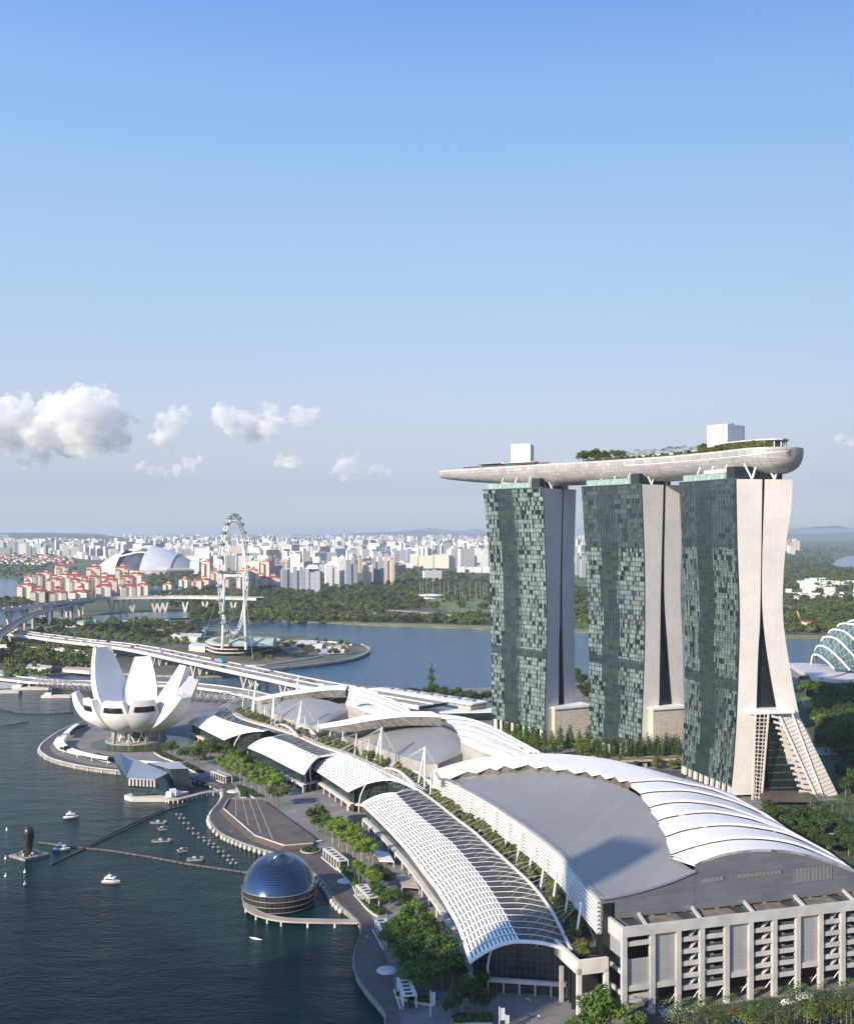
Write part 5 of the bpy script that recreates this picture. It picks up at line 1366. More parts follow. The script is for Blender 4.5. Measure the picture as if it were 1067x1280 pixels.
# covered walkways: white roofs on posts following the rim
def covered(label, i0, i1, inset, wd):
    seg = iso[i0:i1]
    A_, B_ = [], []
    for p in seg:
        v = Vector((LC.x-p.x, LC.y-p.y, 0)).normalized(); A_.append(Vector((p.x,p.y,6.6))+v*inset); B_.append(Vector((p.x,p.y,7.2))+v*(inset+wd))
    t = thing('covered_walkway', label, 'walkway roof', (A_[0].x, A_[0].y, 2.5))
    b = MB(); b.grid([A_, B_], 0, sm=False); up = Vector((0,0,0.6)); b.grid([[q-up for q in A_], A_], 0, sm=False, flip=True); b.grid([[q-up for q in B_],[q-up for q in A_]], 0, sm=False); b.build('roof', white_paint, t)
    for k in range(0, len(A_), 3):
        b = MB(); q = A_[k].lerp(B_[k], 0.5); b.bar((q.x,q.y,2.6), q, 0.5); b.build('post', white_paint, t)
    return t
covered('white roofed curved walkway in front of the lotus museum pond', 12, 21, 13, 5)
covered('white roofed curved walkway on the outer tip of the museum island', 22, 33, 11, 7)
covered('white roofed walkway behind the museum pond', 35, 44, 12, 5)
t = covered('straight white walkway roof between the lotus museum and the crystal pavilion', 1, 10, 12, 3)

# ---------------------------------------------------------------- crystal pavilion
cp = thing('crystal_pavilion', 'faceted glass island pavilion with two crystal volumes and striped roof', 'pavilion', (-175,660,0))
stripe_roof = Mpanel('stripe_roof', (0.56,0.57,0.57), (0.13,0.15,0.16), 90, 2.5, 0.4, metal=0.2, mortar=0.55, var=0.04, coord='Object', rz=0.55)
facet = Mpanel('facet_glass', (0.035,0.065,0.058), (0.16,0.20,0.18), 2.2, 2.2, 0.12, mortar=0.06, var=0.35, off=0.5)
def pxY(x, y, Y): return Dp(x, y, Y)
a1, a2, a3, a4, a5 = pxY(140.5,943,668), pxY(150,941.5,690), pxY(211,966,668), pxY(193.6,974.5,650), pxY(157.5,972,646)
b1, b2, b3 = pxY(166,995,648), pxY(206,999.5,648), pxY(158,985,660)
def poly(name, pts, m, parent, two=True):
    b = MB(); pts = [Vector(p) for p in pts]
    n = (pts[1]-pts[0]).cross(pts[2]-pts[0]).normalized(); ux = (pts[1]-pts[0]).normalized(); uy = n.cross(ux)
    b.add(pts, 0, [((p-pts[0]).dot(ux), (p-pts[0]).dot(uy)) for p in pts]); return b.build(name, m, parent)
poly('roof', [a1,a5,a4,a3,a2], stripe_roof, cp)
poly('glass_facet', [a1,b3,b1,a5], facet, cp)
poly('glass_facet', [a5,b1,pxY(196,992,649),a4], facet, cp)
poly('glass_facet', [a4,pxY(196,992,649),pxY(206.5,996,650),a3], teal_glass, cp)
poly('glass_facet', [a3,pxY(206.5,996,650),pxY(222,990,668),pxY(214,966,680)], facet, cp)
b = MB(); p0, p1 = pxY(162,982,645.5), pxY(193,984,648)
for k in range(8):
    q = p0.lerp(p1, k/7); b.bar(q, q+Vector((0,0,4.0)), 1.0, 1.0)
b.bar(p0+Vector((0,0,4.2)), p1+Vector((0,0,4.2)), 0.6); b.build('terrace_screen', pale_concrete, cp)
b = MB(); b.prism([(b1.x-6,b1.y+3),(b1.x,b1.y-3),(b2.x+3,b2.y-3),(b2.x+12,b2.y+12),(b1.x+6,b2.y+24)], -0.5, 2.6); b.build('plinth', pale_concrete, cp)
c1, c2, c3, c4_, = pxY(184,953.5,690), pxY(224,952,700), pxY(235.5,961,676), pxY(212,961.5,664)
d1, d2, d3 = pxY(205,988,664), pxY(220,988,664), pxY(241,985,672)
poly('roof', [c4_,c3,c2,c1], M('flat_grey_roof', (0.48,0.47,0.45), 0.5, var=0.1), cp)
poly('glass_facet', [c4_,d2,d3,c3], facet, cp); poly('glass_facet', [c1,d1,d2,c4_], facet, cp); poly('glass_facet', [c3,d3,pxY(238,978,700),c2], facet, cp)
b = MB(); q = pxY(212,996,650)
for k in range(3): b.box((q.x+k*2.0,q.y-1+k,2.6), (3.5,4,2.5+1.3*(k%2)), 0.4*k)
b.build('white_entrance', white_paint, cp)
# small jetty and moored craft beside it
b = MB(); b.box(W(173,1000,0.3), (8,3,0.8), 0.1); tag(b.build('pontoon', pale_concrete), 'flat pale pontoon moored at the foot of the crystal pavilion', 'pontoon')
def small_boat(name, label, pos, L_, Wd, col, rz, cabin=True, group=None):
    t = thing(name, label, 'boat', pos, group); t.rotation_euler = (0,0,rz)
    rows = []
    for k in range(9):
        f = k/8; x = (f-0.5)*L_; w = Wd/2*(1-abs(2*f-1)**2.6*(1.0 if f > 0.5 else 0.35)); sheer = 1.0+0.35*f*f
        rows.append([(x,-w,sheer),(x,-w*0.75,0.0),(x,0,-0.25),(x,w*0.75,0.0),(x,w,sheer)])
    b = MB(); b.grid(rows, 0); b.add([r[0] for r in rows]+[r[-1] for r in reversed(rows)]); b.add(list(reversed(rows[0]))); o = b.build('hull', col, None); o.parent = t
    if cabin:
        b = MB(); b.prism([(-L_*0.32,-Wd*0.36),(L_*0.16,-Wd*0.36),(L_*0.26,0),(L_*0.16,Wd*0.36),(-L_*0.32,Wd*0.36)], 1.1, 2.5); o = b.build('cabin', white_paint); o.parent = t; cb_ = o
        b = MB(); b.box((-L_*0.06,0,2.52), (L_*0.56,Wd*0.86,0.2)); b.box((-L_*0.1,0,2.73),(L_*0.2,Wd*0.5,0.9)); o = b.build('cabin_roof', white_paint); o.parent = cb_
        b = MB(); b.box((-L_*0.06,0,1.6), (L_*0.40,Wd*0.74,0.6)); o = b.build('cabin_window', dark_glass); o.parent = cb_
        b = MB(); b.tube([(-L_*0.1,0,3.5),(-L_*0.12,0,5.0)],0.06,5); o = b.build('aerial', white_paint); o.parent = t
    else:
        b = MB()
        for k in range(3): b.box((-L_*0.25+k*L_*0.2,0,0.6), (0.4,Wd*0.8,0.15))
        o = b.build('bench', wood_brown); o.parent = t
    return t
small_boat('small_boat', 'small red boat moored beside the crystal pavilion', W(165.5,999,0.1), 6, 2.4, M('red_hull', (0.42,0.05,0.04), 0.4), 0.1, False)
small_boat('motor_boat', 'white cabin boat in open water below the crystal pavilion', W(89,1023,0.1), 8.5, 3.4, white_paint, 0.25)
small_boat('motor_boat', 'white cabin boat beside the floating boom near the dark sculpture', W(77,1063,0.1), 8.5, 3.4, white_paint, 0.1)
small_boat('motor_boat', 'lone white cabin boat nearest to the viewer', W(139,1104,0.1), 8.5, 3.6, white_paint, -0.1)
# workboats and small rafts inside the boom
wb = M('raft_grey', (0.27,0.25,0.23), 0.8, var=0.4, vs=0.8)
for i, (x, y, lw, rz, lab) in enumerate([(199,1029,(10,2.6),0.05,'long thin grey raft nearest the crystal pavilion'),(204,1037,(5,4),0.4,'square dark raft beside the long thin one'),(203,1052,(11,3.2),0.15,'long pale raft in the middle of the boomed water'),(229,1064,(5.5,3.8),0.5,'dark square raft under the string of floats'),(245,1075,(9,4),0.2,'rusty humped raft close to the boom')]):
    t = thing('work_raft', lab, 'raft', W(x,y,0.0)); t.rotation_euler = (0,0,rz)
    b = MB(); b.prism([(-lw[0]/2,-lw[1]/2),(lw[0]*0.35,-lw[1]/2),(lw[0]/2,0),(lw[0]*0.35,lw[1]/2),(-lw[0]/2,lw[1]/2)], -0.2, 0.7); o = b.build('deck', wb); o.parent = t
    for k in range(4):
        b = MB(); b.box((-lw[0]*0.3+k*lw[0]*0.2, (k%2-0.5)*lw[1]*0.4, 0.71), (1.2,1.0,0.5+0.3*(k%3)), 0.3*k); o = b.build('crate', pale_concrete if k % 2 else dark_metal); o.parent = t
# dark sculpture on its raft
t = thing('floating_sculpture', 'dark upright oval sculpture standing on a square raft in the bay', 'sculpture', W(36,1072,0))
q = W(36,1071,0)
b = MB(); b.prism([(q.x-9.5,q.y-1),(q.x+1,q.y-8),(q.x+10,q.y+1),(q.x,q.y+8)], -0.3, 1.2, 0); b.build('raft', wb, t)
b = MB(); rows = []
for k in range(15):
    f = k/14; z = 1.21 + 14.2*f; r_ = 1.35 + 1.35*math.sin(math.pi*min(1,max(0,(f-0.15)/0.85))**0.9)**1.0 if f < 1 else 0.05
    r_ = float(np.interp(f, [0,0.15,0.45,0.75,0.9,0.97,1.0],[1.55,1.5,2.15,2.75,2.3,1.3,0.05]))
    rows.append([(q.x+r_*math.cos(2*math.pi*a/16), q.y+r_*math.sin(2*math.pi*a/16), z) for a in range(16)])
b.grid(rows, 0, close=True); b.build('figure', Mpanel('scales', (0.05,0.055,0.045), (0.02,0.02,0.02), 0.9, 0.9, 0.35, metal=0.3, mortar=0.08, coord='Object', var=0.4), t)
rnd = random.Random(7)
for k in range(16):
    an = 2*math.pi*k/16; r_ = 3.2 + 2.6*rnd.random()
    b = MB(); b.box((q.x+r_*math.cos(an)*1.05, q.y+r_*math.sin(an)*0.8, 1.21), (0.9+rnd.random()*0.8,1.0,0.6+1.2*rnd.random()), rnd.random()*3); b.build('boulder', [dark_metal, wb, concrete][k%3], t)
# floating booms: lines of dark floats
def boom(label, pts, wd, mat, grp=None):
    P = smooth_path([W(x,y,0.2) for x,y in pts], 6); b = MB()
    last = None
    for i in range(len(P)-1):
        n = max(1, int((P[i+1]-P[i]).length/2.6))
        for k in range(n):
            a, c = P[i].lerp(P[i+1], (k+0.06)/n), P[i].lerp(P[i+1], (k+0.94)/n); b.bar(a, c, wd, 0.5)
    o = b.build('floating_boom', mat); tag(o, label, 'boom', grp); return o
boom('straight double boom of dark floats crossing towards the crystal pavilion', [(63,1081),(110,1059),(160,1035),(205,1014),(232,1007)], 1.3, M('boom_dark', (0.035,0.035,0.037), 0.7))
boom('outer strand of dark floats alongside the straight boom', [(66,1079),(112,1056),(160,1032),(204,1012)], 0.7, MATS['boom_dark'])
boom('rusty brown boom running from the dark raft past the glass dome', [(48,1053),(85,1058),(112,1061),(140,1064),(190,1072),(240,1081),(310,1091)], 1.2, M('boom_rust', (0.15,0.12,0.10), 0.8, var=0.4, vs=0.5))
boom('boom of black floats across the inner basin near the left shore', [(-10,886),(12,889),(22,892),(60,892.5),(92,890.5)], 1.5, MATS['boom_dark'])
boom('thin jetty arm of floats at the left shore', [(-10,906.5),(10,906),(36,901.5)], 1.8, MATS['boom_rust'])
fl = smooth_path([W(x,y,0) for x,y in [(224,1019),(233,1030),(245,1043),(259,1052),(270,1060),(283,1071),(292,1080)]], 6)
b = MB()
for i in range(len(fl)-1): b.bar(fl[i]+Vector((0,0,0.1)), fl[i+1]+Vector((0,0,0.1)), 0.5)
tag(b.build('float_line', MATS['boom_dark']), 'dark rope line carrying the string of pale floats', 'rope')
fb = MB(); fb.box((0,0,-0.1),(1.6,2.2,0.9)); fb.box((0,0,0.81),(0.7,1.0,0.5)); fme = fb.mesh('float_buoy', wb)
for i in range(0, len(fl), 3):
    for sd in (-1,1):
        o = inst('float_buoy', fme, fl[i]+Vector((sd*1.3,0,0)), None, 0.6, 0.75); tag(o, 'pale block float tied along the rope line near the stage', 'buoy', 'floats along the rope line')
for i, (x,y) in enumerate([(8.5,1038),(7,1074),(7,1096),(31,1091),(31,1106)]):
    b = MB(); q = W(x,y,0); b.tube([q+Vector((0,0,-0.3)), q+Vector((0,0,0.6)), q+Vector((0,0,0.7)), q+Vector((0,0,1.7))], [0.6,0.6,0.25,0.15], 8)
    tag(b.build('marker_buoy', white_paint), 'small white marker buoy near the dark sculpture', 'buoy', 'marker buoys near the sculpture')

# ---------------------------------------------------------------- the glass dome on the water
SPY = 470.0
sc_ = Dp(349,1113,SPY); SR = 46.0*SPY/F
dome = thing('glass_dome', 'mirrored round glass dome standing in the water off the promenade', 'dome building', (sc_.x, sc_.y, 0))
b = MB(); rows_t, rows_m, rows_b = [], [], []
def ring(lat, rr=SR): return [sc_ + Vector((rr*math.cos(lat)*math.cos(2*math.pi*a/48), rr*math.cos(lat)*math.sin(2*math.pi*a/48), rr*math.sin(lat))) for a in range(48)]
dome_mat, nt_, p_ = nodes_of('dome_mirror'); p_.inputs['Base Color'].default_value = (0.15,0.18,0.23,1); p_.inputs['Metallic'].default_value = 0.95; p_.inputs['Roughness'].default_value = 0.12
dome_low = Mpanel('dome_low_glass', (0.035,0.035,0.03), (0.16,0.16,0.15), 2.0, 9.0, 0.15, mortar=0.05, var=0.3)
nl = 22
prev = None
lat0 = R(8)
bands = []
for k in range(nl):   # stepped ring louvres up the dome
    l0 = lerp(lat0, R(84), k/nl); l1 = lerp(lat0, R(84), (k+1)/nl)
    b.grid([ring(l0, SR*1.012), ring(l0+(l1-l0)*0.82, SR*0.998)], 0, close=True)
    b.grid([ring(l0+(l1-l0)*0.82, SR*0.998), ring(l1, SR*1.012)], 0, close=True)
b.build('upper_shell', dome_mat, dome)
b = MB(); b.tube([sc_+Vector((0,0,SR*0.985)), sc_+Vector((0,0,SR*1.004))], [2.4,2.2], 20); b.build('top_cap', dark_metal, dome)
b = MB(); ls = [lerp(R(-50), lat0, k/8) for k in range(9)]
b.grid([ring(l, SR*0.985) for l in ls], 0, close=True, uvs=[[(a*2.0, (l+1)*15) for a in range(48)] for l in ls]); b.build('lower_glazing', dome_low, dome)
for k in range(7):
    b = MB(); rr = ring(lerp(R(-42), lat0, k/6), SR*1.01); rr.append(rr[0]); b.tube(rr, 0.16, 4, caps=False); b.build('ring_fin', grey_metal, dome)
b = MB(); l_ = ring(R(-52), SR*1.0); b.grid([[Vector((p.x,p.y,-0.5)) for p in l_], l_], 0, close=True); b.build('base_drum', dark_metal, dome)
for k in range(14):
    an = 2*math.pi*k/14; b = MB(); q = sc_+Vector((math.cos(an)*SR*0.72, math.sin(an)*SR*0.72, 0)); b.bar((q.x,q.y,2.6),(q.x,q.y,6.2),0.5); b.build('inner_column', white_paint, dome)
# boardwalk round it
bwp = smooth_path([W(x,y,2.4) for x,y in [(303,1116),(304,1131),(312,1140),(330,1147),(356,1151.5),(400,1153),(447,1153.5)]], 6)
t = thing('dome_walkway', 'curved boardwalk on posts circling the glass dome to the shore', 'walkway', bwp[0])
q2 = offset_path(bwp, 4.0)
if (q2[20]-sc_).length > (bwp[20]-sc_).length: q2 = offset_path(bwp, -4.0)
b = MB(); b.grid([[Vector((p.x,p.y,2.4)) for p in bwp],[Vector((p.x,p.y,2.4)) for p in q2]], 0, sm=False); b.grid([[Vector((p.x,p.y,1.7)) for p in bwp],[Vector((p.x,p.y,2.4)) for p in bwp]], 0, sm=False); b.build('deck', M('pale_boards', (0.42,0.34,0.28), 0.7, var=0.2), t)
b = MB(); b.tube([p+Vector((0,0,1.1)) for p in bwp], 0.07, 4)
for p in bwp[::1]: b.bar(p, p+Vector((0,0,1.1)), 0.1)
b.build('railing', grey_metal, t)
for x, y in [(320,1146),(334,1150.5),(351.5,1154),(384.5,1156),(418.5,1156),(307,1137)]:
    b = MB(); q = W(x, y-2, 2.0); b.tube([(q.x,q.y,-1.5),(q.x,q.y,1.7)], 0.42, 8); b.build('pile', white_paint, t)
b = MB(); b.tube([W(312,1172,0.05), W(318,1173.5,0.12), W(327,1175,0.05)], [0.15,0.5,0.12], 6); tag(b.build('rowing_shell', white_paint), 'thin white rowing boat on the water just below the dome walkway', 'boat')
# bridge walk from the crystal pavilion to the shore
bp = smooth_path([W(x,y,2.3) for x,y in [(207,999),(222,999.5),(240,995.5),(258,991),(281,988.5)]], 6)
t = thing('pavilion_walkway', 'pale boardwalk on many short posts between the crystal pavilion and promenade', 'walkway', bp[0])
q2 = offset_path(bp, -3.2)
b = MB(); b.grid([[p for p in bp],[Vector((p.x,p.y,2.3)) for p in q2]], 0, sm=False); b.grid([[p-Vector((0,0,0.7)) for p in bp], bp], 0, sm=False); b.build('deck', MATS['pale_boards'], t)
b = MB(); b.tube([p+Vector((0,0,1.1)) for p in bp], 0.08, 4)
for p in bp: b.bar(p, p+Vector((0,0,1.1)), 0.1)
b.build('railing', white_paint, t)
for p in bp[::2]:
    b = MB(); b.bar((p.x,p.y+0.3,-1),(p.x,p.y+0.3,1.6),0.5); b.build('pile', white_paint, t)
bp = smooth_path([W(x,y,2.6) for x,y in [(238,972),(250,976),(262,981),(272,986)]], 4)
t = thing('pavilion_footbridge', 'dark footbridge behind the crystal pavilion', 'footbridge', bp[0])
b = MB(); q2 = offset_path(bp, -5); b.grid([bp,[Vector((p.x,p.y,2.6)) for p in q2]], 0, sm=False); b.grid([[p-Vector((0,0,0.8)) for p in bp], bp], 0, sm=False); b.build('deck', boards, t)

# ---------------------------------------------------------------- event plaza stage
st_px = [(279.5,1012),(286,999.5),(329,1000.5),(394.5,1048.5),(391,1055.5),(355.5,1058.5),(319,1046)]
stg = [W(x,y,3.9) for x,y in st_px]
t = thing('timber_stage', 'broad brown timber event stage beside the curved promenade', 'stage', stg[0])
b = MB(); b.prism([(p.x,p.y) for p in stg], 2.5, 3.9); b.build('platform', Mpanel('stage_boards', (0.125,0.092,0.08), (0.07,0.052,0.047), 26, 0.8, 0.75, mortar=0.05, var=0.14, coord='Object', rz=0.98, wear=0.25, vs=0.12), t)
c_ = sum(stg, Vector((0,0,0)))/len(stg)
for k in range(4):
    b = MB(); f = (k+1)/5; a, c = stg[1].lerp(stg[2], f), stg[0].lerp(stg[6], f*0.3).lerp(stg[5], f); b.bar(Vector((a.x,a.y,3.92)), Vector((c.x,c.y,3.92)), 0.2, 0.06); b.build('joint_strip', pale_concrete, t)
b = MB()
edge = [stg[1], stg[0], stg[6], stg[5], stg[4]]
for i in range(len(edge)-1):
    for s_ in range(3): b.bar(edge[i]+Vector((-0.8*s_,-0.8*s_,-0.45*s_-0.2)), edge[i+1]+Vector((-0.8*s_,-0.8*s_,-0.45*s_-0.2)), 0.9, 0.4)
b.build('step', wood_brown, t)
b = MB(); b.bar(edge[0]+Vector((0,0,0.9)), edge[1]+Vector((0,0,0.9)), 0.15)
for i in range(len(edge)-1): b.bar(edge[i]+Vector((0,0,0.55)), edge[i+1]+Vector((0,0,0.55)), 0.5, 0.5)
b.build('kerb', pale_concrete, t)
b = MB(); q = W(394,1052,2.6)
for k in range(6):
    a = W(366+6*k,1060-1.3*k,2.6); c = W(372+6*k,1058.7-1.3*k,2.6); b.bar(a+Vector((0,0,0.4)), c+Vector((0,0,0.4)), 1.6, 0.8)
tag(b.build('stone_bench', pale_concrete), 'low curved pale stone bench at the near corner of the timber stage', 'bench')
def planter(label, x, y, r_, sq=0.7):
    q = W(x,y,2.53); t = thing('planter', label, 'planter', q)
    rr = lambda k, z: [(k*r_*math.cos(2*math.pi*a/20), k*r_*math.sin(2*math.pi*a/20), z) for a in range(20)]
    b = MB(); b.grid([rr(0.9,0), rr(1,0.3), rr(1.03,0.8), rr(0.9,0.8)], 0, close=True, sm=False); o = b.build('rim', pale_concrete); o.parent = t
    b = MB(); rnd = random.Random(int(x))
    for k in range(260):
        an, rad = rnd.random()*6.28, r_*0.9*math.sqrt(rnd.random()); z = 0.8 + 1.1*(1-(rad/r_)**2)*rnd.random() + 0.1
        p = Vector((rad*math.cos(an), rad*math.sin(an), z)); u = Vector((rnd.gauss(0,1),rnd.gauss(0,1),rnd.gauss(0,1))).normalized()*0.4; v = u.orthogonal().normalized()*0.35
        b.add([p-u-v,p+u-v,p+u+v,p-u+v])
    o = b.build('shrub', hedge_leaf); o.parent = t
planter('round planter of clipped shrubs beside the stone bench', 388, 1064.5, 5.0)
for lab, x, y, r_ in [('pale round paved disc set in the boardwalk beside the dome', 431, 1102, 3.6), ('pale round disc in the shaded boardwalk at the bottom', 484, 1213.5, 4.0), ('white domed skylight disc near the pavilion footbridge', 292, 989.5, 4.4)]:
    q = W(x,y,2.55); b = MB(); rows = [[(q.x+r_*f*math.cos(2*math.pi*a/24), q.y+r_*f*math.sin(2*math.pi*a/24), z) for a in range(24)] for f, z in ((1,2.55),(0.97,2.85),(0.5,3.1),(0.05,3.15))]
    b.grid(rows, 0, close=True); tag(b.build('ground_disc', pale_concrete), lab, 'paving disc')
# dark ring pool on the plaza
t = thing('ring_pool', 'round dark sunken pool ring on the paved plaza', 'pool', W(452,1025,2.5)); q = W(452,1023,2.5)
for k0, k1, z0, z1, mt, nm in ((8.2,9.2,2.56,2.75,paving,'rim'),(0.1,8.2,2.55,2.58,dark_void,'water')):
    b = MB(); b.grid([[(q.x+k*math.cos(2*math.pi*a/32), q.y+k*math.sin(2*math.pi*a/32), z) for a in range(32)] for k, z in ((k1,z1),(k0,z1),(k0,z0))], 0, close=True, sm=False); b.build(nm, mt, t)

# white pergola shelters along the boardwalk
def shelter(label, pts, h=4.0):
    (x0,y0),(x1,y1) = pts
    a, c = W(x0,y0,2.5), W(x1,y1,2.5); t = thing('shelter', label, 'shelter', a)
    d = (c-a); L_ = d.length; d.normalize(); n = Vector((d.y,-d.x,0)); 
    if n.x < 0: n = -n
    wd = 4.4; up = Vector((0,0,1))
    b = MB(); b.obox(a+up*h - n*0.3, d*L_, n*(wd+0.6), up*0.45)
    o = b.build('roof', cream_plain, t)
    for k in range(5):
        b = MB(); b.obox(a+up*(h+0.46)+d*(L_*(k+0.25)/5)+n*0.8, d*(L_*0.1), n*(wd-2), up*0.06); b.build('roof_light', dark_metal, t)
    for k in range(7):
        b = MB(); q = a+d*(L_*k/6); b.bar(q, q+up*h, 0.32); b.build('post', white_paint, t)
        b = MB(); q = q+n*wd; b.bar(q, q+up*h, 0.32); b.build('post', white_paint, t)
    b = MB(); b.obox(a+n*(wd*0.5), d*L_, n*0.15, up*(h-0.6)); b.build('screen', dark_void, t)
    b = MB(); b.obox(a-n*1.2, d*L_, n*0.5, up*0.5); b.build('ledge', pale_concrete, t)
SHEL = [('white slatted shelter near the crystal pavilion footbridge', ((264,972.5),(282,979.5))), ('white shelter beside the bright palm rows past the stage', ((404,1072),(424,1088.5))), ('white shelter opposite the round paved disc', ((445,1119),(461,1136))),
        ('white shelter opposite the landing of the dome walkway', ((468.5,1163),(482.5,1188))), ('nearest white shelter beside the dark shaded trees', ((496,1238),(504,1262)))]
for lab, pts in SHEL: shelter(lab, pts)
# hedged kerb boxes between boardwalk and trees
def hedge(label, pts, wd, h, grp='hedges along the promenade'):
    P = smooth_path([W(x,y,2.5) for x,y in pts], 5); t = thing('hedge', label, 'hedge', P[0])
    b = MB()
    for i in range(len(P)-1): b.bar(P[i]+Vector((0,0,0.35)), P[i+1]+Vector((0,0,0.35)), wd+0.7, 0.7)
    b.build('planter_wall', pale_concrete, t)
    b = MB(); rnd = random.Random(int(pts[0][0]*7)); tot = sum((P[i+1]-P[i]).length for i in range(len(P)-1))
    for i in range(len(P)-1):
        d = P[i+1]-P[i]; n = Vector((d.y,-d.x,0)).normalized()
        for k in range(int(d.length*26*wd/2)):
            p = P[i]+d*rnd.random()+n*(rnd.random()-0.5)*wd+Vector((0,0,0.6+h*rnd.random()**0.6)); u = Vector((rnd.gauss(0,1),rnd.gauss(0,1),rnd.gauss(0,1))).normalized()*0.33; v = u.orthogonal().normalized()*0.3
            b.add([p-u-v,p+u-v,p+u+v,p-u+v])
    b.build('leaves', hedge_leaf, t)
hedge('clipped hedge strip in a pale planter near the pavilion footbridge', [(231,957),(242,963),(252,968)], 4, 1.2)
hedge('bright hedge strip beside the white skylight disc', [(303,987),(313,993),(322,998)], 4, 1.3)
hedge('short bright hedge below the skylight disc', [(298,985),(303,992),(304,998)], 3, 1.5)
hedge('low yellow hedge past the second shelter', [(425,1084),(433,1094),(441,1102)], 3.5, 1.8)
hedge('low hedge beside the third shelter', [(438,1098),(446,1110),(450,1120)], 3, 1.5)
hedge('clipped hedge in the planter before the fourth shelter', [(458,1130),(468,1140),(478,1146)], 4, 1.4)
hedge('dark hedge strip behind the white banner', [(498,1246),(520,1252),(545,1256)], 3, 1.2)
hedge('clipped hedge block at the bottom edge of the plaza', [(565,1278),(590,1277),(615,1277)], 5, 1.2)
hedge('leafy planting along the curved walkway on the museum island', [(70,928),(76,936),(90,941),(108,945)], 4, 1.8)
hedge('leafy planting behind the pond walkway of the museum', [(118,947),(132,951),(142,953)], 5, 2.2)
hedge('planting strip on the far rim of the museum island', [(80,920),(92,914),(108,909)], 4, 1.8)
hedge('planting between the museum pond and the row trees', [(196,941),(206,947),(222,953)], 4, 1.6)
# ---------------------------------------------------------------- trees
def leaf_cloud(seed, lobes, n, size, flat=0.0, inner=0.25):
    """leaf sized faces spread through the lobes of a crown"""
    rnd = random.Random(seed); b = MB()
    wts = [l[3]**2*l[4] if len(l) > 4 else l[3]**3 for l in lobes]; tot = sum(wts)
    for l, w in zip(lobes, wts):
        rz = l[4] if len(l) > 4 else l[3]
        for k in range(int(n*w/tot)+1):
            d = Vector((rnd.gauss(0,1),rnd.gauss(0,1),rnd.gauss(0,1))).normalized()
            rr = (inner + (1-inner)*rnd.random()**0.45) * (0.86+0.28*noise.noise(d*2.3+Vector((seed,l[0],l[1]))))
            p = Vector((l[0]+d.x*l[3]*rr, l[1]+d.y*l[3]*rr, l[2]+d.z*rz*rr))
            nrm = (d*0.9 + Vector((rnd.gauss(0,.6),rnd.gauss(0,.6),rnd.gauss(0,.6)+0.35))).normalized()
            u = nrm.orthogonal().normalized(); u.rotate(Matrix.Rotation(rnd.random()*6.28, 3, nrm)) if hasattr(u,'rotate') else None
            v = nrm.cross(u); s = size*(0.6+0.8*rnd.random()); u = u*s; v = v*s*0.7
            b.add([p-u, p-v*0.8+u*0.1, p+u, p+v*0.8+u*0.1])
    return b
def trunk_mb(h, r, limbs, seed, lean=0.0):
    rnd = random.Random(seed); b = MB()
    top = Vector((lean,0,h)); b.tube([(0,0,-0.1),(lean*0.4,0,h*0.5),top],[r*1.25,r,r*0.7],7)
    for k in range(limbs):
        an = 2*math.pi*k/limbs + rnd.random(); L_ = h*(0.25+0.25*rnd.random()); st = top*(0.72+0.25*rnd.random())
        b.tube([st, st+Vector((math.cos(an)*L_*0.6, math.sin(an)*L_*0.6, L_*0.7)), st+Vector((math.cos(an)*L_, math.sin(an)*L_, L_*1.3))],[r*0.5,r*0.35,r*0.12],5)
    return b
TREES = {}
def tree_kind(name, crown_mb, trunk, leaf, bk):
    TREES[name] = (crown_mb.mesh('crown', leaf), trunk.mesh('trunk', bk))
def plant(kind, name, label, pos, group=None, sc=1.0, rz=0.0, cat='tree'):
    t = thing(name, label, cat, pos, group, rz); t.scale = (sc,sc,sc) if not isinstance(sc, tuple) else sc
    inst('crown', TREES[kind][0], (0,0,0), t); inst('trunk', TREES[kind][1], (0,0,0), t)
    return t
def rnd_lobes(seed, n, spread, z0, z1, r0, r1, squash=0.8):
    rnd = random.Random(seed); out = []
    for k in range(n):
        an = 2*math.pi*k/n + rnd.random()*0.8; d = spread*math.sqrt(rnd.random()); r = lerp(r0, r1, rnd.random())
        out.append((d*math.cos(an), d*math.sin(an), lerp(z0, z1, rnd.random())-0.25*d, r, r*squash))
    return out
for i in range(3):    # broad rain trees
    tree_kind('broad%d'%i, leaf_cloud(10+i, rnd_lobes(10+i, 13, 4.6, 6.8, 10.8, 1.9, 3.1, 0.78), 1900, 0.45), trunk_mb(6.5, 0.32, 5, i), leaf_green, bark)
for i in range(3):    # dark dense trees
    tree_kind('dense%d'%i, leaf_cloud(20+i, rnd_lobes(20+i, 12, 3.9, 5.5, 10.5, 1.8, 3.0, 0.85), 1500, 0.45), trunk_mb(6.0, 0.35, 5, 9+i), leaf_dark, bark)
for i in range(3):    # slim bright row trees
    tree_kind('slim%d'%i, leaf_cloud(30+i, rnd_lobes(30+i, 8, 2.5, 6.9, 9.4, 1.2, 2.1, 0.8), 900, 0.40), trunk_mb(7.2, 0.16, 4, 19+i, 0.2*i), leaf_bright, pale_bark)
for i in range(2):    # small garden trees
    tree_kind('small%d'%i, leaf_cloud(40+i, rnd_lobes(40+i, 8, 2.2, 2.2, 5.2, 1.2, 2.1, 0.85), 800, 0.36), trunk_mb(2.8, 0.14, 4, 29+i), leaf_olive, bark)
for i in range(2):    # cone shaped trees
    lb = [(0.15*math.sin(k*2+i), 0.15*math.cos(k*3), 2.0+k*1.35, 2.5*(1-k/9.0)+0.35, 1.1) for k in range(9)]
    tree_kind('cone%d'%i, leaf_cloud(50+i, lb, 1000, 0.38), trunk_mb(3.0, 0.2, 0, 39+i), leaf_green, bark)
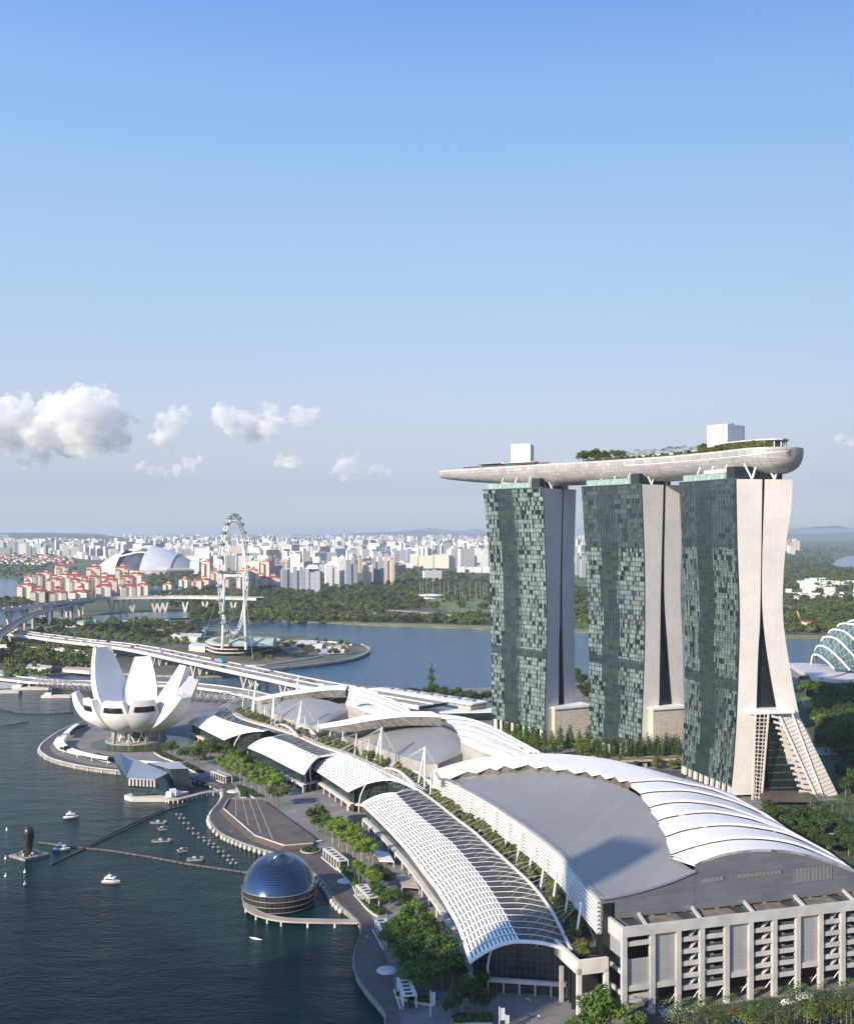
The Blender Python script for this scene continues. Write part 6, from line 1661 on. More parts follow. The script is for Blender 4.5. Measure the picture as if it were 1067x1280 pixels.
lb = [(0.1*math.sin(k*2), 0.1*math.cos(k*3), 0.9+k*0.9, 1.15*(1-(k/11.0)**2.2)+0.25, 0.9) for k in range(11)]
tree_kind('cypress', leaf_cloud(60, lb, 700, 0.26), trunk_mb(1.0, 0.12, 0, 49), leaf_dark, bark)
tree_kind('conifer', leaf_cloud(61, [(0.4*math.sin(k*2.1), 0.4*math.cos(k*1.7), 4+k*2.6, 4.6*(1-(k/11.0)**2)*(0.8+0.3*math.sin(k*1.9))+0.5, 1.7) for k in range(11)], 1500, 0.6), trunk_mb(6, 0.45, 0, 50), leaf_dark, bark)
def palm_mesh(seed, h, n, fl, leaf, nm):
    rnd = random.Random(seed); b = MB()
    for k in range(n):
        an = 2*math.pi*k/n*1.0 + rnd.random()*0.5; up = 0.25+0.75*rnd.random(); d = Vector((math.cos(an), math.sin(an), 0)); s = Vector((-d.y,d.x,0))
        m_ = 7; pts = []
        for q in range(m_+1):
            f = q/m_; pts.append(Vector((0,0,h)) + d*fl*f*(0.92) + Vector((0,0, fl*(up*f - (0.55+0.5*up)*f*f*1.15))))
        for q in range(m_):
            f = q/m_; w = fl*0.105*math.sin(math.pi*(0.12+0.85*f)); p, c = pts[q], pts[q+1]
            for sg in (-1,1):
                dr = Vector((0,0,-0.35*w))
                a1 = p + s*sg*w + d*w*0.5 + dr; 
                b.add([p, p.lerp(c,0.55), a1.lerp(p.lerp(c,0.5),0.0)+d*0.12*fl/m_, a1] if sg > 0 else [p, a1, a1+d*0.12*fl/m_, p.lerp(c,0.55)])
    TREES[nm] = (b.mesh('crown', leaf), trunk_mb(h, 0.16, 0, seed, 0).mesh('trunk', bark))
for i in range(3): palm_mesh(70+i, 7.5+i*0.9, 15, 4.9, palm_leaf, 'palm%d'%i)

rnd = random.Random(99)
def row(kindbase, nk, name, label, group, pts, n, jit=0.6, sc=(0.9,1.15), z=2.5, cat='tree'):
    P = [W(x,y,z) for x,y in pts]
    c = [0.0]
    for i in range(1, len(P)): c.append(c[-1]+(P[i]-P[i-1]).length)
    for k in range(n):
        d = c[-1]*(k+0.5)/n; i = max(1, min(int(np.searchsorted(c, d)), len(c)-1)); q = P[i-1].lerp(P[i], (d-c[i-1])/max(1e-6,c[i]-c[i-1]))
        q = q + Vector((rnd.gauss(0,jit), rnd.gauss(0,jit), 0)); q.z = z
        kk = kindbase if nk == 0 else kindbase+str(rnd.randrange(nk))
        plant(kk, name, label, q, group, lerp(sc[0], sc[1], rnd.random()), rnd.random()*6.28, cat)
row('broad',3,'row_tree','round green tree in the row hugging the glazed side of the farther arcades','trees along the farther arcades',[(256,937),(290,951),(318,966),(350,984)],16,0.8,(0.7,0.95))
# promenade: rows of slim bright trees
row('slim',3,'row_tree','slim bright green tree in the double rows between the hedges and the white arcade','bright rows behind the white shelter',[(270,966),(290,975),(312,986),(340,1000)],15,0.7,(0.95,1.15))
row('slim',3,'row_tree','slim bright green tree in the double rows between the hedges and the white arcade','bright rows behind the white shelter',[(284,962),(308,973),(330,983),(352,994)],15,0.7,(0.95,1.2))
row('slim',3,'row_tree','slim bright green tree in the rows above the second white shelter','bright rows past the stage',[(410,1052),(425,1061),(440,1074),(455,1086)],11,0.8,(0.95,1.2))
row('slim',3,'row_tree','slim bright green tree in the rows above the second white shelter','bright rows past the stage',[(422,1047),(440,1059),(458,1074),(466,1084)],11,0.8,(0.95,1.2))
row('slim',3,'row_tree','slim yellow green tree beside the third white shelter','trees beside the third shelter',[(442,1098),(452,1108),(466,1116),(478,1124)],7,1.2,(0.85,1.1))
for i, (k, x, y, s, lab) in enumerate([('broad0',215,946,1.0,'round tree nearest the lotus museum pond'),('broad1',232,953,1.05,'taller olive tree second from the museum pond'),('broad2',248,957,1.15,'wide tree third from the museum pond'),('broad0',263,949,1.05,'tree behind the first white shelter by the arcade corner'),('broad1',254,943,0.95,'tree closest to the farthest arcade canopy'),
     ('broad1',347,1008,1.15,'lone broad tree at the corner of the paved plaza beside the white arcade'),('broad2',398,1040,1.2,'dark round tree standing at the far corner of the timber stage'),('broad0',409,1043,0.9,'smaller tree tucked behind the dark round tree by the stage'),
     ('dense0',470,1106,0.9,'dark tree behind the third white shelter'),('dense1',482,1112,0.85,'dark tree close to the arcade terrace above the shelters'),('dense2',472,1130,0.85,'low dark tree beside the fourth shelter'),('broad1',487,1137,0.8,'round low tree with brown leaves above the large shaded grove'),('dense0',505,1140,0.8,'dark spreading tree at the edge of the arcade steps')]):
    plant(k, 'tree', lab, W(x,y,2.5), None, s, i*1.3)
grove = [(492,1176),(506,1170),(520,1164),(532,1172),(500,1192),(516,1190),(534,1192),(548,1186),(508,1212),(524,1212),(540,1210),(556,1206),(518,1232),(534,1230),(552,1226),(566,1220)]
for i, (x,y) in enumerate(grove):
    plant(['broad0','broad1','broad2','dense2'][i%4], 'grove_tree', 'large leafy tree in the dense grove beside the nearest arcade', W(x,y+10,2.5), 'grove beside the nearest arcade', 1.0+0.12*(i%3), i*0.9)
for i, (x,y,s,lab) in enumerate([(566,1276,0.8,'dark thin tree in the shaded forecourt behind the hedge block'),(582,1262,0.95,'dark tree closest to the arched arcade front'),(602,1272,0.9,'dark tree with twin trunk before the arcade front columns'),(598,1248,0.75,'small dark tree under the bowed arcade strut')]):
    plant('dense%d'%(i%3), 'tree', lab, W(x,y,2.5), None, s, i*2.0)
for i, (k,x,y,s,lab) in enumerate([('broad0',752,1308,1.55,'big bright tree in front of the open cream terrace block'),('broad1',728,1318,1.1,'leafy tree left of the big bright tree at the bottom edge'),('broad2',800,1318,1.0,'low round tree at the foot of the first hall column')]):
    plant(k, 'tree', lab, W(x,y,2.5), None, s, i)
# roof garden
TE = offset_path(SPINE, SIDE*5.0)
gi = [i for i in range(len(TE)) if TE[i].y < 585]
for n_ in range(46):
    i = gi[int(n_*(len(gi)-2)/46)]; f = rnd.random(); q = TE[i].lerp(TE[i+1], f); dn = (SPINE[i]-TE[i]).normalized(); q = q - dn*rnd.uniform(-2.2, 2.2 if q.y > 480 else 4.5); q.z = 18.0
    plant('small%d'%(n_%2), 'garden_tree', 'small olive tree in the roof garden beside the slatted screen', q, 'roof garden trees by the largest hall', rnd.uniform(0.8,1.15), rnd.random()*6)
gi = [i for i in range(len(TE)) if TE[i].y >= 590]
for n_ in range(34):
    i = gi[min(int(n_*(len(gi)-2)/34), len(gi)-2)]; q = TE[i].lerp(TE[i+1], rnd.random()); q = q + (TE[i]-SPINE[i]).normalized()*rnd.uniform(0,6); q.z = 18.0
    plant('small%d'%(n_%2), 'garden_tree', 'small olive tree on the terrace before the middle and farthest halls', q, 'terrace trees by the farther halls', rnd.uniform(1.0,1.5), rnd.random()*6)
plant('small0','garden_tree','lone small tree at the near end of the roof garden', W(727,1196,18.0), None, 1.1)
# trees in front of the hotel
for i, (x,y,s) in enumerate([(633,921,0.9),(645,925,1.0),(657,930,1.0),(668,936,1.15),(679,936,0.95),(690,940,0.9),(700,940,1.1),(712,938,1.1),(724,940,0.95),(735,946,1.25),(746,946,0.9),(728,946,0.8),(672,946,0.8),(650,936,0.8)]):
    plant('cone%d'%(i%2), 'cone_tree', 'cone shaped green tree in the belt below the far hotel tower', W(x,y,6), 'cone trees below the far hotel tower', (s*2.0, s*2.0, s*1.25), i)
for i in range(30):
    x = lerp(744, 851, (i+rnd.random()*0.5)/30); plant('cypress','cypress','slim dark cypress on the planted bridge before the middle hotel tower', W(x, 946+rnd.random()*2-0.02*(x-744), 9.0), 'cypresses before the middle hotel tower', rnd.uniform(1.15,1.6), i)
t = thing('planted_bridge', 'concrete road bridge with flower boxes carrying the cypress row', 'bridge', W(800,960,2.5))
p0, p1 = W(740,949,9.0), W(858,944.5,9.0); d_ = p1-p0; n_ = Vector((-d_.y,d_.x,0)).normalized()
b = MB(); b.obox(p0-Vector((0,0,2.2))-n_*4, d_, n_*14, (0,0,2.2)); b.build('deck', concrete, t)
b = MB(); b.obox(p0-n_*4.3+Vector((0,0,-0.4)), d_, n_*0.9, (0,0,1.2)); b.build('flower_box', M('flower_mix', (0.30,0.10,0.10), 0.8, col2=(0.07,0.13,0.03), vs=0.8), t)
for k in range(5):
    b = MB(); q = p0.lerp(p1,(k+0.6)/5); b.obox(Vector((q.x,q.y,2.4))-n_*2, d_.normalized()*3, n_*3, (0,0,4.3)); b.build('pier', concrete, t)
sheet('tower_lawn', [W(x,y,2.5) for x,y in [(640,950),(730,955),(860,965),(850,985),(700,958)]], 2.56, M('shrub_ground', (0.05,0.075,0.025), 0.95, var=0.5, vs=0.3))
plant('conifer','conifer','tall dark conifer standing alone by the reservoir behind the halls', W(539,866,2.5), None, (1.0,1.0,0.95))
for i in range(20):
    x = lerp(500, 612, (i+rnd.random())/20); plant('dense%d'%(i%3),'tree','dark round tree in the clump behind the flat white building', W(x, 868+rnd.random()*9+(x-500)*0.05, 2.5), 'clump behind the flat white building', rnd.uniform(0.8,1.15), i)
for i in range(10):
    x = lerp(719, 737, rnd.random()); plant('dense%d'%(i%3),'tree','dark tree seen in the gap between the far and middle hotel towers', W(x, 850+rnd.random()*28, 2.5), 'trees in the hotel tower gap', rnd.uniform(0.9,1.3), i)
sheet('garden_ground', [W(x,y,2.5) for x,y in [(975,858),(1120,840),(1160,1100),(1090,1110),(1000,1050),(945,1012),(1000,1003),(1050,1000),(1005,905)]], 2.56, MATS['shrub_ground'])
for i in range(30):
    x = lerp(632, 858, (i+rnd.random())/30); plant('small%d'%(i%2), 'shrub', 'bushy shrub at the foot of the hotel tree belt', W(x, 949+rnd.random()*8+(x-632)*0.03, 2.6), 'shrubs of the hotel tree belt', rnd.uniform(1.0,1.6), i, 'shrub')
# gardens to the right of the hotel
for i in range(120):
    x = lerp(988, 1110, rnd.random()); y = lerp(862, 948, rnd.random()**0.9)
    if x < 1000 + (y-862)*0.45: x += 34
    plant('dense%d'%(i%3) if i % 3 else 'broad%d'%(i%2), 'tree', 'large garden tree on the far side of the nearest hotel tower', W(x,y,2.5), 'garden trees beside the nearest hotel tower', rnd.uniform(1.0,1.5), i)
for i, (x,y) in enumerate([(1034,930),(1046,926),(1060,922),(1028,920)]):
    plant('small%d'%(i%2), 'tree', 'pale olive weeping tree among the dark garden trees', W(x,y,2.5), 'pale olive trees in the garden', 3.0, i)
for i in range(46):
    x = lerp(1046, 1110, rnd.random()); plant('dense%d'%(i%3), 'tree', 'dark tree in the shade beside the splayed tower leg', W(x, lerp(944,1000,rnd.random()), 2.5), 'shaded trees beside the splayed leg', rnd.uniform(0.7,1.1), i)
for i in range(30):
    x = lerp(1012, 1090, rnd.random()); plant('palm%d'%(i%3), 'palm', 'palm in the planted forecourt below the splayed tower leg', W(x, lerp(1008,1040,rnd.random()), 2.5), 'palms below the splayed tower leg', rnd.uniform(0.8,1.1), i)
for i in range(75):
    x = lerp(955, 1090, rnd.random()); y = lerp(1018, 1052, rnd.random())+(x-960)*0.22
    plant('dense%d'%(i%3), 'tree', 'dark tree in the sunken garden behind the white petal roof', W(x,y,2.5), 'trees behind the white petal roof', rnd.uniform(0.55,0.95), i)
# palms along the road at the bottom right
for i in range(44):
    f = (i+rnd.random())/44; x = lerp(835, 1085, f); y = lerp(1300, 1268, f) + rnd.uniform(-6, 26)
    plant('palm%d'%(i%3), 'palm', 'feathery palm in the roadside planting below the hall columns', W(x,y,2.5), 'roadside palms below the hall columns', rnd.uniform(0.95,1.35), i*0.7)
for i in range(9):
    x = lerp(835, 1085, (i+rnd.random())/9); plant('small%d'%(i%2), 'shrub', 'round shrub under the roadside palms', W(x, 1306+rnd.uniform(-8,14)-(x-850)*0.12, 2.5), 'roadside shrubs', rnd.uniform(0.9,1.5), i, 'shrub')
# greenery on the sky deck
dkA = cum[near_d(Dp(722,565,782))]; dkB = cum[near_d(Dp(752,562,765))]
for i, (k,d,of,s) in enumerate([('broad0',dkA+9,-5,0.95),('broad1',dkA+2,-4,1.05),('broad2',dkA-5,-7,0.95),('broad0',dkA-11,-5,0.85),('broad1',dkB,-5,0.95)]):
    plant(k, 'deck_tree', ['dark tree at the far end of the clump on the sky deck','tallest tree of the clump on the sky deck','bushy tree in the middle of the clump on the sky deck','thin tree at the near end of the clump on the sky deck','separate dark tree standing alone on the sky deck'][i], deck_pt(d, of), None, s, i)
for i in range(38):
    d = lerp(66, 185, (i+rnd.random()*0.8)/38); plant('palm%d'%(i%3), 'deck_palm', 'small palm along the railing of the sky deck', deck_pt(d, -half_w(d)*rnd.uniform(0.6,0.9)), 'small palms along the sky deck', rnd.uniform(0.55,0.85), i, 'palm')
for i in range(44):
    d = lerp(66, 178, (i+rnd.random()*0.8)/44); plant('small%d'%(i%2), 'deck_shrub', 'shrub in the planting along the middle of the sky deck', deck_pt(d, -half_w(d)*rnd.uniform(0.82,0.93)), 'shrubs along the middle of the sky deck', rnd.uniform(0.45,0.75), i, 'shrub')
for i in range(30):
    d = lerp(3, 66, (i+rnd.random()*0.8)/30); plant('small%d'%(i%2), 'deck_shrub', 'shrub along the rim of the rounded deck end', deck_pt(d, -half_w(d)*rnd.uniform(0.8,0.93)), 'shrubs on the rounded deck end', rnd.uniform(0.6,1.0), i, 'shrub')
plant('dense0','deck_tree','dark bushy tree beside the near white lift box', deck_pt(dB+15, -6), None, 0.8)
# ---------------------------------------------------------------- the expressway bridge and its traffic
def bridge(label, name, upper_px, z, width, thick, mat_road=road_pale, side=1, n=6, rail=1.0):
    up = smooth_path([W(x,y,z) for x,y in upper_px], n); lo = offset_path(up, side*width)
    t = thing(name, label, 'bridge', up[len(up)//2])
    b = MB(); b.grid([[Vector((p.x,p.y,z)) for p in up],[Vector((p.x,p.y,z)) for p in lo]], 0, sm=False, flip=(side > 0)); b.build('road_deck', mat_road, t)
    b = MB()
    for P in (up, lo):
        A_ = [Vector((p.x,p.y,z+rail)) for p in P]; B_ = [Vector((p.x,p.y,z-thick)) for p in P]
        b.grid([A_, B_], 0, sm=False); Cn = [q+(Vector((up[i].x-lo[i].x, up[i].y-lo[i].y,0)).normalized()*(-0.5 if P is up else 0.5)) for i, q in enumerate(A_)]
        b.grid([A_, Cn], 0, sm=False); b.grid([Cn, [Vector((q.x,q.y,z)) for q in Cn]], 0, sm=False)
    b.grid([[Vector((p.x,p.y,z-thick)) for p in up],[Vector((p.x,p.y,z-thick)) for p in lo]], 0, sm=False)
    b.build('parapet', pale_concrete, t)
    return t, up, lo
lane = M('lane_paint', (0.75,0.75,0.72), 0.7)
t, up, lo = bridge('long expressway bridge with busy traffic passing behind the lotus museum', 'expressway_bridge', [(-120,773),(0,785.5),(97.5,798),(183,808),(260,823),(337.5,838.5),(410.6,853),(466.6,862.5),(560,878)], 17.0, 34, 2.6, side=-1 if False else 1)
if lo[20].y > up[20].y:
    pass
b = MB()
for f in (0.16,0.33,0.5,0.67,0.84):
    for i in range(len(up)-1):
        if f != 0.5 and i % 1 == 0:
            a, c = up[i].lerp(lo[i], f), up[i+1].lerp(lo[i+1], f)
            m = max(1, int((c-a).length/16))
            for k in range(m):
                p, q = a.lerp(c,k/m), a.lerp(c,(k+0.4)/m); n_ = Vector((q.y-p.y, p.x-q.x, 0)).normalized()*0.25; h_ = Vector((0,0,0.03)); b.add([p-n_+h_, p+n_+h_, q+n_+h_, q-n_+h_])
b.build('lane_marking', lane, t)
b = MB()
for i in range(len(up)-1): b.bar(up[i].lerp(lo[i],0.5)+Vector((0,0,0.5)), up[i+1].lerp(lo[i+1],0.5)+Vector((0,0,0.5)), 0.8, 1.0)
b.build('median', pale_concrete, t)
for cx_ in (60, 126, 190, 243, 300, 352, 395):
    i = min(range(len(lo)), key=lambda k: abs(F*lo[k].x/lo[k].y+CX-cx_))
    tang = (lo[min(i+1,len(lo)-1)]-lo[i-1]).normalized()
    for f in (0.12, 0.4, 0.65, 0.9):
        b = MB(); p = up[i].lerp(lo[i], f); base = Vector((p.x,p.y,0)); b.tube([base-Vector((0,0,1)), base+Vector((0,0,2))], 2.2, 8)
        b.bar(base+Vector((0,0,1.5)), base+tang*7+Vector((0,0,14.6)), 1.6); b.bar(base+Vector((0,0,1.5)), base-tang*7+Vector((0,0,14.6)), 1.6); b.build('forked_pier', pale_concrete, t)
EXP = (up, lo, 17.0)
t2, up2, lo2 = bridge('lower slip road ramp on thin round piers below the expressway', 'slip_road_bridge', [(-120,800),(0,806.5),(39,808),(80,811),(120,817.5)], 11.5, 11, 1.8)
for i in range(2, len(up2)-1, 3):
    b = MB(); p = up2[i].lerp(lo2[i],0.5); b.tube([(p.x,p.y,0),(p.x,p.y,9.8)], 1.5, 8); b.build('pier', pale_concrete, t2)
t3, up3, lo3 = bridge('low roadside bridge full of strollers beside the helical footbridge', 'road_bridge', [(-60,838),(30,847),(60,850),(120,852),(180,853),(247,855),(310,863),(345,871)], 6.0, 22, 1.4)
for i in range(2, len(up3)-1, 3):
    b = MB(); p = up3[i].lerp(lo3[i],0.9); b.bar((p.x,p.y,-1),(p.x,p.y,4.7),2.0); b.build('pier', concrete, t3)
# distant high viaduct with a second ramp curling away
t4, up4, lo4 = bridge('distant high viaduct curving across the river on forked piers', 'viaduct', [(-140,766),(-40,763),(0,759.5),(40,755.5),(73,751.5),(105,748),(136,746.2),(180,745.3),(222,745),(262,745.3),(330,747)], 32.0, 30, 4.0, asphalt)
for cx_ in (20,42,66,92,98,106,141,150,159,168,190,200,208,232,256,290):
    i = min(range(len(lo4)), key=lambda k: abs(F*lo4[k].x/lo4[k].y+CX-cx_))
    tang = (lo4[min(i+1,len(lo4)-1)]-lo4[i-1]).normalized(); p = up4[i].lerp(lo4[i],0.6)
    b = MB(); b.bar((p.x,p.y,0), Vector((p.x,p.y,28))+tang*7, 3.4); b.bar((p.x,p.y,0), Vector((p.x,p.y,28))-tang*7, 3.4); b.build('forked_pier', pale_concrete, t4)
t5, up5, lo5 = bridge('ramp curling down from the distant viaduct towards the left shore', 'viaduct_ramp', [(110,751),(85,755),(60,760.5),(35,768),(15,778),(-5,791),(-40,812)], 26.0, 14, 3.0, asphalt, side=-1)
for i in range(3, len(up5)-1, 3):
    b = MB(); p = up5[i].lerp(lo5[i],0.5); b.bar((p.x,p.y,0),(p.x,p.y,23),3.0); b.build('pier', concrete, t5)
# vehicles
def car_meshes(col, L_=4.4, Wd=1.8, Hh=1.45, kind='car'):
    b = MB()
    if kind == 'car':
        pr = [(-L_/2,0.35),(-L_/2,0.85),(-L_*0.40,0.95),(-L_*0.28,Hh),(L_*0.10,Hh),(L_*0.26,0.95),(L_*0.48,0.8),(L_/2,0.35)]
        for s in (-1,1): pass
        l = [(x,-Wd/2*(0.86 if z > 1.1 else 1),z) for x,z in pr]; r = [(x,Wd/2*(0.86 if z > 1.1 else 1),z) for x,z in pr]
        b.grid([l, r], 0, close=True, sm=False); b.add(list(reversed(l))); b.add(r)
        g = MB()
        for x0,x1 in ((-L_*0.27,-L_*0.03),(-L_*0.01,L_*0.12)):
            for s in (-1,1): g.obox((x0,s*Wd*0.455-0.02,0.98),(x1-x0,0,0),(0,0.06,0),(0,0,0.36))
        g.add([(L_*0.11,-Wd*0.4,1.4),(L_*0.25,-Wd*0.44,1.0),(L_*0.25,Wd*0.44,1.0),(L_*0.11,Wd*0.4,1.4)])
    else:
        b.obox((-L_/2,-Wd/2,0.9),(L_*0.74,0,0),(0,Wd,0),(0,0,Hh-0.9)); b.obox((L_*0.27,-Wd/2,0.5),(L_*0.23,0,0),(0,Wd,0),(0,0,Hh*0.7-0.5)); b.obox((-L_/2,-Wd*0.4,0.5),(L_*0.75,0,0),(0,Wd*0.8,0),(0,0,0.38))
        g = MB(); g.obox((L_*0.501,-Wd*0.42,1.4),(0.04,0,0),(0,Wd*0.84,0),(0,0,0.7))
    w = MB()
    for x in (-L_*0.31, L_*0.31):
        for s in (-1,1): w.tube([(x,s*Wd*0.36,0.34),(x,s*Wd*0.51,0.34)],0.34,8)
    return b.mesh('body', col), g.mesh('window', dark_glass), w.mesh('wheel', dark_void)
paintc = {'white': M('car_white', (0.75,0.75,0.73), 0.3), 'silver': M('car_silver', (0.42,0.43,0.44), 0.3, metal=0.5), 'black': M('car_black', (0.02,0.02,0.022), 0.25), 'red': M('car_red', (0.40,0.03,0.03), 0.3), 'blue': M('car_blue', (0.05,0.12,0.30), 0.3), 'bus_blue': M('bus_blue', (0.10,0.30,0.52), 0.4)}
CARS = {k: car_meshes(m) for k, m in paintc.items()}
LORRY = car_meshes(paintc['white'], 9.5, 2.5, 3.5, 'lorry'); BUS = car_meshes(paintc['bus_blue'], 12, 2.6, 4.2, 'lorry')
def put_car(ms, name, label, cat, pos, rz, group=None, k=1.0):
    t = thing(name, label, cat, pos, group, rz); t.scale = (k,k,k)
    inst('body', ms[0], (0,0,0), t); inst('window', ms[1], (0,0,0), t); inst('wheel', ms[2], (0,0,0), t); return t
rnd = random.Random(21)
def on_bridge(br, px, f):
    up, lo, z = br
    i = min(range(len(up)-1), key=lambda k: abs(F*up[k].lerp(lo[k],f).x/up[k].lerp(lo[k],f).y+CX-px))
    a, c = up[i].lerp(lo[i],f), up[i+1].lerp(lo[i+1],f); q = Vector((a.x,a.y,z+0.02)); d = c-a
    kx = (px-CX)/F; s = (kx*a.y-a.x)/(d.x-kx*d.y) if abs(d.x-kx*d.y) > 1e-6 else 0
    q = q + Vector((d.x*s, d.y*s, 0)); return q, math.atan2(d.y, d.x)
for k in range(46):
    px = 8 + k*10.4 + rnd.uniform(-3,3); f = rnd.choice([0.08,0.24,0.4,0.58,0.75,0.91]); q, rz = on_bridge(EXP, px, f)
    c = rnd.choice(['white','white','silver','black','black','silver','silver','black','red','blue'])
    put_car(CARS[c], 'car', {'white':'white','silver':'silver grey','black':'black','red':'dark red','blue':'blue'}[c]+' car driving along the expressway bridge', 'car', q, rz + (math.pi if f < 0.5 else 0), c+' cars on the expressway', 1.15)
q, rz = on_bridge(EXP, 276, 0.24); put_car(BUS, 'bus', 'tall blue bus on the expressway bridge below the wheel terminal', 'bus', q, rz)
q, rz = on_bridge(EXP, 404, 0.75); put_car(LORRY, 'lorry', 'white box lorry on the expressway bridge near the far hall', 'lorry', q, rz)
q, rz = on_bridge(EXP, 200, 0.58); put_car(LORRY, 'lorry', 'white box lorry passing above the petals of the museum', 'lorry', q, rz, None, 0.75)
for k in range(26):
    px = -5 + k*10.5; f = rnd.choice([0.2,0.4,0.65,0.85]); q, rz = on_bridge((up4,lo4,32.0), px, f); c = rnd.choice(['white','silver','black'])
    put_car(CARS[c], 'car', {'white':'white','silver':'silver grey','black':'black'}[c]+' car far off on the distant viaduct', 'car', q, rz, c+' cars on the distant viaduct', 1.2)
# lamp posts on the bridges
lm = MB(); lm.tube([(0,0,0),(0,0,10),(0.3,0,10.6),(2.0,0,10.8)],[0.13,0.09,0.08,0.07],5); lm_p = lm.mesh('pole', grey_metal)
lm = MB(); lm.box((2.1,0,10.65),(0.9,0.3,0.16)); lm_h = lm.mesh('lamp_head', white_paint)
def lamp(label, pos, grp, rz=0.0, k=1.0):
    t = thing('street_lamp', label, 'street lamp', pos, grp, rz); t.scale = (k,k,k); inst('pole', lm_p, (0,0,0), t); inst('lamp_head', lm_h, (0,0,0), t)
for k in range(16):
    q, rz = on_bridge(EXP, 10+k*29.5, 0.02); lamp('thin street lamp on the edge of the expressway bridge', q, 'lamps on the expressway bridge', rz-1.57, 1.1)
for k in range(14):
    q, rz = on_bridge((up4,lo4,32.0), 5+k*19, 0.5); lamp('thin street lamp on the distant viaduct', q, 'lamps on the distant viaduct', rz-1.57, 1.2)
# helical footbridge
def helix(label, pts, z=7.5, rad=5.0):
    P = smooth_path([W(x,y,z) for x,y in pts], 8); t = thing('helix_footbridge', label, 'footbridge', P[0])
    c = [0.0]
    for i in range(1, len(P)): c.append(c[-1]+(P[i]-P[i-1]).length)
    def at(d):
        i = max(1, min(int(np.searchsorted(c, d)), len(c)-1)); return P[i-1].lerp(P[i], (d-c[i-1])/max(1e-6,c[i]-c[i-1])), (P[i]-P[i-1]).normalized()
    for hand in (1,-1):
        for ph in (0, math.pi*2/3, math.pi*4/3):
            b = MB(); pts_ = []
            n_ = int(c[-1]/1.6)
            for k in range(n_+1):
                q, tg = at(c[-1]*k/n_); s = Vector((tg.y,-tg.x,0)); an = hand*(c[-1]*k/n_)/26*2*math.pi+ph; r_ = rad if hand > 0 else rad*0.86
                pts_.append(q + s*math.cos(an)*r_ + Vector((0,0,1))*math.sin(an)*r_)
            b.tube(pts_, 0.28, 4, caps=False); b.build('helix_tube', grey_metal if hand < 0 else MATS['car_silver'], t)
    b = MB(); L_, R_ = offset_path(P, 2.8), offset_path(P, -2.8); b.grid([[Vector((p.x,p.y,z-2.6)) for p in L_],[Vector((p.x,p.y,z-2.6)) for p in R_]], 0, sm=False); b.grid([[Vector((p.x,p.y,z-3.4)) for p in R_],[Vector((p.x,p.y,z-2.6)) for p in R_]], 0, sm=False); b.build('deck', wood_brown, t)
    for k in range(6):
        q, tg = at(c[-1]*(k+0.5)/6); b = MB(); b.bar((q.x,q.y,-1), Vector((q.x,q.y,z-3))+tg*4, 0.8); b.bar((q.x,q.y,-1), Vector((q.x,q.y,z-3))-tg*4, 0.8); b.build('forked_pier', grey_metal, t)
    for k in range(int(c[-1]/4)):
        q, tg = at(4*k+2); s = Vector((tg.y,-tg.x,0)); b = MB(); b.tube([q+s*math.cos(a)*rad*0.93+Vector((0,0,1))*math.sin(a)*rad*0.93 for a in (0.3,0.8,1.3,1.85,2.35,2.85)], 0.12, 3, caps=False); b.build('canopy_hoop', white_paint, t)
helix('steel double helix footbridge curving behind the lotus museum', [(44,852),(60,853),(90,857),(130,861),(180,866),(240,870),(296,873)])

# ---------------------------------------------------------------- the observation wheel and its terminal
wz = 106.0; wc = Dp(292.5, 720, 1348); wc.z = wz
RW = 75.0
wheel = thing('observation_wheel', 'giant white observation wheel with green tinted cabins seen almost edge on', 'ferris wheel', (wc.x, wc.y, 15))
wd_ = Vector((-0.05,-0.9987,0)).normalized()     # in the plane of the wheel, towards us
wn_ = Vector((wd_.y,-wd_.x,0))
if wn_.x < 0: wn_ = -wn_
def wpt(an, r=RW, off=0.0): return wc + wd_*math.cos(an)*r + Vector((0,0,1))*math.sin(an)*r + wn_*off
nseg = 56
for off in (-2.0, 2.0):
    b = MB(); b.tube([wpt(2*math.pi*k/nseg, RW-1.5, off) for k in range(nseg+1)], 0.65, 6, caps=False); b.build('rim', white_paint, wheel)
b = MB(); b.tube([wpt(2*math.pi*k/nseg, RW-6.5, 0) for k in range(nseg+1)], 0.65, 6, caps=False); b.build('rim', white_paint, wheel)
b = MB()
for k in range(nseg):
    a0, a1 = 2*math.pi*k/nseg, 2*math.pi*(k+1)/nseg
    for off in (-2.0,2.0):
        b.bar(wpt(a0,RW-1.5,off), wpt(a0,RW-6.5,0), 0.45); b.bar(wpt(a0,RW-6.5,0), wpt(a1,RW-1.5,off), 0.45)
    b.bar(wpt(a0,RW-1.5,-2), wpt(a0,RW-1.5,2), 0.45); b.bar(wpt(a0,RW-1.5,-2), wpt(a1,RW-1.5,2), 0.35)
b.build('rim_truss', white_paint, wheel)
b = MB()
for k in range(56):
    a0 = 2*math.pi*k/56; b.tube([wpt(a0,RW-6.5,0), wc + wn_*(5 if k%2 else -5)], 0.10, 3, caps=False)
o = b.build('spoke_cable', grey_metal, wheel); o['kind'] = 'stuff'
b = MB(); b.tube([wc-wn_*13, wc+wn_*13], 1.9, 12); b.build('hub', white_paint, wheel)
for s in (-1,1):
    b = MB(); ft = Vector((wc.x,wc.y,0)) + wn_*s*15; b.tube([Vector((ft.x,ft.y,14)), wc+wn_*s*12], [1.7,1.4], 10); b.build('support_column', white_paint, wheel)
    for q in (-1,1):
        b = MB(); e_ = Vector((wc.x,wc.y,8)) + wn_*s*34 + wd_*q*48; b.tube([wc+wn_*s*12, e_], 0.28, 4, caps=False); b.build('stay_cable', grey_metal, wheel)
cab = MB(); rows = []
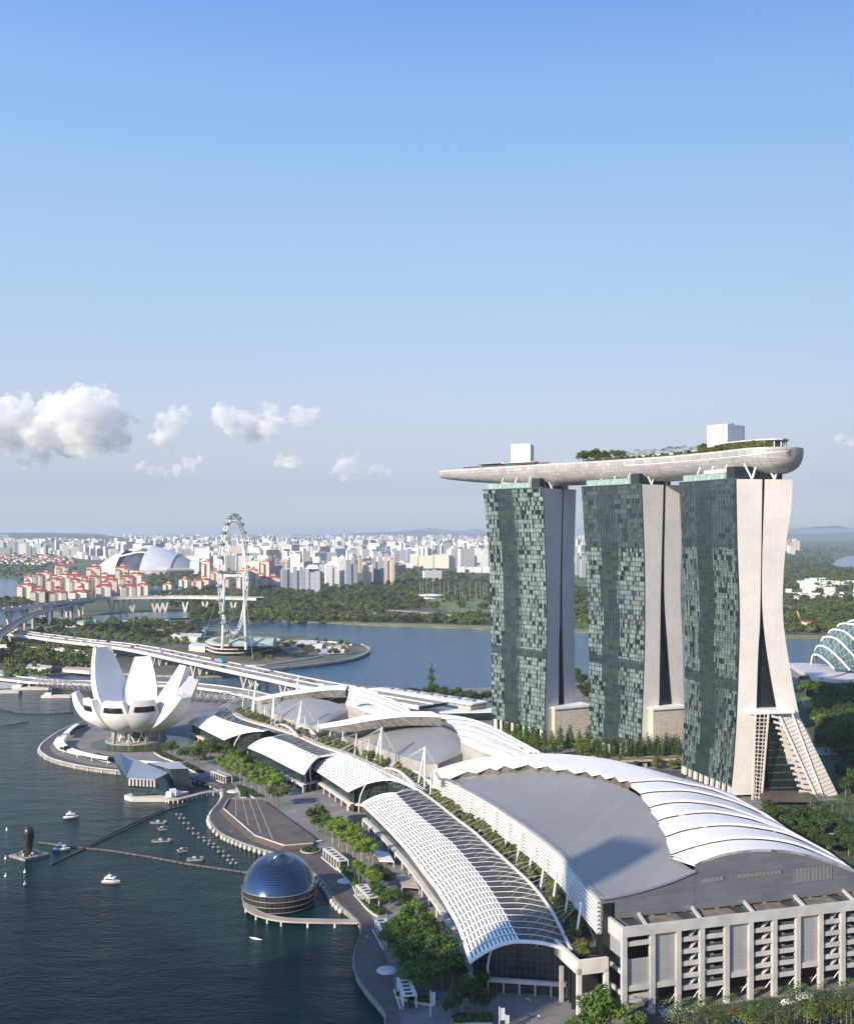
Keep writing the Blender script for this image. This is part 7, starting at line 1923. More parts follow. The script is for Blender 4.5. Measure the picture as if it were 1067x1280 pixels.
for k in range(9):
    f = k/8; x = (f-0.5)*8.2; r_ = 2.1*math.sqrt(max(0.03,1-abs(2*f-1)**3.5)); rows.append([(x, r_*math.cos(2*math.pi*a/12), r_*math.sin(2*math.pi*a/12)) for a in range(12)])
cab.grid(rows, 0, close=True); cab.add(list(reversed(rows[0]))); cab.add(rows[-1])
cab_me = cab.mesh('cabin', Mpanel('cabin_glass', (0.10,0.16,0.145), (0.55,0.56,0.54), 1.4, 2.2, 0.2, mortar=0.12, coord='Object'))
for k in range(28):
    an = 2*math.pi*(k+0.5)/28; q = wpt(an, RW+2.0, 0)-Vector((wheel.location)); o = inst('cabin', cab_me, q, wheel, math.atan2(wn_.y, wn_.x))
# terminal building under the wheel
term = thing('wheel_terminal', 'three storey round terminal building with green roof below the wheel', 'building', (wc.x, wc.y+10, 2.2))
tq = [W(x,y,16) for x,y in ((256,802),(270,806.5),(300,807),(330,804.5),(348,801.5),(345,798),(300,796),(268,797))]
pl_ = [(p.x,p.y) for p in smooth_path(tq+[tq[0]], 4)[:-1]]
c_ = sum((Vector((x,y)) for x,y in pl_), Vector((0,0)))/len(pl_)
for k in range(3):
    z0 = 2.3+k*4.7
    b = MB(); b.prism([((x-c_.x)*0.93+c_.x,(y-c_.y)*0.93+c_.y) for x,y in pl_], z0, z0+3.6); b.build('storey_glazing', dark_glass, term)
    b = MB(); b.prism(pl_, z0+3.61, z0+4.69); b.build('floor_band', cream_plain, term)
b = MB(); b.prism([((x-c_.x)*0.8+c_.x,(y-c_.y)*0.8+c_.y) for x,y in pl_], 16.4, 17.2); b.build('green_roof', lawn, term)
b = MB(); q = Dp(320,795,1375); q.z = 17
rows = [[q+Vector((x,-18,0)), q+Vector((x,-18,4)), q+Vector((x,-8,9)), q+Vector((x,8,9)), q+Vector((x,18,4)), q+Vector((x,18,0))] for x in (-32,24)]
b.grid(rows, 0, sm=False); b.add(list(reversed(rows[0]))); b.add(rows[1]); b.build('rear_hall', M('hall_teal', (0.34,0.42,0.37), 0.6, var=0.1), term)
for lab, pts, z, col in [('long flat pale green roof shed on the peninsula beside the wheel', [(195,788),(255,789.5),(257,785),(215,783)], 9, (0.36,0.46,0.40)), ('pale roofed pit building left of the round terminal', [(214,795),(250,798),(252,793),(222,791)], 8, (0.62,0.60,0.55)),
      ('wide teal green roof over the grandstand behind the trees', [(80,778.5),(150,780),(178,776.5),(110,774.5)], 10, (0.30,0.43,0.42)), ('second teal roof behind the peninsula trees', [(150,777),(205,778.5),(212,775),(172,774)], 9, (0.28,0.38,0.38)),
      ('white low shed at the quay on the left shore', [(30,835),(62,837),(66,832),(38,830)], 7, (0.66,0.64,0.60)), ('white boxy pavilion roof on the breakwater platform', [(370,806),(402,808),(405,803),(375,801.5)], 6, (0.66,0.64,0.60)), ('pink tented market row below the slip road', [(78,837),(112,840),(116,836),(84,834)], 5, (0.52,0.38,0.36)), ('small white pavilion with curved roof beside the terminal', [(236,808),(256,810),(257,805.5),(240,804)], 8, (0.66,0.65,0.6))]:
    t = thing('low_building', lab, 'building', W(pts[0][0], pts[0][1], z)); 
    nm = 'roof_%d' % len(MATS)
    quad_block(t, pts, 2.2, z, cream_plain, M(nm, col, 0.6, var=0.15, vs=0.05))
# breakwater promenade walls
b = MB(); P = smooth_path(px_path([(325,838.2),(366,834.2),(408,829.7),(440,824.2),(458,817.2),(461,811.2),(452,806)], 2.2), 4)
for i in range(len(P)-1): b.bar(P[i]+Vector((0,0,0.4)), P[i+1]+Vector((0,0,0.4)), 2.2, 2.4)
tag(b.build('breakwater_wall', concrete), 'grey breakwater wall around the tip of the peninsula', 'wall')
for lab, pts in (('low pale terrace wall along the near edge of the peninsula', [(262,831),(320,833),(370,827),(404,821)]), ('pale curved terrace wall around the breakwater lawn', [(350,812),(390,809),(425,812),(436,816)]), ('second terrace wall behind the terminal', [(352,803),(380,802),(412,803),(440,807)])):
    P = smooth_path(px_path(pts, 2.4), 5); b = MB()
    for i in range(len(P)-1): b.bar(P[i]+Vector((0,0,0.8)), P[i+1]+Vector((0,0,0.8)), 1.6, 2.2)
    tag(b.build('terrace_wall', pale_concrete), lab, 'wall')
# quay and barges on the left shore
for lab, x, y, L_, wd in [('long white flat barge moored at the left quay', 38, 862, 44, 9), ('grey barge moored ahead of the white barge', 5, 866, 36, 9), ('low white pontoon behind the museum petals', 72, 872, 30, 7)]:
    t = thing('barge', lab, 'barge', W(x,y,0)); t.rotation_euler = (0,0,0.05)
    b = MB(); b.prism([(-L_/2,-wd/2),(L_*0.44,-wd/2),(L_/2,0),(L_*0.44,wd/2),(-L_/2,wd/2)], -0.3, 2.4); o = b.build('hull', pale_concrete); o.parent = t
    b = MB(); b.box((-L_*0.3,0,2.41),(L_*0.2,wd*0.6,2.2)); o = b.build('deckhouse', white_paint); o.parent = t

# ---------------------------------------------------------------- the city beyond
bw_white = Mwindows('bw_white', (0.80,0.78,0.74), (0.28,0.30,0.34), 4.0, 3.0, 0.5, 0.42)
bw_cream = Mwindows('bw_cream', (0.78,0.70,0.59), (0.22,0.20,0.19), 3.6, 3.0, 0.42, 0.42)
bw_pink = Mwindows('bw_pink', (0.74,0.60,0.50), (0.22,0.19,0.18), 3.6, 3.0, 0.42, 0.42)
bw_blue = Mwindows('bw_blue', (0.44,0.48,0.52), (0.09,0.12,0.15), 3.0, 3.2, 0.75, 0.6)
bw_grey = Mwindows('bw_grey', (0.42,0.42,0.42), (0.10,0.11,0.13), 3.4, 3.0, 0.65, 0.5)
KM = {'white': bw_white, 'cream': bw_cream, 'pink': bw_pink, 'blue': bw_blue, 'grey': bw_grey}
roof_grey = M('roof_grey', (0.45,0.43,0.40), 0.85, var=0.3, vs=0.02)
def hiproof(b, c, size, z, h, rz, m=0, over=1.0):
    cs, sn = math.cos(rz), math.sin(rz); hx, hy = size[0]/2+over, size[1]/2+over
    tr = lambda x, y, zz: (c[0]+x*cs-y*sn, c[1]+x*sn+y*cs, zz)
    p = [tr(-hx,-hy,z),tr(hx,-hy,z),tr(hx,hy,z),tr(-hx,hy,z)]; k = max(0, hx-hy)
    a, d = tr(-k,0,z+h), tr(k,0,z+h); k2 = 0
    if hy > hx: a, d = tr(0,-(hy-hx),z+h), tr(0,hy-hx,z+h); b.add([p[0],p[1],a],m); b.add([p[1],p[2],d,a],m); b.add([p[2],p[3],d],m); b.add([p[3],p[0],a,d],m)
    else: b.add([p[0],p[1],d,a],m); b.add([p[1],p[2],d],m); b.add([p[2],p[3],a,d],m); b.add([p[3],p[0],a],m)
def red_block(label, xl, xr, yt, yb, grp, dep=0.8, rz=0.25, kind='cream'):
    g = W((xl+xr)/2, yb, 1.5); wd = (xr-xl)*g.y/F; zt = H-(yt-CY)*g.y/F
    t = thing('apartment_block', label, 'apartment block', g, grp); w1 = wd*0.92; d1 = wd*dep
    b = MB(); hw = zt-1.5-wd*0.16
    b.box((0,d1/2,0), (w1,d1,hw), rz, 0, True); b.box((-w1*0.3,d1*0.2,0), (w1*0.34,d1*0.9,hw*0.9), rz, 0, True); b.box((w1*0.33,d1*0.3,0), (w1*0.3,d1*0.95,hw*0.94), rz, 0, True)
    o = b.build('wall', KM[kind]); o.parent = t
    b = MB(); hiproof(b, (0,d1/2), (w1,d1), hw+0.02, wd*0.15, rz); hiproof(b, (-w1*0.3,d1*0.2), (w1*0.34,d1*0.9), hw*0.9+0.02, wd*0.1, rz); hiproof(b, (w1*0.33,d1*0.3), (w1*0.3,d1*0.95), hw*0.94+0.02, wd*0.1, rz)
    o = b.build('roof', red_roof); o.parent = t; rf_ = o
    b = MB(); b.box((0,d1/2,hw+wd*0.08), (w1*0.3,w1*0.3,wd*0.14), rz, 0, True); o2 = b.build('lantern_wall', KM[kind]); o2.parent = rf_
    b = MB(); hiproof(b, (0,d1/2), (w1*0.34,w1*0.34), hw+wd*0.22, wd*0.10, rz); o2 = b.build('lantern_roof', red_roof); o2.parent = rf_
RED = [(21,41,728,751.5),(36,56,735.5,753),(57,81,736.5,752.5),(86,110,736,750),(118,138,729,748),(148,168,729,747.5),(170,186,728,745),
       (29,40,718.5,740),(39,52,716.5,740),(50,62,714,738),(56,75,721,745),(67,84,704.5,738),(72,88,716,743),(80,101,716,745),(100,110,720,746),(96,112,724,748),(106,125,706,742),(108,124,718,746),(116,140,719,744),(142,160,706.5,742),(146,164,718,744),(160,178,714.5,742),(128,146,722,746),(84,98,722,748)]
for i, (a,c,y0,y1) in enumerate(RED):
    red_block('cream apartment block with red hipped roof in the riverside cluster before the domed stadium', a, c, y0, y1, 'red roofed blocks by the river', 0.8, 0.25+0.2*((i*7)%3-1))
RED2 = [(224,236,722,736),(238,248,724,737),(246,262,722,737),(252,264,700,735),(262,275,712,736),(276,286,722,738),(296,312,712,739),(310,322,710,738),(316,334,719,737),(326,338,700,735),(331,350,719,736),(340,352,706,734),(204,216,728,742)]
for i, (a,c,y0,y1) in enumerate(RED2):
    red_block('pinkish block with red roof in the group around the giant wheel', a, c, y0, y1, 'red roofed blocks behind the wheel', 0.8, 0.2*((i*5)%3-1), 'pink' if i % 2 else 'cream')
def slab(label, xl, xr, yt, yb, kind, grp=None, rz=0.0, dep=16, crown=0, name='apartment_block', steps=1):
    g = W((xl+xr)/2, yb, 1.5); wd = (xr-xl)*g.y/F; zt = H-(yt-CY)*g.y/F; hh = zt-1.5
    t = thing(name, label, 'apartment block', g, grp)
    w = max(4, (wd - abs(math.sin(rz))*dep)/max(0.3,math.cos(rz)))
    b = MB()
    if steps <= 1: b.box((0,dep/2,0), (w,dep,hh), rz, 0, True)
    else:
        for k in range(steps):
            x = ((k+0.5)/steps-0.5)*w; b.box((x*math.cos(rz), x*math.sin(rz)+dep/2+(k%2)*3, 0), (w/steps*0.97,dep,hh*(1-0.05*((k*3)%4))), rz, 0, True)
    o = b.build('wall', KM[kind]); o.parent = t
    b = MB(); b.box((w*0.15,dep/2,hh+0.02), (min(w*0.3,9),dep*0.5,4.0), rz); b.box((-w*0.25,dep/2,hh+0.02), (min(w*0.15,6),dep*0.4,2.6), rz); o = b.build('roof_tank', roof_grey); o.parent = t
    if crown:
        b = MB(); hiproof(b, (0,dep/2), (w*0.8,dep*0.8), hh+0.03, crown, rz); o = b.build('roof', white_paint); o.parent = t
    return t
MID = [(350,366,712,739,'blue',2,0.3,'pale blue stepped tower beside the red roofed group'),(365,381,708.5,741,'blue',3,0.2,'sail topped blue tower block at the river trees'),(379,402,711,741,'blue',3,-0.2,'wide stepped blue block with white gable'),(405,424,706,735,'white',2,0.3,'white tower with slanting roof'),(422,432,698,734,'white',1,0.2,'slim white tower between the slanting roof and the round towers'),(430,446,700,735,'blue',2,0.3,'pale twin tower left of the round towers'),
    (452,466,703,734,'pink',3,0.2,'pinkish ribbed tower with the red pavilion'),(464,480,697,733,'grey',3,0.1,'tall grey ribbed tower'),(478,493,696,731,'pink',3,0.3,'tallest pinkish tower at the end of the riverside row'),
    (512,561,692.5,710.5,'cream',5,0.05,'broad slab office block with grid front above the dark trees'),(494,516,702,711,'cream',2,0.0,'low cream annex beside the broad slab block'),(528,552,713.5,726,'white',1,0.35,'square white house among the dark trees'),(571,612,708,716,'white',4,0.0,'long low white depot buildings behind the trees'),
    (548,552,683,694,'blue',1,0.2,'single blue tower behind the broad slab block'),(490,508,685.5,703,'blue',3,0.1,'dark blue twin slab behind the riverside row'),(508,520,686,702,'blue',2,0.2,'dark blue slab next to the twin slab'),(588,600,683,697,'white',2,0.4,'white pair of slabs near the hotel tower edge'),
    (719,734,691,719,'blue',3,0.2,'blue glass towers seen between the hotel towers'),(725,738,700,722,'grey',2,0.2,'grey tower in the hotel tower gap'),
    (980,992,675,691,'pink',2,0.3,'pinkish twin apartment towers on the wooded right shore'),(990,1000,673.5,688,'cream',2,0.2,'cream tower behind the pinkish pair on the right shore'),(984,994,682,693,'white',2,0.2,'lower white block under the pinkish towers'),
    (0,10,668,680,'blue',1,0.3,'blue tower at the left edge of the city'),(5,25,672,690,'white',2,0.3,'white tower beside the dark glass slab at the left edge'),(12,35,676,692,'grey',3,0.2,'dark grey glass slab at the left edge'),(33,44,682,695,'blue',2,0.2,'green tinted tower behind the trees at the left'),
    (77,86,682,695,'white',1,0.4,'lone white slab left of the domed stadium'),(88,97,683,696,'cream',1,0.4,'cream slab beside the lone white slab'),(222,238,684,702,'grey',3,0.2,'grey tower block right of the domed stadium'),(238,250,688,703,'blue',2,0.2,'blue grey block between stadium and wheel')]
for a,c,y0,y1,kd,st,rz,lab in MID:
    slab(lab, a, c, y0, y1, kd, None, rz, 18 if (c-a) < 30 else 22, 10 if 'slanting' in lab or 'sail' in lab or 'gable' in lab else 0, steps=st)
# generic housing blocks: the largest as things of their own, the rest as one mass
rnd = random.Random(5)
def city_xy(py):
    while True:
        px = rnd.uniform(-20, 1090)
        if 612 < px < 716 or 738 < px < 980: 
            continue
        if px > 980 and py > 674: continue
        if py > 722 and px < 380: continue
        if px < 235 and py > 700 and px > 90: continue
        if px < 90 and py > 694: continue
        if 235 < px < 500 and py > 722: continue
        if px > 500 and py > 704: continue
        return px, py
n_blk = 0
WHERE = [(-50,90,'in the white housing at the left before the low hills'),(90,240,'in the white housing behind the domed stadium'),(240,340,'in the white housing seen past the giant wheel'),(340,420,'in the white housing above the sail topped towers'),(420,510,'in the white housing above the pinkish ribbed towers'),(510,612,'in the white housing next to the far hotel tower'),(700,740,'in the hotel tower gap'),(970,1100,'on the right horizon')]
ylist = sorted([lerp(681.5, 717, rnd.random()**1.6) for _ in range(215)], reverse=True)
for py in ylist:
    px, py = city_xy(py); g = W(px, py, 1.5)
    hgt = rnd.choice([38,48,58,68,80,92]) * (0.8 if py > 705 else 1.0)
    kd = rnd.choice(['white','white','white','cream','blue','pink','grey','white'])
    wpx = rnd.uniform(26, 78)*F/g.y; yt = CY + (H-hgt)*F/g.y
    wh = [w for w in WHERE if w[0] <= px < w[1]]
    tall = 'tall' if hgt >= 68 else 'medium' if hgt >= 48 else 'low'
    lab = f"{tall} {dict(white='white',cream='cream',blue='bluish',pink='pinkish',grey='grey')[kd]} apartment block {wh[0][2] if wh else 'in the far housing'}"
    slab(lab, px-wpx/2, px+wpx/2, yt, py, kd, lab.replace(' block','')+'s', rnd.choice([0.15,0.5,-0.4,0.9]), rnd.uniform(12,20), 0, steps=rnd.choice([1,1,2,3])); n_blk += 1
b = MB()
mats_c = [bw_white, bw_cream, bw_blue, bw_pink, roof_grey, red_roof]
for k in range(5200):
    u = rnd.random(); Y = 2900*(30000/2900)**(u**0.85)
    px = rnd.uniform(-120, 640) if rnd.random() < 0.93 else rnd.uniform(700, 760)
    if px > 740: continue
    py = CY + 160.5*F/Y
    if py > 700 and (90 < px < 240): continue
    if py > 695 and px < 90: continue
    if py > 714 and px < 500: continue
    if py > 703 and px > 500 and not (560 < px < 612 and py < 712): continue
    if noise.noise(Vector((px*0.02, math.log(Y)*3.0, 3.1))) < -0.22: continue
    g = W(px, py, 1.5); hgt = rnd.choice([12,16,22,30,40,55,70,85]) if Y > 4200 else rnd.choice([9,12,16,24])
    b.box((g.x,g.y,1.5), (rnd.uniform(22,80), rnd.uniform(12,22), hgt), rnd.choice([0.1,0.5,-0.4,0.9,1.3]), rnd.choice([0,0,0,0,1,2,3]), True)
for k in range(420):   # low shop houses with red and grey roofs
    px = rnd.choice([rnd.uniform(560,614), rnd.uniform(180,350), rnd.uniform(0,90)]); py = rnd.uniform(690, 706); g = W(px, py, 1.5)
    s_ = (rnd.uniform(12,30), rnd.uniform(9,14)); rz = rnd.uniform(-0.5,0.5); hh = rnd.uniform(6,11); b.box((g.x,g.y,1.5),(s_[0],s_[1],hh),rz,rnd.choice([0,1]),True); hiproof(b,(g.x,g.y),s_,1.5+hh+0.02,4,rz,rnd.choice([5,5,4]))
o = b.build('distant_city', mats_c); struct(o, 'stuff', 'pale mass of small far buildings reaching to the horizon')
# the right shore: works yards and sheds
for i in range(34):
    px = rnd.uniform(982, 1085); py = rnd.uniform(726, 752); g = W(px, py, 1.5)
    wd = rnd.uniform(14,50); t = thing('low_building', 'low pale shed among the works yards on the right shore', 'building', g, 'sheds on the right shore')
    b = MB(); hh = rnd.uniform(6,16); b.box((0,0,0),(wd,rnd.uniform(12,24),hh),rnd.uniform(-.4,.4),0,True); o = b.build('wall', KM[rnd.choice(['white','white','cream'])]); o.parent = t
    b = MB(); b.box((0,0,hh+0.02),(wd*1.03,14,0.8),0); o = b.build('roof', rnd.choice([white_paint, roof_grey, cream_plain])); o.parent = t
for k in range(2):
    g = W(1016+11*k, 733, 1.5); t = thing('silo_frame', ['twin decked white frame tower on the right shore, farther from the trees','twin decked white frame tower on the right shore, closer to the bay'][k], 'frame tower', g)
    for q in range(3):
        b = MB(); b.box((0,0,8+q*7),(17,12,2.5)); o = b.build('deck', white_paint); o.parent = t
    for sx in (-7,7):
        b = MB(); b.bar((sx,0,0),(sx,0,24),1.6); o = b.build('leg', white_paint); o.parent = t
t = thing('crane', 'yellow crawler crane leaning over the far river bank', 'crane', W(1000,780,1.5)); a_, c_ = W(1001,781,1.5), Dp(996,764,1900)
b = MB(); b.bar(a_+Vector((0,0,2)), c_, 2.0); b.build('boom', M('crane_yellow', (0.55,0.38,0.06), 0.5), t); b = MB(); b.box(a_,(7,6,5)); b.build('cab', MATS['crane_yellow'], t)
t = thing('low_building', 'small white boathouse by the crane on the far bank', 'building', W(1007,786,1.5)); g = W(1007,786,1.5); b = MB(); b.box(g,(12,10,12),0.2,0,True); b.build('wall', bw_white, t); b = MB(); b.box(g+Vector((0,0,12.02)),(14,12,1),0.2); b.build('roof', red_roof, t)
# golf clubhouse and driving range poles
t = thing('clubhouse', 'flat curved white clubhouse roof at the driving range', 'building', W(538,748,1.5)); g = W(538,748,1.5)
b = MB(); rows = [[(g.x+34*f*math.cos(2*math.pi*a/24), g.y+26*f*math.sin(2*math.pi*a/24), z) for a in range(24)] for f, z in ((0.8,1.5),(0.8,8),(1.05,8.2),(1.05,10),(0.3,12),(0.02,12.2))]; b.grid(rows, 0, close=True, sm=False); b.build('roof', white_paint, t)
pm_ = MB(); pm_.tube([(0,0,0),(0,0,42)],[0.8,0.55],5); pole_me = pm_.mesh('range_pole', grey_metal)
for k, x in enumerate([525,528,533,541,550,555,560,569,575,578,587,595,600,604,608,614]):
    o = inst('range_pole', pole_me, W(x, 748+1.2*(k%3), 1.5)); tag(o, 'tall thin net pole at the driving range before the dark trees', 'pole', 'net poles of the driving range')

# ---------------------------------------------------------------- the domed stadium
sg = W(168, 718, 1.5); st = thing('stadium', 'domed stadium with white ribbed shell and open dark middle', 'stadium', sg)
SRx = 70.5*sg.y/F; SRh = (718-683.5)*sg.y/F
def dpt(az, el): return Vector((sg.x + SRx*math.cos(az)*math.cos(el), sg.y + SRx*0.95 + SRx*0.95*math.sin(az)*math.cos(el), 1.5 + SRh*math.sin(el)))
shell_white = Mpanel('shell_white', (0.70,0.70,0.69), (0.55,0.56,0.57), 12, 6, 0.45, mortar=0.4, var=0.04)
shell_grey = Mpanel('shell_grey', (0.44,0.45,0.46), (0.34,0.35,0.36), 14, 7, 0.45, mortar=0.5, var=0.05)
def dome_patch(name, az0, az1, el0f, el1f, mat, n=16, k=1.0):
    rows, uv = [], []
    for i in range(n+1):
        az = lerp(az0, az1, i/n); r = []; u = []
        for j in range(n+1):
            el = lerp(el0f(i/n), el1f(i/n), j/n); p = dpt(az, el); p = Vector((sg.x,sg.y+SRx*0.95,1.5)) + (p-Vector((sg.x,sg.y+SRx*0.95,1.5)))*k; r.append(p); u.append((az*SRx, el*SRx))
        rows.append(r); uv.append(u)
    b = MB(); b.grid(rows, 0, uvs=uv); return b.build(name, mat, st)
cst = lambda v: (lambda t: v)
# profile across: ribbed outer shells left and right, white moving leaves, dark opening between
def across(x0, x1, zlo, mat, name, k=1.0, n=18):
    """band of the dome between two x fractions"""
    rows, uv = [], []
    for i in range(n+1):
        x = lerp(x0, x1, i/n); r, u = [], []
        for j in range(n+1):
            y = lerp(-1, 0.9, j/n); rr = math.sqrt(max(0.0, 1-x*x)); yy = y*rr; h = max(0.0, 1 - abs(x)**1.45*0.97 - yy*yy*0.9)**0.72
            r.append(Vector((sg.x+SRx*x*k, sg.y+SRx*0.95*(1+yy*k), 1.5+max(zlo*SRh, SRh*h*k)))); u.append((x*SRx, y*SRx))
        rows.append(r); uv.append(u)
    b = MB(); b.grid(rows, 0, uvs=uv); return b.build(name, mat, st)
across(-1, -0.38, 0, shell_grey, 'fixed_shell'); across(0.08, 1.0, 0, shell_grey, 'fixed_shell')
across(-0.70, -0.37, 0, shell_white, 'moving_leaf', 1.025); across(0.09, 0.56, 0, shell_white, 'moving_leaf', 1.025)
across(-0.40, 0.12, 0, M('stadium_void', (0.06,0.07,0.085), 0.6, var=0.4, vs=0.03), 'open_bowl', 0.9)
for q in (-0.55, 0.05):
    b = MB(); pts = []
    for k in range(13):
        x = lerp(-0.38, 0.10, k/12); rr = math.sqrt(1-x*x); yy = q*rr; h = (1-abs(x)**1.45*0.97-yy*yy*0.9)**0.72; pts.append((sg.x+SRx*x, sg.y+SRx*0.95*(1+yy), 1.5+SRh*h))
    for k in range(12): b.bar(pts[k], pts[k+1], 7, 5)
    b.build('truss_beam', white_paint, st)
b = MB(); b.prism([(sg.x+SRx*x, sg.y+SRx*0.95*(1+y)) for x, y in [(0.55,-0.92),(1.12,-0.5),(1.12,-0.3),(0.5,-0.7)]], 14, 22); b.build('entrance_canopy', white_paint, st)
b = MB(); b.prism([(sg.x+SRx*1.02*math.cos(2*math.pi*a/30), sg.y+SRx*0.95+SRx*0.97*math.sin(2*math.pi*a/30)) for a in range(30)], 1.4, 16); b.build('podium', pale_concrete, st)

# ---------------------------------------------------------------- ribbed glasshouse on the right
gb = W(1090, 842, 3); gh = thing('glasshouse', 'ribbed glass conservatory dome of white arches on the right shore', 'conservatory', gb)
base0, base1 = Dp(1013.5,830,1190), Dp(1150,842,1130)
gd = (base1-base0); gd.z = 0
ribs_px = [((1013.5,831),(1016,819),(1027,822),(1042,836)),((1017,826),(1021,808),(1036,812),(1062,838)),((1023,819),(1029,797),(1048,801),(1085,842)),((1031,811),(1038,788),(1060,793),(1110,846)),((1041,803),(1049,780.5),(1075,786),(1130,848)),((1054,797),(1062,776.5),(1090,783),(1150,850)),((1068,794),(1078,776),(1110,784),(1170,852))]
ribs = []
for k, pts in enumerate(ribs_px):
    Y = 1205 - 2*k
    a, m1, m2, e_ = [Dp(x,y,Y+dy) for (x,y), dy in zip(pts, (22,10,-5,-28))]
    ctrl = [a, a.lerp(m1,0.55)+Vector((-1,0,1))*min(1,k*0.5+0.3), m1, m1.lerp(m2,0.5)+Vector((0,0,1.5+0.3*k)), m2, m2.lerp(e_,0.5)+Vector((0,0,0.8+0.35*k)), e_]
    P = smooth_path(ctrl, 5); ribs.append(P)
    b = MB(); b.tube(P, 1.15, 6); b.build('arch_rib', white_paint, gh)
for k in range(len(ribs)-1):
    b = MB(); b.grid([[p+Vector((0,0.8,-0.6)) for p in ribs[k]],[p+Vector((0,0.8,-0.6)) for p in ribs[k+1]]], 0); b.build('glass_skin', Mpanel('glasshouse_glass', (0.07,0.115,0.115), (0.24,0.28,0.28), 4, 4, 0.15, mortar=0.2, coord='Object', var=0.3) if k == 0 else MATS['glasshouse_glass'], gh)
t = thing('curved_roof_hall', 'low grey leaf shaped roofs in front of the glass conservatory', 'building', W(1030,842,3))
for pts, z in (([(986,829),(1010,829),(1062,834),(1058,840),(1036,846),(1012,844)],8),([(1012,846),(1040,842),(1068,836),(1100,838),(1080,846),(1050,850)],6.5)):
    q = smooth_path([W(x,y,z) for x,y in pts]+[W(pts[0][0],pts[0][1],z)], 4)[:-1]; b = MB(); b.prism([(p.x,p.y) for p in q], 3, z); b.build('roof', M('leaf_roof', (0.52,0.50,0.48), 0.5, var=0.1) if 'leaf_roof' not in MATS else MATS['leaf_roof'], t)
sheet('garden_lawn', [W(x,y,2.5) for x,y in [(1000,872),(1024,868),(1026,886),(1002,884)]], 2.58, lawn)
sheet('garden_path', [W(x,y,2.5) for x,y in [(1010,936),(1068,932),(1120,930),(1120,942),(1068,945),(1020,944)]], 2.6, M('path_blue', (0.32,0.33,0.35), 0.8))
t = thing('pool_roof', 'pale glazed roof of panels beside the trees behind the petal roof', 'roof', W(1060,1048,2.5)); q = [W(x,y,6) for x,y in ((1032,1042),(1090,1037),(1090,1052),(1034,1055))]; b = MB(); b.prism([(p.x,p.y) for p in q], 5.2, 6); b.build('panel', Mpanel('pool_panel', (0.34,0.42,0.44), (0.70,0.72,0.72), 3.2, 60, 0.3, mortar=0.3, coord='Object'), t)
for p in q:
    b = MB(); b.bar((p.x,p.y,2.5),(p.x,p.y,5.2),0.5); b.build('post', white_paint, t)

# ---------------------------------------------------------------- far trees
def far_crown(seed):
    return leaf_cloud(seed, rnd_lobes(seed, 7, 4.5, 5, 9.5, 2.6, 4.0, 0.8), 190, 1.25, inner=0.5)
FC = [far_crown(200+i) for i in range(5)]
FCM = []
for i, mb in enumerate(FC):
    mb.tube([(0,0,-0.5),(0,0,6)], 0.5, 5, 1, caps=False); FCM.append(mb.mesh('distant_tree', [leaf_far, bark]))
rnd = random.Random(31)
def ftree(px, py, label, grp, sc=1.0, z=1.6):
    o = inst('distant_tree', FCM[rnd.randrange(5)], W(px, py, z), None, rnd.random()*6.28, sc*rnd.uniform(0.75,1.35)); tag(o, label, 'tree', grp)
for k in range(95):
    f = (k+rnd.random())/95; px = lerp(250, 612, f); py = interp([250,313,400,480,560,612],[768,770,774.5,777.5,780,782], px)-rnd.random()*3
    ftree(px, py, 'round tree in the front rank along the far river bank', 'front rank on the far bank', 1.0)
for k in range(14): ftree(rnd.uniform(714,737), rnd.uniform(770,786), 'round tree on the far bank in the hotel tower gap', 'far bank trees in the tower gap')
for k in range(30): ftree(rnd.uniform(980,1075), rnd.uniform(781,793), 'round tree on the far bank right of the hotel', 'far bank trees on the right')
for k in range(120):
    px = rnd.uniform(0, 250); py = rnd.uniform(787, 806)+max(0,(px-90)*0.02); ftree(px, min(py, interp([0,97,183,260],[800,806,815,829],px)-9+rnd.random()*3) , 'tree on the peninsula between the expressway and the viaduct', 'peninsula trees before the viaduct', 0.8, 2.2)
for k in range(60): ftree(rnd.uniform(300,440), rnd.uniform(803,826), 'small tree on the peninsula beside the terminal', 'trees beside the terminal', 0.6, 2.2)
for k in range(22): ftree(rnd.uniform(8,62), rnd.uniform(838,852), 'dark bushy tree on the quay at the left shore', 'trees on the left quay', 0.75, 2.4)
for k in range(14): ftree(rnd.uniform(-10,40), rnd.uniform(752,757), 'tree beside the basin water below the red roofed blocks', 'trees beside the basin', 0.9)
for k in range(12): ftree(rnd.uniform(230,270), rnd.uniform(758,768), 'tree on the bank beneath the viaduct end', 'trees beneath the viaduct end', 1.0)
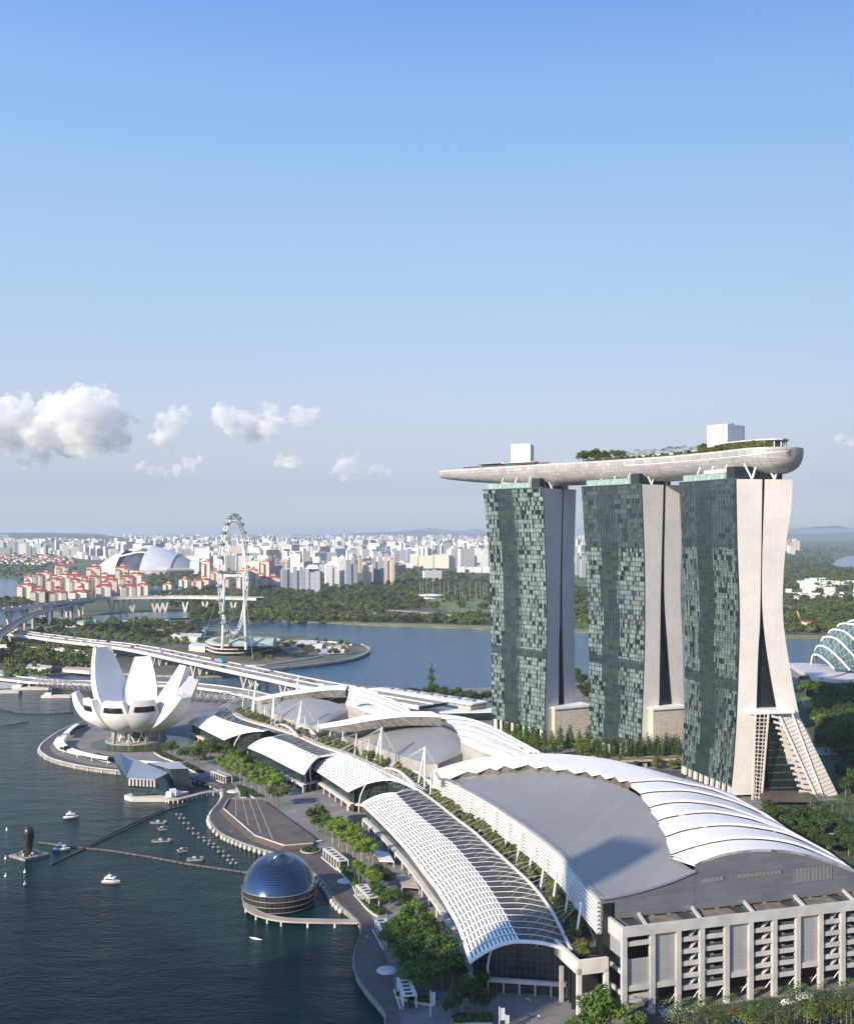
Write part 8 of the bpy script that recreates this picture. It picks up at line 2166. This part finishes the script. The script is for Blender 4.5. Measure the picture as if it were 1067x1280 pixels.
# the woods as one mass
def woods(name, label, spots, sc=(0.8,1.5)):
    V, FA, MI = [], [], []
    base = []
    for me in FCM:
        v = np.empty(len(me.vertices)*3); me.vertices.foreach_get('co', v); base.append((v.reshape(-1,3), [tuple(p.vertices) for p in me.polygons if p.material_index == 0]))
    allv, allf, off = [], [], 0
    for (x, y, z) in spots:
        v, f = base[rnd.randrange(5)]; s = rnd.uniform(*sc); a = rnd.random()*6.28; ca, sa = math.cos(a)*s, math.sin(a)*s
        w = np.stack([v[:,0]*ca-v[:,1]*sa+x, v[:,0]*sa+v[:,1]*ca+y, v[:,2]*s+z], 1); allv.append(w)
        allf.append(np.array(f)+off); off += len(v)
    vv = np.concatenate(allv); ff = np.concatenate(allf)
    me = bpy.data.meshes.new(name); me.vertices.add(len(vv)); me.vertices.foreach_set('co', vv.ravel().astype(np.float32))
    n = len(ff); me.loops.add(n*4); me.loops.foreach_set('vertex_index', ff.ravel().astype(np.int32)); me.polygons.add(n); me.polygons.foreach_set('loop_start', np.arange(0,n*4,4,dtype=np.int32))
    me.materials.append(leaf_far); me.update(calc_edges=True); me.validate()
    o = bpy.data.objects.new(name, me); COL.objects.link(o); struct(o, 'stuff', label); return o
sp = []
def scatter(n, x0, x1, y0, y1, reject=None, z=1.6):
    k = 0
    while k < n:
        px, py = rnd.uniform(x0,x1), lerp(y0, y1, rnd.random())
        k += 1
        if reject and reject(px, py): continue
        g = W(px, py, z); sp.append((g.x, g.y, z))
clear = lambda px, py: (530 < px < 612 and 749 < py < 766 and noise.noise(Vector((px*0.06,py*0.15,0))) > -0.15) or (480 < px < 614 and 763 < py < 772) or (360 < px < 480 and 765 < py < 769) or (1000 > px > 976 and 752 < py < 775 and noise.noise(Vector((px*0.08,py*0.2,5))) > 0)
scatter(1500, 240, 616, 727, 779, clear)
scatter(300, 490, 616, 708, 745, lambda a,c: (560 < a and c < 718) or (510<a<562 and c < 712))
scatter(240, 340, 500, 735, 762)
scatter(260, -40, 95, 694, 716, lambda a,c: noise.noise(Vector((a*0.05,c*0.2,1))) > 0.25)
scatter(130, 200, 300, 733, 762); scatter(90, 185, 260, 718, 735)
scatter(60, 714, 738, 735, 772); scatter(230, -10, 250, 781, 797, lambda a,c: c > interp([0,97,183,260],[785,797,806,822],a)-8, 2.2); scatter(120, 0, 120, 812, 838, None, 2.2); scatter(60, 120, 210, 784, 790, None, 2.2)
scatter(380, 974, 1090, 756, 790, clear)
scatter(420, 974, 1090, 726, 756, lambda a,c: noise.noise(Vector((a*0.05,c*0.15,2))) > -0.02)
scatter(900, 974, 1092, 691, 729, lambda a,c: a > 1040 and c < 711)
scatter(500, 974, 1092, 672.5, 692)
scatter(70, -20, 30, 752, 762)
# green between the far housing
for k in range(1500):
    Y = 3000*(16000/3000)**rnd.random(); px = rnd.uniform(-60, 640); py = CY+160.5*F/Y
    if noise.noise(Vector((px*0.02, math.log(Y)*3.0, 3.1))) > -0.12 and rnd.random() > 0.25: continue
    if 90 < px < 240 and py > 700: continue
    g = W(px, py, 1.5); sp.append((g.x, g.y, 1.5))
woods('distant_woods', 'dark green wooded mass beyond the reservoir and between far housing', sp, (0.85,1.55))

# ---------------------------------------------------------------- people, signs and road at the near end
def person(label, pos, rz, shirt, trousers, hat=None, arm=0.25, grp=None):
    t = thing('person', label, 'person', pos, grp, rz); sk = M('skin', (0.42,0.26,0.18), 0.6) if 'skin' not in MATS else MATS['skin']; hr = M('hair', (0.03,0.025,0.02), 0.6) if 'hair' not in MATS else MATS['hair']
    # one continuous body grown on a skeleton of joints
    J = [(0,0,0.95),(0,0,1.18),(0,0,1.42),(0,0.01,1.55),(0,0.02,1.68),(0.10,0,0.90),(0.11,0.05,0.50),(0.11,-0.02,0.07),(0.11,0.14,0.03),(-0.10,0,0.90),(-0.12,-0.08,0.50),(-0.13,-0.22,0.08),(-0.13,-0.08,0.03),
         (0.19,0,1.40),(0.25,-arm*0.3,1.13),(0.25,arm*0.5,0.90),(0.25,arm*0.7,0.80),(-0.19,0,1.40),(-0.25,arm*0.4,1.13),(-0.25,arm*0.9,0.92),(-0.25,arm*1.1,0.83)]
    E = [(0,1),(1,2),(2,3),(3,4),(0,5),(5,6),(6,7),(7,8),(0,9),(9,10),(10,11),(11,12),(2,13),(13,14),(14,15),(15,16),(2,17),(17,18),(18,19),(19,20)]
    Rr = [0.15,0.14,0.15,0.06,0.10,0.10,0.065,0.05,0.045,0.10,0.065,0.05,0.045,0.075,0.05,0.038,0.035,0.075,0.05,0.038,0.035]
    me = bpy.data.meshes.new('body'); me.from_pydata(J, E, []); o = bpy.data.objects.new('body', me); COL.objects.link(o)
    md = o.modifiers.new('skin','SKIN'); 
    for i, v in enumerate(me.skin_vertices[0].data if me.skin_vertices else []): v.radius = (Rr[i], Rr[i]*0.8)
    sv = me.skin_vertices
    o.modifiers.new('sub','SUBSURF').levels = 1
    pm_, nt, pp = nodes_of('clothes_%s' % label[:12]); tc = nd(nt,'ShaderNodeTexCoord'); sx = nd(nt,'ShaderNodeSeparateXYZ'); nt.links.new(tc.outputs['Object'], sx.inputs[0])
    rp = nd(nt,'ShaderNodeValToRGB'); rp.color_ramp.interpolation = 'CONSTANT'; nt.links.new(math_node(nt,'DIVIDE',sx.outputs[2],1.9), rp.inputs[0])
    el = rp.color_ramp.elements; el[0].position = 0; el[0].color = c4((0.04,0.04,0.04)); el[1].position = 0.055; el[1].color = c4(trousers)
    for ps, cc in ((0.50,shirt),(0.785,(0.42,0.26,0.18))):
        e = el.new(ps); e.color = c4(cc)
    nt.links.new(rp.outputs[0], pp.inputs['Base Color']); pp.inputs['Roughness'].default_value = 0.8
    me.materials.append(pm_); o.parent = t
    h = MB(); rows = [[(0.105*math.sin(math.pi*k/6)*math.cos(2*math.pi*a/10), 0.115*math.sin(math.pi*k/6)*math.sin(2*math.pi*a/10)-0.01, 1.70+0.12*math.cos(math.pi*k/6)) for a in range(10)] for k in range(0,4)]; h.grid(rows, 0, close=True); o2 = h.build('hair', hr); o2.parent = t
    return t
PPL = [('person in a white shirt walking across the shaded forecourt', 659, 1253, (0.7,0.7,0.7), (0.10,0.12,0.18)), ('person in pale blue beside the walker in white', 661.5, 1254, (0.4,0.5,0.65), (0.5,0.5,0.5)), ('person in dark clothes alone on the forecourt', 661, 1273, (0.03,0.03,0.04), (0.03,0.03,0.05)), ('person in a white top near the bottom of the forecourt', 673, 1275, (0.72,0.72,0.7), (0.04,0.04,0.05)), ('person in white at the arcade doors', 693, 1243, (0.7,0.68,0.64), (0.2,0.2,0.2)),
       ('person in white on the boardwalk below the dome walkway landing', 459, 1173.5, (0.75,0.74,0.7), (0.6,0.6,0.58)), ('person in a red shirt at the boardwalk rail', 482, 1266, (0.5,0.05,0.05), (0.05,0.05,0.06)), ('person in black standing on the timber stage', 318.5, 1027, (0.03,0.03,0.03), (0.03,0.03,0.03)), ('person at the inner rim of the promenade curve', 289, 1043, (0.5,0.25,0.15), (0.05,0.05,0.08)), ('person strolling on the paved plaza', 368, 1017.5, (0.65,0.63,0.6), (0.2,0.2,0.22)), ('person in grey at the stage corner', 354, 1050, (0.3,0.3,0.3), (0.04,0.04,0.04)), ('person by the kiosk at the promenade bend', 411, 1106, (0.6,0.6,0.6), (0.1,0.1,0.1)), ('person beside the rail near the dome', 449, 1150, (0.1,0.1,0.12), (0.06,0.06,0.06))]
for i, (lab,x,y,sh,tr) in enumerate(PPL): person(lab, W(x,y,3.92 if 'stage' in lab and 'standing' in lab else 2.56), i*1.1, sh, tr)
def banner(label, x, y, w, h, col, zb=2.5):
    q = W(x,y,zb); t = thing('banner', label, 'banner', q); b = MB(); b.tube([q, q+Vector((0,0,h))], 0.16, 6); b.build('pole', white_paint, t)
    b = MB(); b.obox(q+Vector((0.3,0,h*0.45)), (w,0.25,0), (0,0.12,0), (0,0,h*0.48)); b.build('panel', col, t)
ban = Mpanel('banner_blue', (0.45,0.55,0.62), (0.75,0.77,0.78), 0.5, 0.6, 0.7, mortar=0.12, coord='Object', var=0.4)
banner('tall white banner with pale blue panel beside the dark forecourt tree', 538, 1271, 1.3, 8.5, ban)
banner('white banner pylon at the bottom edge of the forecourt', 624, 1290, 1.4, 8.0, ban)
banner('shorter white pylon beside the bottom edge banner', 632, 1290, 0.8, 5.5, white_paint)
# terraces and stairs between arcade and trees
for i, (lab, pts, z) in enumerate([('outdoor cafe deck with pale awning below the nearest arcade', [(468,1062),(486,1066),(492,1077),(474,1076)], 5.6), ('second pale awning deck along the nearest arcade', [(494,1090),(516,1096),(524,1110),(502,1108)], 5.6), ('blue grey glass deck at the end of the arcade', [(545,1160),(560,1158),(575,1190),(560,1196)], 5.2)]):
    q = [W(x,y,z) for x,y in pts]; t = thing('cafe_deck', lab, 'deck', Vector((q[0].x,q[0].y,2.5))); b = MB(); b.prism([(p.x,p.y) for p in q], z-0.5, z); b.build('awning', ban if i == 2 else white_paint if i == 0 else MATS['pale_boards'], t)
    for p in q:
        b = MB(); b.bar((p.x,p.y,2.5),(p.x,p.y,z-0.5),0.4); b.build('post', cream_plain, t)
# road, crossing and cars below the columns
sheet('road', [W(x,y,2.5) for x,y in [(780,1272),(1090,1232),(1100,1275),(900,1300),(780,1302)]], 2.512, asphalt)
b = MB()
for k in range(10):
    a = W(822+4.0*k, 1262-0.6*k, 2.52); c = W(829+4.0*k, 1272-0.6*k, 2.52); n_ = Vector((0.55,0.12,0)); b.add([a, a+n_, c+n_, c])
struct(b.build('crossing_marking', lane))
for lab, x, y, c, rz in [('red car parked under the roadside palms', 918, 1268, 'red', 0.3), ('orange red car half hidden by palms at the right', 1031, 1262, 'red', 0.3), ('white car on the road beneath the hall columns', 985, 1256, 'white', 0.3), ('silver car near the road crossing', 872, 1266, 'silver', 0.3), ('black car between the palms and the columns', 950, 1258, 'black', 0.3), ('white van beneath the sixth hall column', 1005, 1250, 'white', 0.3)]:
    put_car(CARS[c] if 'van' not in lab else LORRY, 'van' if 'van' in lab else 'car', lab, 'van' if 'van' in lab else 'car', W(x,y,2.53), rz, None, 0.6 if 'van' in lab else 1.1)
sheet('roadside_lawn', [W(x,y,2.5) for x,y in [(820,1310),(900,1292),(1090,1262),(1110,1300),(1000,1330),(820,1340)]], 2.516, MATS['shrub_ground'])

# ---------------------------------------------------------------- office towers behind the viewer that throw the long shadows
def office(label, p, q, wid, top, dep=38):
    c = Vector((0.73*p+0.683*q, 0.683*p-0.73*q, 0)); t = thing('office_tower', label, 'office tower', (c.x,c.y,2.5)); rz = math.atan2(0.683,0.73)
    b = MB(); b.box((c.x,c.y,2.5), (dep,wid,top-2.5), rz, 0, True); b.build('wall', bw_blue, t); b = MB(); b.box((c.x,c.y,top+0.02), (dep*0.5,wid*0.5,5), rz); b.build('roof_plant', roof_grey, t)
office('blue glass office tower behind the viewer, the tallest of three', -60, -250, 28, 222)
office('blue glass office tower behind the viewer, broad and lower', -150, -300, 74, 198)
office('blue glass office tower behind the viewer, farthest from the halls', -250, -412, 150, 212)
